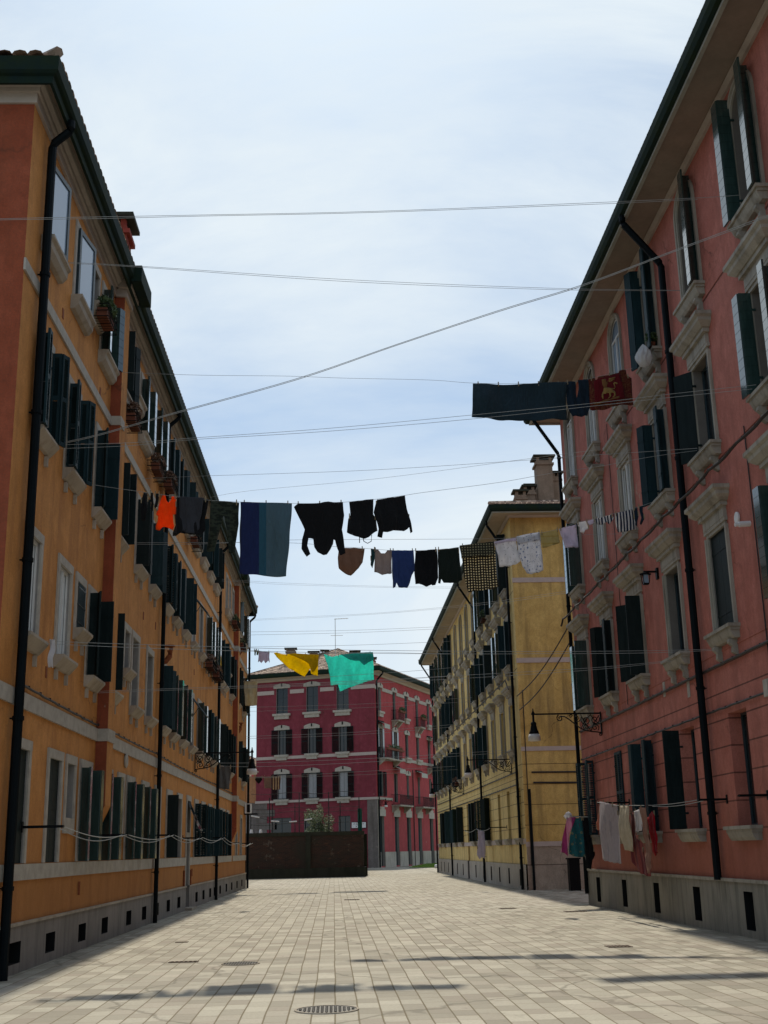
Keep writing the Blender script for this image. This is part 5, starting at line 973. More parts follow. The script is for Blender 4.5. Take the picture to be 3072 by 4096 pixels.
lab = ['nearest drying arm on the orange block beside its closed shutters', 'drying arm under the first flue of the orange block', 'drying arm beside the second downpipe of the orange block', 'drying arm beside the doorway of the orange block', 'drying arm among dark shutters beyond the doorway of the orange block', 'drying arm near the far flue of the orange block', 'farthest drying arm on the orange block', 'drying arm by the downpipe of the red block, holding the near end of the cords', 'drying arm holding the cord between the cream pillowcase and the white towel', 'drying arm holding the far end of the printed bath towel cord', 'drying arm holding the mauve scarf and black leggings at the alley corner', 'drying arm at the right edge on the red block', 'nearest drying arm on the yellow block', 'drying arm on the yellow block holding the white lace dress', 'farthest drying arm on the yellow block']
for (F, x, z, l), lb in zip(arms, lab): arm(F, x, z, l, lb)
def between(F, x0, z0, x1, z1, y=-0.58, sag=0.12, dy=0.0):
    return [F.world(x0 + (x1 - x0) * k / 10, y - dy, z0 + (z1 - z0) * k / 10 - sag * math.sin(math.pi * k / 10)) for k in range(11)]
for i in range(6):
    a, b = arms[i], arms[i + 1]
    for j, (y, sg_) in enumerate(((-0.60, 0.10), (-0.50, 0.16))): cord(between(LF, a[1], a[2], b[1], b[2], y, sg_), ('outer' if j == 0 else 'inner') + ' slack cord between the ' + ['first two', 'second and third', 'third and fourth', 'fourth and fifth', 'fifth and sixth', 'last two'][i] + ' drying arms of the orange block', r=0.008)
cord(between(RF, YF - 22.43, 2.37, YF - 26.1, 2.4, -0.54, 0.02), 'outer cord along the red block between its two nearest laden drying arms', r=0.007); cord(between(RF, YF - 22.43, 2.35, YF - 26.1, 2.38, -0.45, 0.04), 'inner cord along the red block between its two nearest laden drying arms', r=0.007)
cord([RF.world(YF - 26.1, -0.62, 2.40), RF.world(YF - 27.9, -0.8, 2.47), RF.world(YF - 29.95, -0.8, 2.62)], 'cord along the red block carrying the printed bath towel', r=0.007); cord([RF.world(YF - 33.8, -0.1, 2.36), RF.world(YF - 33.8, -0.86, 2.38)], 'short cord carrying the mauve scarf at the alley corner', r=0.007)
cord(between(YFc, YE - 53.4, 2.45, YE - 59, 2.5, -0.7, 0.12), 'slack cord between the two nearer drying arms of the yellow block', r=0.01); cord(between(YFc, YE - 59, 2.5, YE - 64.5, 2.5, -0.7, 0.12), 'slack cord between the two farther drying arms of the yellow block', r=0.01)
# litter bin / drum in the alley, gate
t = empty('alley_bin', (8.98, 46.6, 0)); tag(t, 'tall black bin standing in the alley behind the hanging black leggings', 'bin'); mb = MB(); mb.box(-0.2, 0.2, -0.2, 0.2, 0, 1.12); mb.build('body', ['iron'], t); mb = MB(); mb.box(-0.24, 0.24, -0.24, 0.24, 1.12, 1.18); mb.build('lid', ['iron'], t)
# ================================================================== COVERS AND GRATES IN THE PAVING
def cover(x, y, r, label, grp='round covers in the paving'):
    t = empty('manhole_cover', (x, y, 0)); tag(t, label, 'manhole cover')
    mb = MB(); mb.lathe([(r * 0.93, 0.0), (r * 0.93, 0.012), (r, 0.012), (r, 0.0)], 0, 0, 0, 36); mb.build('rim', ['stone_l'], t)
    mb = MB(); mb.lathe([(0, 0.006), (r * 0.92, 0.006), (r * 0.92, 0.0)], 0, 0, 0, 36); k = 13; st = 2 * r * 0.88 / k
    for i in range(k):
        for j in range(k):
            cx, cy = -r * 0.88 + (i + 0.5) * st, -r * 0.88 + (j + 0.5) * st
            if cx * cx + cy * cy < (r * 0.84) ** 2: mb.box(cx - st * 0.3, cx + st * 0.3, cy - st * 0.12, cy + st * 0.12, 0.006, 0.016) if (i + j) % 2 else mb.box(cx - st * 0.12, cx + st * 0.12, cy - st * 0.3, cy + st * 0.3, 0.006, 0.016)
    mb.build('lid', ['manhole'], t)
cover(-0.09, 13.55, 0.34, 'large round cast iron manhole cover at the bottom edge of the paving'); cover(-1.42, 19.33, 0.29, 'round manhole cover in the paving, left and beyond the nearest one')
for i, (x, y, w_, d_, lb) in enumerate(((-2.34, 19.9, 0.42, 0.12, 'rusty slot grate in the paving left of the manhole cover'), (4.72, 34.3, 0.4, 0.4, 'rusty square grate before the alley in the paving'), (4.64, 20.65, 0.36, 0.3, 'rusty grate in the paving on the right, nearest the camera'), (7.0-0.9, 31.8, 0.5, 0.3, 'dark grate beside the plinth of the red block'), (-2.9, 24.3, 0.2, 0.1, 'tiny dark grate in the paving near the orange block'), (0.6, 43.0, 0.5, 0.4, 'grate in the middle of the paving far ahead'))):
    mb = MB(); n = 7; mb.box(-w_ / 2, w_ / 2, -d_ / 2, d_ / 2, 0.001, 0.004, 1)
    for k in range(n): xx = -w_ / 2 + w_ * k / (n - 1); mb.box(xx - 0.012, xx + 0.012, -d_ / 2, d_ / 2, 0.004, 0.012, 0)
    mb.box(-w_ / 2 - 0.02, w_ / 2 + 0.02, -d_ / 2 - 0.02, -d_ / 2, 0.001, 0.012, 0); mb.box(-w_ / 2 - 0.02, w_ / 2 + 0.02, d_ / 2, d_ / 2 + 0.02, 0.001, 0.012, 0)
    tag(mb.build('drain_grate', ['grate', 'dark'], None, (x, y, 0)), lb, 'drain grate')
# ================================================================== CLOTHES LINES AND LAUNDRY (world coordinates in metres)
GAR={"dark_sheet":[[3.19,24.83,11.56],[3.89,24.92,11.58],[4.64,25.01,11.63],[5.34,25.1,11.68],[5.33,25.09,11.22],[5.32,25.09,10.78],[4.96,25.05,10.76],[4.59,25.0,10.73],[3.85,24.91,10.71],[3.48,24.87,10.73],[3.14,24.83,10.77]],"navy_trousers":[[5.35,25.1,11.69],[5.45,25.11,11.71],[5.56,25.12,11.71],[5.57,25.12,11.52],[5.59,25.13,11.34],[5.62,25.13,11.56],[5.62,25.13,11.74],[5.75,25.15,11.76],[5.86,25.16,11.77],[5.87,25.16,11.41],[5.86,25.16,11.08],[5.79,25.15,10.9],[5.6,25.13,10.87],[5.44,25.11,10.87],[5.34,25.1,11.03],[5.35,25.1,11.35]],"lion_banner":[[5.87,25.16,11.79],[6.03,25.18,11.82],[6.07,25.19,11.72],[6.12,25.19,11.86],[6.37,25.22,11.91],[6.6,25.25,11.97],[6.63,25.25,12.03],[6.7,25.26,12.05],[6.78,25.27,12.05],[6.8,25.28,11.92],[6.9,25.29,11.85],[6.89,25.29,11.55],[6.9,25.29,11.2],[6.8,25.28,11.2],[6.63,25.26,11.19],[6.37,25.22,11.13],[6.21,25.2,11.06],[6.05,25.18,11.03],[5.92,25.17,11.03],[5.86,25.16,11.06],[5.86,25.16,11.4]],"lion_body":[[6.2,25.2,11.57],[6.3,25.21,11.58],[6.38,25.22,11.57],[6.43,25.23,11.52],[6.47,25.23,11.49],[6.48,25.24,11.41],[6.44,25.23,11.37],[6.39,25.23,11.36],[6.44,25.23,11.41],[6.43,25.23,11.47],[6.37,25.22,11.47],[6.36,25.22,11.38],[6.32,25.22,11.33],[6.28,25.21,11.31],[6.33,25.22,11.37],[6.32,25.22,11.45],[6.27,25.21,11.45],[6.24,25.21,11.42],[6.2,25.2,11.42],[6.19,25.2,11.4],[6.18,25.2,11.29],[6.16,25.2,11.28],[6.14,25.19,11.35],[6.15,25.2,11.42],[6.18,25.2,11.48]],"lion_mane":[[6.17,25.2,11.77],[6.25,25.21,11.79],[6.31,25.22,11.78],[6.31,25.22,11.68],[6.28,25.21,11.57],[6.2,25.2,11.57],[6.17,25.2,11.65]],"lion_tail":[[6.38,25.22,11.58],[6.44,25.23,11.57],[6.47,25.23,11.6],[6.45,25.23,11.65],[6.43,25.23,11.69],[6.46,25.23,11.72],[6.52,25.24,11.71],[6.55,25.24,11.69],[6.51,25.24,11.67],[6.49,25.24,11.69],[6.46,25.23,11.69],[6.47,25.23,11.65],[6.48,25.24,11.6],[6.46,25.23,11.56],[6.42,25.23,11.56]],"lion_wing1":[[6.34,25.22,11.81],[6.5,25.24,11.85],[6.49,25.24,11.83],[6.34,25.22,11.78]],"lion_wing2":[[6.33,25.22,11.77],[6.48,25.24,11.81],[6.47,25.23,11.79],[6.34,25.22,11.75]],"lion_wing3":[[6.33,25.22,11.74],[6.45,25.23,11.77],[6.43,25.23,11.75],[6.34,25.22,11.71]],"lion_ground":[[5.94,25.17,11.21],[6.04,25.18,11.22],[6.21,25.2,11.29],[6.34,25.22,11.3],[6.42,25.23,11.36],[6.56,25.25,11.39],[6.56,25.25,11.35],[6.41,25.23,11.3],[6.21,25.2,11.23],[6.0,25.18,11.16],[5.94,25.17,11.17]],"border_right":[[6.62,25.25,11.97],[6.78,25.27,11.99],[6.86,25.28,11.79],[6.85,25.28,11.55],[6.85,25.28,11.25],[6.68,25.26,11.21],[6.66,25.26,11.54]],"border_bottom":[[5.85,25.16,11.16],[6.22,25.2,11.22],[6.67,25.26,11.3],[6.84,25.28,11.35],[6.85,25.28,11.27],[6.38,25.22,11.15],[6.05,25.18,11.05],[5.88,25.16,11.07]],"border_left":[[5.88,25.16,11.75],[5.97,25.17,11.76],[5.94,25.17,11.18],[5.86,25.16,11.16]],"black_tank_top":[[-3.48,21.64,8.14],[-3.41,21.64,8.13],[-3.4,21.64,8.0],[-3.39,21.64,7.85],[-3.42,21.64,7.68],[-3.44,21.64,7.6],[-3.52,21.63,7.6],[-3.53,21.63,7.84],[-3.52,21.63,7.98],[-3.49,21.64,8.07]],"black_sock":[[-3.36,21.64,8.13],[-3.3,21.64,8.12],[-3.3,21.64,7.97],[-3.29,21.64,7.85],[-3.28,21.64,7.8],[-3.31,21.64,7.77],[-3.35,21.64,7.82],[-3.34,21.64,7.94]],"black_sock_b":[[-3.27,21.64,8.11],[-3.19,21.65,8.11],[-3.2,21.65,7.97],[-3.21,21.64,7.86],[-3.25,21.64,7.82],[-3.27,21.64,7.84],[-3.25,21.64,7.97]],"orange_shirt":[[-3.13,21.65,8.08],[-3.08,21.65,8.08],[-3.06,21.65,7.98],[-3.03,21.65,7.93],[-2.98,21.65,7.98],[-2.96,21.65,8.06],[-2.89,21.66,8.06],[-2.88,21.66,7.89],[-2.87,21.66,7.71],[-2.92,21.65,7.68],[-2.91,21.66,7.55],[-2.89,21.66,7.46],[-2.93,21.65,7.41],[-3.02,21.65,7.45],[-3.12,21.65,7.46],[-3.16,21.65,7.41],[-3.23,21.64,7.42],[-3.23,21.64,7.48],[-3.2,21.65,7.6],[-3.2,21.65,7.67],[-3.24,21.64,7.71],[-3.2,21.65,7.89]],"black_shirt":[[-2.87,21.66,8.05],[-2.56,21.67,8.03],[-2.28,21.68,8.0],[-2.31,21.68,7.71],[-2.33,21.68,7.6],[-2.32,21.68,7.42],[-2.39,21.67,7.32],[-2.54,21.67,7.29],[-2.67,21.66,7.33],[-2.79,21.66,7.34],[-2.86,21.66,7.31],[-2.93,21.65,7.29],[-2.93,21.65,7.35],[-2.87,21.66,7.5],[-2.89,21.66,7.71]],"grey_panel":[[-2.8,21.66,8.04],[-2.56,21.67,8.02],[-2.35,21.67,8.01],[-2.4,21.67,7.71],[-2.44,21.67,7.54],[-2.43,21.67,7.42],[-2.52,21.67,7.31],[-2.67,21.66,7.34],[-2.77,21.66,7.42],[-2.81,21.66,7.55],[-2.81,21.66,7.81]],"camouflage_trousers":[[-2.24,21.68,7.98],[-1.98,21.69,7.97],[-1.71,21.7,7.94],[-1.71,21.7,7.68],[-1.71,21.7,7.52],[-1.74,21.7,7.34],[-1.76,21.7,7.16],[-1.77,21.69,6.95],[-1.88,21.69,6.95],[-1.89,21.69,7.16],[-1.92,21.69,7.34],[-1.96,21.69,7.55],[-1.97,21.69,7.65],[-1.99,21.69,7.67],[-2.03,21.69,7.52],[-2.06,21.68,7.42],[-2.09,21.68,7.29],[-2.14,21.68,7.0],[-2.29,21.68,7.0],[-2.28,21.68,7.16],[-2.27,21.68,7.29],[-2.24,21.68,7.6]],"striped_towel_blue":[[-1.68,21.7,7.94],[-1.33,21.71,7.93],[-1.01,21.72,7.93],[-0.72,21.73,7.92],[-0.75,21.73,7.42],[-0.77,21.73,7.15],[-0.83,21.73,6.51],[-1.26,21.71,6.53],[-1.68,21.7,6.57],[-1.69,21.7,7.16]],"black_hoodie":[[-0.68,21.73,7.85],[-0.61,21.74,7.91],[-0.4,21.74,7.91],[-0.19,21.75,7.92],[-0.12,21.75,7.94],[-0.04,21.76,7.95],[0.06,21.76,7.94],[0.24,21.76,7.94],[0.25,21.77,7.81],[0.26,21.77,7.68],[0.21,21.76,7.41],[0.23,21.76,7.31],[0.25,21.77,7.2],[0.28,21.77,6.96],[0.18,21.76,6.91],[0.13,21.76,7.05],[0.09,21.76,7.2],[0.06,21.76,7.22],[0.05,21.76,7.13],[0.0,21.76,7.03],[-0.07,21.75,6.94],[-0.14,21.75,6.93],[-0.24,21.75,6.97],[-0.3,21.75,7.07],[-0.32,21.75,7.22],[-0.41,21.74,7.24],[-0.43,21.74,7.1],[-0.38,21.74,6.92],[-0.45,21.74,6.88],[-0.54,21.74,7.05],[-0.53,21.74,7.23],[-0.49,21.74,7.41],[-0.55,21.74,7.57],[-0.63,21.73,7.74]],"black_backpack_top":[[0.36,21.77,7.95],[0.59,21.78,7.98],[0.82,21.78,8.0],[0.8,21.78,7.72],[0.85,21.79,7.65],[0.89,21.79,7.39],[0.72,21.78,7.27],[0.64,21.78,7.23],[0.54,21.78,7.23],[0.46,21.77,7.27],[0.31,21.77,7.35],[0.33,21.77,7.62],[0.37,21.77,7.7]],"black_jumper":[[0.89,21.79,8.0],[1.14,21.8,8.04],[1.42,21.81,8.08],[1.45,21.81,7.81],[1.5,21.81,7.57],[1.54,21.81,7.36],[1.5,21.81,7.33],[1.47,21.81,7.44],[1.44,21.81,7.41],[1.38,21.8,7.38],[1.18,21.8,7.37],[0.99,21.79,7.37],[0.97,21.79,7.25],[0.88,21.79,7.27],[0.9,21.79,7.41],[0.81,21.78,7.72],[0.85,21.79,7.86]],"brown_shorts":[[0.28,25.72,8.05],[0.51,25.69,8.04],[0.74,25.66,8.01],[0.7,25.67,7.71],[0.62,25.68,7.56],[0.52,25.69,7.47],[0.43,25.7,7.41],[0.37,25.71,7.42],[0.27,25.72,7.5],[0.18,25.73,7.58],[0.15,25.74,7.83],[0.16,25.74,7.98]],"teal_cloth_strip":[[0.88,25.65,8.01],[0.97,25.64,7.99],[0.96,25.64,7.76],[0.91,25.64,7.56],[0.87,25.65,7.64],[0.88,25.65,7.83]],"beige_vest":[[0.97,25.64,7.98],[1.04,25.63,7.97],[1.1,25.62,7.89],[1.18,25.61,7.88],[1.24,25.6,7.95],[1.34,25.59,7.94],[1.33,25.59,7.69],[1.33,25.59,7.42],[1.12,25.62,7.41],[0.95,25.64,7.47],[0.96,25.64,7.73]],"blue_shirt":[[1.34,25.59,7.94],[1.58,25.56,7.93],[1.82,25.53,7.92],[1.82,25.53,7.67],[1.83,25.53,7.48],[1.77,25.54,7.38],[1.72,25.55,7.21],[1.65,25.55,7.1],[1.47,25.58,7.1],[1.43,25.58,7.2],[1.4,25.59,7.11],[1.34,25.59,7.1],[1.35,25.59,7.26],[1.33,25.59,7.5]],"black_blouse":[[1.85,25.53,7.92],[2.08,25.5,7.92],[2.32,25.47,7.93],[2.33,25.47,7.71],[2.34,25.47,7.52],[2.33,25.47,7.28],[2.26,25.48,7.11],[2.19,25.49,7.11],[2.18,25.49,7.13],[2.06,25.5,7.1],[1.91,25.52,7.17],[1.83,25.53,7.16],[1.82,25.53,7.48]],"dark_green_blouse":[[2.33,25.47,7.93],[2.56,25.44,7.94],[2.79,25.41,7.96],[2.81,25.41,7.75],[2.83,25.41,7.5],[2.84,25.41,7.2],[2.73,25.42,7.16],[2.59,25.44,7.16],[2.44,25.46,7.18],[2.39,25.46,7.25],[2.37,25.47,7.14],[2.32,25.47,7.16],[2.35,25.47,7.49]],"gingham_cloth":[[2.82,25.41,7.98],[3.21,25.36,8.01],[3.57,25.32,8.04],[3.58,25.32,7.71],[3.59,25.32,7.41],[3.62,25.31,7.02],[3.28,25.35,6.97],[2.96,25.39,6.94],[2.89,25.4,7.32],[2.86,25.41,7.68]],"gingham_fold":[[2.82,25.41,7.98],[3.21,25.36,8.01],[3.57,25.32,8.04],[3.56,25.32,7.73],[3.2,25.37,7.72],[2.85,25.41,7.69]],"white_floral_cloth":[[3.57,25.32,8.04],[3.74,25.3,8.06],[4.04,25.26,8.1],[4.07,25.26,7.87],[4.11,25.25,7.57],[4.04,25.26,7.53],[3.85,25.29,7.48],[3.66,25.31,7.47],[3.63,25.31,7.75]],"floral_fold":[[3.57,25.32,8.04],[3.8,25.29,8.07],[4.04,25.26,8.1],[4.05,25.26,8.03],[3.82,25.29,8.01],[3.59,25.32,7.99]],"blue_floral_cloth":[[4.05,25.26,8.13],[4.28,25.23,8.17],[4.56,25.2,8.21],[4.57,25.2,7.99],[4.59,25.19,7.71],[4.59,25.19,7.38],[4.48,25.21,7.32],[4.34,25.22,7.29],[4.24,25.24,7.31],[4.15,25.25,7.48],[4.1,25.25,7.73],[4.07,25.26,7.96]],"blue_floral_fold":[[4.05,25.26,8.13],[4.28,25.23,8.17],[4.56,25.2,8.21],[4.56,25.2,8.04],[4.33,25.23,7.98],[4.07,25.26,7.96]],"cream_gauze_cloth":[[4.58,25.2,8.2],[4.77,25.17,8.24],[4.95,25.15,8.27],[4.97,25.15,8.12],[4.98,25.15,7.94],[4.78,25.17,7.9],[4.6,25.19,7.86],[4.58,25.2,8.02]],"lilac_shirt":[[4.99,25.15,8.28],[5.18,25.12,8.32],[5.36,25.1,8.35],[5.37,25.1,8.1],[5.37,25.1,7.84],[5.23,25.12,7.84],[5.08,25.13,7.83],[5.06,25.14,8.03]],"white_garment_small":[[5.38,25.1,8.39],[5.47,25.09,8.42],[5.57,25.07,8.43],[5.61,25.07,8.34],[5.64,25.07,8.26],[5.59,25.07,8.24],[5.55,25.08,8.22],[5.51,25.08,8.15],[5.43,25.09,8.18],[5.43,25.09,8.3],[5.4,25.1,8.32]],"white_cloth_strip":[[5.58,25.07,8.42],[5.68,25.06,8.44],[5.76,25.05,8.46],[5.76,25.05,8.39],[5.68,25.06,8.34],[5.63,25.07,8.33],[5.61,25.07,8.36]],"striped_briefs":[[5.77,25.05,8.46],[5.94,25.03,8.51],[6.13,25.01,8.55],[6.17,25.0,8.46],[6.12,25.01,8.39],[6.06,25.01,8.32],[6.02,25.02,8.38],[5.9,25.03,8.33],[5.8,25.05,8.32],[5.78,25.05,8.39]],"striped_hand_towel":[[6.19,25.0,8.56],[6.39,24.98,8.61],[6.58,24.95,8.65],[6.6,24.95,8.51],[6.63,24.95,8.36],[6.64,24.94,8.19],[6.44,24.97,8.17],[6.24,24.99,8.14],[6.21,25.0,8.33]],"black_sock_c":[[6.62,24.95,8.68],[6.69,24.94,8.7],[6.7,24.94,8.58],[6.71,24.94,8.48],[6.67,24.94,8.35],[6.66,24.94,8.28],[6.62,24.95,8.28],[6.63,24.95,8.42],[6.63,24.95,8.51]],"black_sock_d":[[6.72,24.93,8.71],[6.81,24.92,8.72],[6.8,24.93,8.59],[6.83,24.92,8.44],[6.79,24.93,8.35],[6.75,24.93,8.28],[6.72,24.93,8.3],[6.76,24.93,8.44],[6.73,24.93,8.6]],"lilac_baby_shirt":[[-3.59,59.09,11.2],[-3.33,59.12,11.18],[-3.06,59.16,11.16],[-3.09,59.16,10.89],[-3.06,59.16,10.64],[-3.14,59.15,10.74],[-3.26,59.13,10.6],[-3.36,59.12,10.74],[-3.47,59.1,10.61],[-3.56,59.09,10.73],[-3.64,59.08,10.65],[-3.61,59.08,10.95]],"green_mitten":[[-3.82,59.05,11.25],[-3.73,59.07,11.25],[-3.75,59.06,10.97],[-3.81,59.06,10.99]],"green_mitten_b":[[-3.71,59.07,11.24],[-3.61,59.08,11.23],[-3.63,59.08,11.0],[-3.71,59.07,11.02]],"yellow_cloth":[[-2.88,59.19,11.12],[-2.76,59.21,11.14],[-2.47,59.25,11.08],[-2.2,59.29,11.06],[-1.93,59.33,11.09],[-1.53,59.38,11.07],[-1.13,59.44,11.05],[-0.66,59.51,11.02],[-0.69,59.5,10.5],[-0.72,59.5,9.97],[-0.87,59.48,10.01],[-1.03,59.46,10.09],[-1.06,59.45,10.37],[-1.23,59.43,10.12],[-1.37,59.41,9.94],[-1.57,59.38,10.03],[-2.13,59.3,10.35],[-2.53,59.24,10.72],[-2.73,59.21,10.9]],"yellow_fold":[[-2.2,59.29,11.05],[-1.8,59.34,11.08],[-1.26,59.42,11.05],[-0.66,59.51,11.02],[-0.7,59.5,10.5],[-0.9,59.47,10.19],[-1.0,59.46,10.16],[-1.16,59.44,10.56],[-1.53,59.38,10.79]],"teal_cloth":[[-0.39,59.55,11.09],[0.02,59.6,10.96],[0.42,59.66,11.05],[0.97,59.74,11.1],[1.51,59.82,11.14],[2.03,59.89,11.17],[2.08,59.9,10.51],[2.12,59.91,9.83],[1.56,59.83,9.66],[1.01,59.75,9.46],[0.71,59.7,9.34],[0.4,59.66,9.22],[0.34,59.65,9.41],[0.29,59.64,9.56],[-0.07,59.59,9.52],[-0.13,59.58,9.96],[-0.22,59.57,10.5]],"teal_fold":[[0.42,59.66,11.04],[0.97,59.74,11.09],[1.51,59.82,11.13],[2.03,59.89,11.17],[2.07,59.9,10.78],[1.85,59.87,10.68],[1.57,59.83,10.51],[1.34,59.79,10.73],[0.89,59.73,10.76]],"cream_towel":[[-4.22,57.5,9.51],[-3.88,57.51,9.51],[-3.56,57.52,9.52],[-3.56,57.52,8.95],[-3.57,57.52,8.34],[-3.87,57.51,8.33],[-4.12,57.5,8.34],[-4.16,57.5,8.89]],"grey_cloth":[[-4.29,46.4,4.79],[-4.08,46.48,4.78],[-3.84,46.58,4.78],[-3.86,46.57,4.52],[-3.89,46.56,4.26],[-3.92,46.55,3.94],[-4.11,46.47,3.95],[-4.3,46.4,3.97],[-4.29,46.41,4.26],[-4.28,46.41,4.52]],"white_cloth_small":[[-4.33,61.48,5.57],[-4.09,61.51,5.54],[-4.07,61.51,5.29],[-4.33,61.48,5.29]],"pink_cloth_small":[[-4.09,61.51,5.54],[-3.96,61.53,5.51],[-3.96,61.52,5.27],[-4.06,61.51,5.28]],"black_briefs":[[-3.92,61.53,5.27],[-3.7,61.56,5.26],[-3.51,61.58,5.27],[-3.54,61.58,5.12],[-3.62,61.57,5.01],[-3.71,61.56,4.93],[-3.79,61.55,4.99],[-3.88,61.54,5.11]],"taupe_cloth":[[-3.45,61.59,5.28],[-3.09,61.64,5.26],[-3.08,61.64,4.7],[-3.43,61.59,4.72]],"striped_cloth_small":[[-3.04,61.65,5.28],[-2.62,61.7,5.28],[-2.66,61.7,4.63],[-3.03,61.65,4.65]],"printed_bath_towel":[[6.45,29.7,2.63],[6.45,28.96,2.58],[6.45,28.32,2.51],[6.45,27.91,2.48],[6.45,27.75,2.14],[6.45,27.66,1.75],[6.45,27.65,1.19],[6.45,28.65,1.21],[6.45,29.9,1.27],[6.45,29.78,1.77],[6.45,29.68,2.23]],"towel_cream_edge":[[6.46,29.76,1.81],[6.46,29.55,1.76],[6.46,29.41,1.45],[6.46,29.23,1.26],[6.46,29.92,1.28]],"terracotta_cloth":[[6.62,30.46,2.57],[6.62,30.15,2.56],[6.62,30.21,2.24],[6.62,30.41,1.94],[6.62,31.08,2.0],[6.62,30.79,2.21]],"cream_pillowcase":[[6.45,27.65,2.45],[6.45,27.17,2.43],[6.45,26.71,2.41],[6.45,26.75,1.93],[6.45,26.77,1.46],[6.45,27.23,1.48],[6.45,27.59,1.55],[6.45,27.7,2.02]],"white_towel_small":[[6.62,26.91,2.31],[6.62,26.42,2.34],[6.62,26.26,2.29],[6.62,26.34,1.9],[6.62,26.65,1.87],[6.62,26.92,1.86]],"rose_scarf":[[6.63,27.42,2.3],[6.63,27.01,2.27],[6.63,26.94,1.85],[6.63,26.61,1.62],[6.63,26.21,1.17],[6.63,26.13,0.95],[6.63,26.59,0.97],[6.63,27.2,1.04],[6.63,27.42,1.26],[6.63,27.43,1.74]],"brown_long_cloth":[[6.5,25.93,2.36],[6.5,25.51,2.34],[6.5,25.48,1.98],[6.5,25.42,1.58],[6.5,25.42,1.26],[6.5,25.51,1.03],[6.5,25.7,1.06],[6.5,25.75,1.36],[6.5,25.87,1.84],[6.5,25.89,2.13]],"red_garment":[[6.68,25.6,2.28],[6.68,25.48,2.19],[6.68,25.53,1.83],[6.68,25.58,1.43],[6.68,25.82,1.36],[6.68,25.98,1.58],[6.68,26.02,1.91],[6.68,26.19,2.1],[6.68,25.89,2.18]],"mauve_scarf":[[6.41,33.8,2.37],[6.52,33.8,2.37],[6.65,33.8,2.36],[6.56,33.8,2.14],[6.45,33.8,1.86],[6.37,33.8,1.5],[6.39,33.8,1.32],[6.29,33.8,1.43],[6.18,33.8,1.46],[6.26,33.8,1.81],[6.34,33.8,2.1]],"teal_patterned_skirt":[[6.66,33.8,2.34],[6.74,33.8,2.34],[6.83,33.8,2.33],[6.85,33.8,2.04],[6.84,33.8,1.32],[6.7,33.8,1.31],[6.53,33.8,1.33],[6.4,33.8,1.4],[6.45,33.8,1.81],[6.52,33.8,2.05]],"black_leggings":[[6.83,33.8,2.33],[6.94,33.8,2.34],[7.04,33.8,2.33],[7.05,33.8,2.03],[7.08,33.8,1.6],[7.12,33.8,1.36],[7.04,33.8,1.22],[7.01,33.8,0.98],[6.87,33.8,1.0],[6.85,33.8,1.32],[6.84,33.8,1.8]],"white_cap":[[6.32,33.8,2.4],[6.39,33.8,2.49],[6.47,33.8,2.52],[6.54,33.8,2.47],[6.55,33.8,2.39],[6.48,33.8,2.36],[6.38,33.8,2.31]],"white_lace_dress":[[6.86,59.0,2.47],[6.97,59.0,2.4],[7.07,59.0,2.41],[7.19,59.0,2.34],[7.2,59.0,1.91],[7.21,59.0,1.36],[7.15,59.0,1.13],[7.01,59.0,1.21],[6.92,59.0,1.08],[6.79,59.0,1.28],[6.83,59.0,1.73],[6.89,59.0,2.04]]}
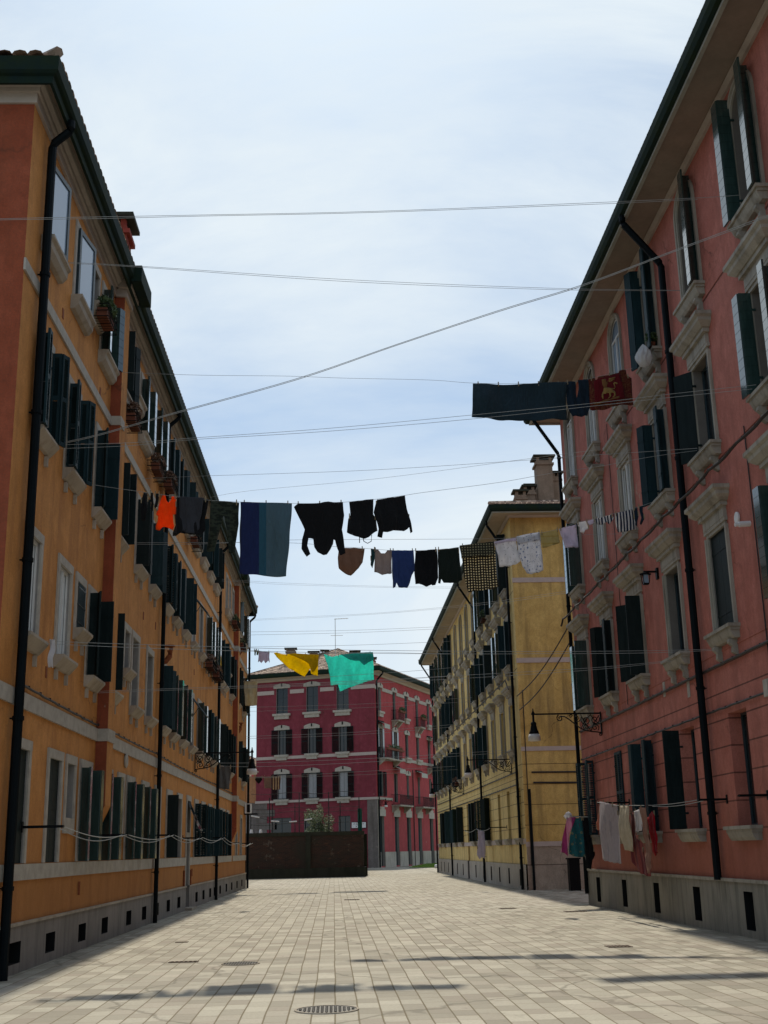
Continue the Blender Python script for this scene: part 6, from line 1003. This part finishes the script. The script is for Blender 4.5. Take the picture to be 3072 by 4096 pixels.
LIN={"L1":[[[-4.51,23.89,11.48],[-2.76,24.1,11.49],[-0.95,24.32,11.55],[0.35,24.48,11.56],[2.21,24.71,11.6],[3.19,24.83,11.57],[4.39,24.98,11.61],[5.34,25.1,11.68],[5.85,25.16,11.78],[6.15,25.2,11.87],[6.83,25.28,12.07],[7.03,25.3,12.12]],0.006],"A1":[[[-6.43,16.66,10.95],[-5.04,16.8,11.1],[-3.55,16.95,11.22],[-2.02,17.1,11.34],[0.77,17.38,11.57],[4.56,17.76,11.96],[6.38,17.94,12.16],[7.04,18.01,12.25]],0.006],"A2":[[[-6.42,16.66,10.94],[-5.04,16.8,11.08],[-3.55,16.95,11.19],[-2.01,17.1,11.32],[0.77,17.38,11.55],[4.56,17.76,11.93],[6.28,17.93,12.12]],0.006],"B1":[[[-4.63,19.25,11.64],[-3.36,19.5,11.69],[0.41,20.24,11.79],[4.28,21.0,11.99],[7.0,21.53,12.2]],0.006],"B2":[[[-4.63,19.25,11.62],[-3.36,19.5,11.67],[0.41,20.24,11.75],[4.28,21.0,11.96],[7.0,21.53,12.19]],0.006],"C1":[[[-4.66,19.41,8.32],[-3.84,19.15,8.41],[-2.63,18.75,8.61],[-0.53,18.06,8.94],[1.1,17.53,9.31],[2.67,17.02,9.65],[3.91,16.61,9.88],[5.2,16.19,10.22],[6.55,15.75,10.58],[7.51,15.43,10.85]],0.008],"C2":[[[-4.66,19.41,8.3],[-3.84,19.15,8.39],[-2.63,18.75,8.59],[-0.53,18.06,8.92],[1.09,17.53,9.29],[2.67,17.02,9.63],[3.91,16.61,9.86],[5.2,16.19,10.2],[6.55,15.75,10.55],[7.51,15.43,10.83]],0.008],"D1":[[[-4.61,19.37,8.3],[-3.31,19.23,8.28],[-2.25,19.12,8.32],[-0.08,18.88,8.38],[2.37,18.62,8.51],[4.46,18.39,8.63],[5.57,18.27,8.72],[7.0,18.12,8.82]],0.006],"D2":[[[-4.6,19.37,8.23],[-3.31,19.23,8.23],[-2.25,19.12,8.29],[-0.08,18.88,8.33],[2.37,18.62,8.44],[4.46,18.39,8.58],[5.56,18.27,8.66],[6.93,18.13,8.75]],0.006],"E1":[[[-4.58,27.96,10.39],[-2.87,26.99,10.14],[-1.84,26.41,9.98],[0.98,24.83,9.56],[4.12,23.06,9.18],[4.9,22.62,9.1],[6.21,21.87,8.94],[7.0,21.43,8.85]],0.006],"E2":[[[-3.91,37.63,12.77],[-2.49,35.86,12.45],[1.22,31.22,11.35],[4.78,26.77,10.44],[5.94,25.32,10.14]],0.006],"F":[[[-4.61,21.6,8.32],[-4.29,21.61,8.26],[-3.49,21.64,8.14],[-2.81,21.66,8.04],[-2.25,21.68,7.98],[-1.74,21.7,7.95],[-0.73,21.73,7.92],[-0.29,21.75,7.92],[0.24,21.76,7.94],[0.85,21.79,8.0],[1.42,21.81,8.08],[1.8,21.82,8.14],[3.25,21.87,8.34],[4.24,21.9,8.52],[5.23,21.94,8.67],[6.23,21.97,8.86],[7.18,22.01,9.0]],0.006],"G":[[[-4.58,26.32,8.37],[-2.92,26.11,8.3],[-0.9,25.87,8.21],[0.12,25.74,8.08],[0.64,25.68,8.03],[1.38,25.59,7.94],[2.17,25.49,7.91],[2.83,25.41,7.95],[3.56,25.32,8.04],[4.03,25.26,8.13],[4.57,25.2,8.2],[4.98,25.15,8.27],[5.38,25.1,8.4],[5.88,25.04,8.49],[6.15,25.0,8.56],[6.59,24.95,8.66],[6.97,24.9,8.77],[7.25,24.87,8.86]],0.006],"G2":[[[-4.57,26.29,8.33],[-2.95,26.47,8.36],[-0.93,26.7,8.49],[1.03,26.93,8.54],[3.81,27.24,8.61],[5.93,27.49,8.74],[7.0,27.61,8.79]],0.006],"H":[[[-4.3,44.94,11.63],[-3.14,45.72,11.71],[-1.73,46.68,11.82],[1.83,49.09,12.19],[5.25,51.41,12.6],[7.52,52.95,12.86]],0.006],"H2":[[[-4.3,44.93,11.69],[-3.14,45.72,11.77],[-1.73,46.68,11.88],[1.83,49.09,12.24],[5.26,51.41,12.66],[7.52,52.95,12.94]],0.006],"I":[[[-4.05,59.89,12.94],[-1.44,54.25,11.96],[1.27,48.4,10.93],[3.47,43.66,10.17],[5.61,39.04,9.51],[7.19,35.63,9.09]],0.006],"I2":[[[-4.05,59.89,12.89],[-1.44,54.25,11.9],[1.27,48.4,10.89],[3.46,43.67,10.13],[5.61,39.04,9.44],[7.18,35.63,9.03]],0.006],"J1":[[[-4.63,19.15,4.93],[-3.73,19.34,4.91],[-2.24,19.64,4.89],[-0.53,19.99,4.87],[1.6,20.43,4.88],[3.84,20.89,4.91],[5.73,21.28,4.96],[7.0,21.54,5.01]],0.006],"J2":[[[-4.63,19.15,4.89],[-3.72,19.34,4.86],[-2.24,19.64,4.83],[-0.53,19.99,4.82],[1.6,20.43,4.83],[3.84,20.89,4.87],[5.73,21.28,4.92],[7.0,21.54,4.99]],0.006],"K1":[[[-4.62,23.58,4.69],[-2.69,23.72,4.75],[-1.36,23.81,4.79],[0.86,23.97,4.88],[3.4,24.15,5.0],[5.48,24.29,5.11],[7.0,24.4,5.24]],0.006],"K2":[[[-4.62,23.58,4.66],[-2.69,23.72,4.72],[-1.36,23.81,4.75],[0.86,23.97,4.82],[3.39,24.15,4.94],[5.48,24.29,5.07],[6.99,24.4,5.22]],0.006],"M":[[[-4.21,59.0,11.25],[-3.65,59.08,11.22],[-2.88,59.19,11.13],[-0.66,59.51,11.03],[-0.39,59.55,11.08],[2.03,59.89,11.19],[4.71,60.28,11.15],[7.38,60.66,11.14]],0.012],"TW":[[[-4.36,57.49,9.49],[-4.22,57.5,9.51],[-3.56,57.52,9.52],[-0.34,57.63,9.67],[4.5,57.8,9.95],[7.56,57.91,10.22]],0.012],"N1":[[[-4.39,46.37,4.91],[-2.69,47.02,4.94],[1.68,48.72,5.15],[7.3,50.9,5.53]],0.01],"N2":[[[-4.39,46.37,4.81],[-2.69,47.02,4.79],[1.68,48.72,5.01],[7.3,50.9,5.44]],0.01],"U":[[[-4.56,61.45,5.3],[-2.9,61.66,5.28],[2.14,62.32,5.51],[6.28,62.87,5.69]],0.012],"X1":[[[-4.15,57.99,11.97],[1.44,58.97,12.16],[7.28,60.0,12.52]],0.01],"X2":[[[-4.15,57.99,11.82],[1.44,58.97,12.04],[7.28,60.0,12.42]],0.01],"X3":[[[-3.72,52.12,10.26],[1.3,53.43,10.49],[6.63,54.82,10.87]],0.01],"X4":[[[-3.57,50.17,8.26],[1.22,51.41,8.55],[6.31,52.74,8.99]],0.01],"X5":[[[-4.25,59.97,8.55],[1.43,60.97,8.74],[7.37,62.01,9.1]],0.01],"X6":[[[-4.25,59.97,8.35],[1.43,60.97,8.55],[7.36,62.01,8.9]],0.01],"X7":[[[-3.82,54.07,6.59],[1.27,54.95,6.78],[6.59,55.88,7.2]],0.01],"X8":[[[-3.82,54.07,6.49],[1.27,54.95,6.67],[6.58,55.88,7.09]],0.01],"X9":[[[-4.22,59.9,5.13],[0.99,64.47,5.44],[7.12,69.84,5.96]],0.01]}

LNAME = {'L1': 'clothes line carrying the dark sheet and the red lion banner', 'A1': 'upper strand of the highest clothes line, nearest the camera', 'A2': 'lower strand of the highest clothes line, nearest the camera', 'B1': 'upper strand of the second highest line, from the first orange attic window', 'B2': 'lower strand of the second highest line, from the first orange attic window', 'C1': 'upper strand of the long diagonal rope rising to the right', 'C2': 'lower strand of the long diagonal rope rising to the right', 'D1': 'upper strand of the line crossing in front of the dark sheet', 'D2': 'lower strand of the line crossing in front of the dark sheet', 'E1': 'single line above the dark laundry, from the bracket beyond the flue', 'E2': 'rising line above the dark laundry, from mid block on the left', 'F': 'clothes line carrying the orange shirt, blue towel and black hoodie', 'G': 'clothes line carrying the gingham cloth and floral cloths', 'G2': 'straight line just behind the black hoodie', 'H': 'lower strand of the line below the blue towel', 'H2': 'upper strand of the line below the blue towel', 'I': 'lower strand of the line from the far orange corner to the red block', 'I2': 'upper strand of the line from the far orange corner to the red block', 'J1': 'upper strand of the level line across at first floor height', 'J2': 'lower strand of the level line across at first floor height', 'K1': 'upper strand of the line just under first floor sills', 'K2': 'lower strand of the line just under first floor sills', 'M': 'distant clothes line carrying the yellow and teal sheets', 'TW': 'distant clothes line carrying the cream towel', 'N1': 'upper strand of the distant line above the grey cloth', 'N2': 'distant strand carrying the grey cloth', 'U': 'distant clothes line carrying the black briefs and striped cloth', 'X1': 'bare distant line, topmost of those against the sky above the maroon roof', 'X2': 'bare distant line just under the topmost one above the maroon roof', 'X3': 'bare distant line just above the yellow sheet', 'X4': 'bare distant line across the maroon eaves', 'X5': 'upper of two close bare lines across the maroon top floor', 'X6': 'lower of two close bare lines across the maroon top floor', 'X7': 'upper of two close bare lines across the maroon second floor', 'X8': 'lower of two close bare lines across the maroon second floor', 'X9': 'bare distant line just below the striped cloth'}
def smooth_line(P, n=6):
    out = []; m = len(P)
    for i in range(m - 1):
        p0, p1, p2, p3 = [Vector(P[max(0, min(m - 1, j))]) for j in (i - 1, i, i + 1, i + 2)]
        for k in range(n):
            t = k / n; out.append(0.5 * ((2 * p1) + (-p0 + p2) * t + (2 * p0 - 5 * p1 + 4 * p2 - p3) * t * t + (-p0 + 3 * p1 - 3 * p2 + p3) * t ** 3))
    out.append(Vector(P[-1])); return out
for k, (P, r) in LIN.items(): cord(smooth_line(P), LNAME[k], r=r * 0.62)
def stripes(c2, freq, axis=0, off=0.0, th=0.5):
    def f(t, p, c): s = sep(t, p)[axis]; return mixc(t, math_(t, 'GREATER_THAN', math_(t, 'FRACT', math_(t, 'ADD', math_(t, 'MULTIPLY', s, freq), off)), th), c, c2)
    return f
def gingham(c2, freq):
    def f(t, p, c):
        s = sep(t, p); a = math_(t, 'GREATER_THAN', math_(t, 'FRACT', math_(t, 'MULTIPLY', s[0], freq)), 0.52); b = math_(t, 'GREATER_THAN', math_(t, 'FRACT', math_(t, 'MULTIPLY', s[2], freq)), 0.52); return mixc(t, math_(t, 'MULTIPLY', a, b), c, c2)
    return f
def blots(c2, scale, th=0.32, c3=None):
    def f(t, p, c):
        v = N(t, 'ShaderNodeTexVoronoi', feature='F1'); v.inputs['Scale'].default_value = scale; v.inputs['Randomness'].default_value = 0.8; t.links.new(p, v.inputs['Vector']); n = noise(t, scale * 3, 3, 0.6, p); d = math_(t, 'ADD', v.outputs['Distance'], math_(t, 'MULTIPLY', n, 0.3))
        c = mixc(t, ramp(t, d, th, th + 0.06, 0.8, 0), c, c2)
        if c3: v2 = N(t, 'ShaderNodeTexVoronoi', feature='F1'); v2.inputs['Scale'].default_value = scale * 1.9; t.links.new(p, v2.inputs['Vector']); c = mixc(t, ramp(t, v2.outputs['Distance'], 0.18, 0.24, 0.7, 0), c, c3)
        return c
    return f
def camo(t, p, c): return mixc(t, ramp(t, noise(t, 9, 3, 0.5, p, (1, 1, 2.4)), 0.48, 0.53), c, (0.012, 0.018, 0.014))
def damask(t, p, c): return mixc(t, ramp(t, noise(t, 17, 5, 0.75, p, None, 1.5), 0.5, 0.56, 0, 0.55), c, (0.25, 0.13, 0.045))
def bands3(t, p, c):
    x = sep(t, p)[0]; c = mixc(t, math_(t, 'GREATER_THAN', x, -1.33), c, (0.028, 0.10, 0.155)); return mixc(t, math_(t, 'GREATER_THAN', x, -1.20), c, (0.075, 0.135, 0.175))
def towelprint(t, p, c): s = sep(t, p); b_ = math_(t, 'MULTIPLY', math_(t, 'GREATER_THAN', noise(t, 5, 2, 0.5, p, (1, 1, 0.6)), 0.6), 1.0); return mixc(t, math_(t, 'MULTIPLY', b_, 0.35), c, (0.16, 0.17, 0.22))
bk = (0.007, 0.008, 0.010)
CL = {'sheet': cloth('sheet_dark_teal', (0.022, 0.045, 0.062), 0.15), 'navy': cloth('navy_cotton', (0.012, 0.026, 0.045), 0.1), 'red': cloth('banner_dark_red', (0.16, 0.012, 0.018), 0.2), 'gold': cloth('banner_gold', (0.42, 0.27, 0.09), 0.2), 'goldd': cloth('banner_dim_gold', (0.26, 0.13, 0.05), 0.2), 'border': cloth('banner_border', (0.12, 0.02, 0.018), 0.2, damask),
      'black': cloth('black_cotton', bk, 0.0), 'orange': cloth('orange_fluorescent', (0.95, 0.13, 0.01), 0.5), 'grey': cloth('charcoal_jersey', (0.045, 0.05, 0.062), 0.1), 'camo': cloth('camouflage_cotton', (0.035, 0.045, 0.032), 0.05, camo), 'blue3': cloth('towel_three_blues', (0.018, 0.030, 0.11), 0.12, bands3),
      'brown': cloth('brown_cotton', (0.30, 0.18, 0.125), 0.4), 'tealc': cloth('dark_teal_cotton', (0.02, 0.07, 0.08), 0.2), 'beige': cloth('greige_cotton', (0.42, 0.36, 0.35), 0.4), 'blue': cloth('blue_denim_shirt', (0.045, 0.085, 0.26), 0.3), 'dgreen': cloth('dark_green_cotton', (0.012, 0.020, 0.017), 0.05),
      'ging': cloth('gingham_cotton', (0.04, 0.035, 0.03), 0.45, gingham((0.80, 0.72, 0.5), 17)), 'gingd': cloth('gingham_cotton_fold', (0.035, 0.035, 0.025), 0.12, gingham((0.30, 0.28, 0.17), 17)), 'flor': cloth('white_cotton_small_print', (0.78, 0.78, 0.82), 0.4, blots((0.28, 0.28, 0.33), 15, 0.28)), 'florb': cloth('white_cotton_blue_flowers', (0.76, 0.77, 0.83), 0.4, blots((0.13, 0.2, 0.38), 11, 0.36, (0.2, 0.25, 0.35))),
      'gauze': cloth('cream_gauze', (0.50, 0.43, 0.22), 0.5, stripes((0.42, 0.34, 0.13), 6, 2, 0.2, 0.82)), 'lilac': cloth('lilac_cotton', (0.62, 0.57, 0.70), 0.4), 'white': cloth('white_cotton', (0.80, 0.79, 0.82), 0.4), 'strp': cloth('navy_white_stripes', (0.72, 0.70, 0.70), 0.35, stripes((0.02, 0.03, 0.07), 15, 0)), 'yel': cloth('yellow_cotton', (0.95, 0.74, 0.01), 0.65), 'yeld': cloth('yellow_cotton_double', (0.66, 0.46, 0.005), 0.35), 'teal': cloth('turquoise_cotton', (0.16, 0.88, 0.78), 0.65), 'teald': cloth('turquoise_cotton_double', (0.05, 0.50, 0.46), 0.4),
      'green': cloth('moss_green_wool', (0.10, 0.14, 0.03), 0.2), 'cream': cloth('cream_terry', (0.60, 0.53, 0.36), 0.35), 'greyd': cloth('slate_cotton', (0.10, 0.095, 0.09), 0.1), 'pinkc': cloth('rose_cotton', (0.6, 0.22, 0.27), 0.4), 'taupe': cloth('taupe_cotton', (0.30, 0.21, 0.17), 0.3), 'cstr': cloth('beige_stripes', (0.52, 0.42, 0.30), 0.3, stripes((0.10, 0.05, 0.06), 8, 0, 0.1)),
      'towel': cloth('lilac_grey_terry', (0.44, 0.39, 0.43), 0.3, towelprint), 'sand': cloth('sand_cotton', (0.62, 0.42, 0.18), 0.3), 'terra': cloth('terracotta_cotton', (0.50, 0.16, 0.10), 0.3), 'crm2': cloth('pillowcase_cream', (0.62, 0.55, 0.42), 0.35), 'scarf': cloth('dark_rose_scarf', (0.30, 0.075, 0.07), 0.3, stripes((0.16, 0.03, 0.04), 5, 1)), 'brownl': cloth('mid_brown_cotton', (0.34, 0.18, 0.13), 0.3), 'redc': cloth('bright_red_cotton', (0.42, 0.01, 0.02), 0.25), 'mauve': cloth('magenta_cotton', (0.42, 0.07, 0.24), 0.35, stripes((0.65, 0.35, 0.48), 3.2, 0, 0.1)), 'skirt': cloth('patterned_teal_skirt', (0.03, 0.16, 0.19), 0.25, blots((0.22, 0.24, 0.15), 7, 0.38, (0.10, 0.02, 0.06))), 'lace': cloth('white_lace', (0.74, 0.68, 0.80), 0.4, blots((0.45, 0.4, 0.5), 22, 0.2))}
def garment(name, key, mat, label, cat, fold=0.035, off=0.0, parent=None, nf=7, seed=0, dens=0.055, th=0.004, group=None, pegs=True):
    P = GAR[key]; rr = random.Random(hash(key) % 1000 if False else sum(map(ord, key)) + seed)
    A = Vector((P[0][0], P[0][1], 0)); far_ = max(P, key=lambda q: (Vector((q[0], q[1], 0)) - A).length); ax = (Vector((far_[0], far_[1], 0)) - A); ax = ax.normalized() if ax.length > 0 else Vector((1, 0, 0))
    if abs(ax.x) > 0.3 and ax.x < 0 or abs(ax.x) <= 0.3 and ax.y < 0: ax = -ax
    nrm = Vector((-ax.y, ax.x, 0)) * -1; pts = [((Vector((q[0], q[1], 0)) - A).dot(ax), q[2]) for q in P]
    us = [p[0] for p in pts]; zs = [p[1] for p in pts]; u0, u1, z0, z1 = min(us), max(us), min(zs), max(zs)
    org = A + ax * ((u0 + u1) / 2); org.z = z1
    bm = bmesh.new(); vs = [bm.verts.new((u - (u0 + u1) / 2, 0, z - z1)) for u, z in pts]; bm.faces.new(vs)
    d = max(dens, (u1 - u0) / 40, (z1 - z0) / 40); hw = (u1 - u0) / 2
    n = int((u1 - u0) / d)
    for i in range(1, n + 1): bmesh.ops.bisect_plane(bm, geom=bm.verts[:] + bm.edges[:] + bm.faces[:], plane_co=(-hw + (u1 - u0) * i / (n + 1), 0, 0), plane_no=(1, 0, 0))
    n = int((z1 - z0) / d)
    for i in range(1, n + 1): bmesh.ops.bisect_plane(bm, geom=bm.verts[:] + bm.edges[:] + bm.faces[:], plane_co=(0, 0, -(z1 - z0) * i / (n + 1)), plane_no=(0, 0, 1))
    bmesh.ops.triangulate(bm, faces=[f for f in bm.faces if len(f.verts) > 4])
    ph = [rr.uniform(0, 6.28) for _ in range(6)]; k1 = rr.uniform(0.7, 1.3) * nf / max(0.3, u1 - u0); H = z1 - z0
    for v in bm.verts:
        u, z = v.co.x, v.co.z; q = min(1, -z / max(0.05, 0.45 * H)) ; dr = 0.35 * u
        y = fold * (0.25 + 0.75 * q) * (math.sin(k1 * (u + 0.12 * z) * 2.2 + ph[0]) + 0.5 * math.sin(k1 * 4.3 * (u - 0.2 * z) + ph[1])) * 0.6 + fold * 0.5 * math.sin(z * 5 / max(0.4, H) + ph[2] + u * 2)
        v.co.y = y * 1.5 + off
        v.co.x += 0.006 * math.sin(z * 9 + ph[3]); v.co.z += 0.008 * math.sin(u * 13 + ph[4]) * q
    for f in bm.faces: f.smooth = True
    me = bpy.data.meshes.new(name); bm.to_mesh(me); bm.free(); me.materials.append(CL[mat])
    th_z = math.atan2(ax.y, ax.x)
    if parent is None: o = link(name, me, None, org, th_z); tag(o, label, cat, group)
    else: o = link(name, me, parent); R = Matrix.Translation(parent.location) @ Matrix.Rotation(parent.rotation_euler.z, 4, 'Z'); o.matrix_local = R.inverted() @ (Matrix.Translation(org) @ Matrix.Rotation(th_z, 4, 'Z'))
    md = o.modifiers.new('thickness', 'SOLIDIFY'); md.thickness = th; md.offset = 0
    if parent is None and pegs:
        W_ = u1 - u0; k = 2 if W_ < 0.75 else 3 if W_ < 1.3 else 5
        topz = sorted([(u, z) for u, z in pts if z > z1 - 0.35 * H - 0.02], key=lambda a: a[0])
        def topat(u):
            best = None
            for i in range(len(pts)):
                (ua, za), (ub, zb) = pts[i], pts[(i + 1) % len(pts)]
                if (ua - u) * (ub - u) <= 0 and ua != ub: z = za + (zb - za) * (u - ua) / (ub - ua); best = z if best is None else max(best, z)
            return best if best is not None else z1
        for i in range(k):
            u = u0 + W_ * (0.08 + 0.84 * i / (k - 1)); z = topat(u); s = 1.35 if org.y < 45 else 2.0
            mb = MB(); mb.box(-0.007 * s, 0.007 * s, -0.012, -0.002, -0.045 * s, 0.035 * s); mb.box(-0.007 * s, 0.007 * s, 0.002, 0.012, -0.045 * s, 0.035 * s)
            link('clothes_peg', cached(('peg', s), lambda: mb.mesh('clothes_peg', ['peg'])), o, (u - (u0 + u1) / 2, off, z - z1))
    return o
def G(key, mat, label, cat, name=None, **k): return garment(name or key, key, mat, label, cat, **k)
G('dark_sheet', 'sheet', 'large dark blue sheet, widest piece on the upper right clothes line', 'sheet', fold=0.05, nf=5)
G('navy_trousers', 'navy', 'navy trousers hung by the legs between the dark sheet and the lion banner', 'trousers')
ban = G('lion_banner', 'border', 'dark red banner with a gold winged lion, right of the navy trousers', 'banner', fold=0.02)
GAR['lion_field'] = [[5.98, 25.17, 11.72], [6.12, 25.19, 11.80], [6.62, 25.25, 11.95], [6.70, 25.26, 11.35], [6.3, 25.21, 11.22], [5.98, 25.17, 11.2]]
G('lion_field', 'red', None, None, name='banner_field', parent=ban, off=-0.032, fold=0.004)
for k, mt in (('lion_body', 'gold'), ('lion_mane', 'goldd'), ('lion_tail', 'gold'), ('lion_wing1', 'gold'), ('lion_wing2', 'gold'), ('lion_wing3', 'gold'), ('lion_ground', 'goldd')): G(k, mt, None, None, name=k.rstrip('123'), parent=ban, off=-0.045 if k != 'lion_body' else -0.05, fold=0.003, th=0.003)
G('black_tank_top', 'black', 'black vest, leftmost piece left of the orange shirt', 'vest'); G('black_sock', 'black', 'black sock nearer the vest, left of the orange shirt', 'sock', fold=0.01, group='socks on the line'); G('black_sock_b', 'black', 'black sock touching the orange shirt', 'sock', name='black_sock', fold=0.01, group='socks on the line')
G('orange_shirt', 'orange', 'bright orange shirt hung on the lower left line', 'shirt'); o = G('black_shirt', 'black', 'black shirt with charcoal front, between orange shirt and camouflage trousers', 'shirt'); G('grey_panel', 'grey', None, None, name='front_panel', parent=o, off=-0.05, fold=0.02)
G('camouflage_trousers', 'camo', 'dark camouflage trousers left of the blue towel', 'trousers'); G('striped_towel_blue', 'blue3', 'large towel in three blues, longest piece of the middle line', 'towel', fold=0.04, nf=5)
G('black_hoodie', 'black', 'black hoodie hung upside down with both sleeves dangling', 'hoodie'); o = G('black_backpack_top', 'black', 'black top with straps, between the hoodie and the last black jumper', 'top')
q = GAR['black_backpack_top']; mb = MB(); mb.tube([(0.0, 0, -0.72), (0.02, 0, -0.82), (0.09, 0, -0.86), (0.16, 0, -0.82), (0.17, 0, -0.7)], 0.008, 5); mb.tube([(-0.06, 0, -0.7), (-0.06, 0, -0.85)], 0.008, 5); mb.build('strap', ['cable'], o)
G('black_jumper', 'black', 'black jumper, last piece at the right end of the middle line', 'jumper')
G('brown_shorts', 'brown', 'translucent brown top, first piece of the light laundry line, under the hoodie sleeve', 'top'); G('teal_cloth_strip', 'tealc', 'narrow dark teal garment beside the greige vest', 'garment', fold=0.015); G('beige_vest', 'beige', 'greige vest left of the blue shirt', 'vest'); G('blue_shirt', 'blue', 'blue long-sleeved shirt hung between the greige vest and the black blouse', 'shirt')
G('black_blouse', 'black', 'black blouse right of the blue shirt', 'blouse'); G('dark_green_blouse', 'dgreen', 'very dark green blouse left of the gingham cloth', 'blouse')
o = G('gingham_cloth', 'ging', 'black and cream gingham cloth', 'tablecloth'); G('gingham_fold', 'gingd', None, None, name='folded_flap', parent=o, off=-0.06, fold=0.01)
o = G('white_floral_cloth', 'flor', 'white cloth with tiny motifs right of the gingham cloth', 'pillowcase'); G('floral_fold', 'lilac', None, None, name='folded_flap', parent=o, off=-0.05, fold=0.01)
o = G('blue_floral_cloth', 'florb', 'white cloth with blue flowers, hanging lowest on the light line', 'pillowcase'); G('blue_floral_fold', 'florb', None, None, name='folded_flap', parent=o, off=-0.05, fold=0.01)
G('cream_gauze_cloth', 'gauze', 'short sheer cream cloth before the yellow end wall', 'cloth', fold=0.02); G('lilac_shirt', 'lilac', 'pale lilac shirt crossing the corner of the red block', 'shirt'); G('white_garment_small', 'white', 'small twisted white garment right of the lilac shirt', 'garment'); G('white_cloth_strip', 'lilac', 'narrow white strip between the twisted garment and the striped briefs', 'cloth', fold=0.01)
G('striped_briefs', 'strp', 'bunched navy striped briefs, left of the striped hand towel', 'briefs'); G('striped_hand_towel', 'strp', 'navy and white striped hand towel', 'towel', fold=0.02); G('black_sock_c', 'navy', 'black sock next to the striped hand towel', 'sock', name='black_sock', fold=0.01, group='socks on the line'); G('black_sock_d', 'navy', 'rightmost black sock on the light laundry line', 'sock', name='black_sock', fold=0.01, group='socks on the line')
G('lilac_baby_shirt', 'lilac', 'small pale lilac shirt left of the yellow sheet', 'shirt'); G('green_mitten', 'green', 'tiny green item, left of two beside the small lilac shirt', 'mitten', name='mitten', fold=0.01); G('green_mitten_b', 'green', 'tiny green item, right of two beside the small lilac shirt', 'mitten', name='mitten', fold=0.01)
o = G('yellow_cloth', 'yel', 'bright yellow sheet before the maroon roof', 'sheet', fold=0.09, nf=6); G('yellow_fold', 'yeld', None, None, name='folded_flap', parent=o, off=-0.16, fold=0.03)
o = G('teal_cloth', 'teal', 'large turquoise sheet right of the yellow one', 'sheet', fold=0.10, nf=6); G('teal_fold', 'teald', None, None, name='folded_flap', parent=o, off=-0.18, fold=0.03)
G('cream_towel', 'cream', 'cream towel hanging at the far corner of the orange block', 'towel', fold=0.04); G('grey_cloth', 'greyd', 'slate grey cloth hanging below the left bracket lamp', 'cloth'); G('white_cloth_small', 'white', 'small white cloth under the left bracket lamp', 'cloth', fold=0.01); G('pink_cloth_small', 'pinkc', 'small pink cloth beside the small white cloth', 'cloth', fold=0.01)
G('black_briefs', 'black', 'distant black briefs before the maroon wall', 'briefs', fold=0.01); G('taupe_cloth', 'taupe', 'taupe cloth between the black briefs and the striped cloth', 'cloth', fold=0.02); G('striped_cloth_small', 'cstr', 'beige and dark striped cloth before a maroon first floor window', 'cloth', fold=0.02)
o = G('printed_bath_towel', 'towel', 'large lilac grey printed bath towel on the lowest rack at the red block', 'towel', nf=4, fold=0.03); G('towel_cream_edge', 'sand', None, None, name='lower_panel', parent=o, off=-0.03, fold=0.005)
G('terracotta_cloth', 'terra', 'terracotta cloth behind the left edge of the printed bath towel', 'cloth', fold=0.02); G('cream_pillowcase', 'crm2', 'cream pillowcase right of the printed bath towel', 'pillowcase'); G('white_towel_small', 'white', 'short white towel on the rack at the red block', 'towel', fold=0.02); G('rose_scarf', 'scarf', 'long dark rose scarf hanging lowest on the rack at the red block', 'scarf', fold=0.03)
G('brown_long_cloth', 'brownl', 'long narrow brown cloth beside the dark rose scarf', 'cloth', fold=0.03); G('red_garment', 'redc', 'bright red garment, rightmost on the rack at the red block', 'garment', fold=0.03)
G('mauve_scarf', 'mauve', 'magenta scarf at the alley corner, leftmost of its rack', 'scarf', fold=0.03, nf=5); G('teal_patterned_skirt', 'skirt', 'teal patterned skirt between the magenta scarf and the black leggings', 'skirt', fold=0.035); G('black_leggings', 'black', 'black leggings right of the patterned skirt at the alley corner', 'leggings', fold=0.03); G('white_cap', 'white', 'crumpled white sun hat on the tip of the rack at the alley corner', 'hat', fold=0.03, pegs=False, name='sun_hat')
G('white_lace_dress', 'lace', 'white lace dress hanging before the yellow block at ground level', 'dress', fold=0.03)
# white rag on the first sill of the orange block
P = LF.world(1.98, -0.26, 0); bm = bmesh.new(); bmesh.ops.create_grid(bm, x_segments=10, y_segments=16, size=0.5)
for v in bm.verts: u, q = v.co.x, v.co.y; v.co = Vector((u * 0.16 + 0.03 * math.sin(q * 6), -0.03 * math.sin(u * 14 + q * 3), q * 0.42 + 0.02 * math.sin(u * 20)))
me = bpy.data.meshes.new('rag'); bm.to_mesh(me); bm.free(); me.materials.append(CL['white']); o = link('rag', me, None, (P.x, P.y, 4.68), TH); tag(o, 'white rag hanging from the nearest first floor sill of the orange block', 'rag'); md = o.modifiers.new('thickness', 'SOLIDIFY'); md.thickness = 0.006
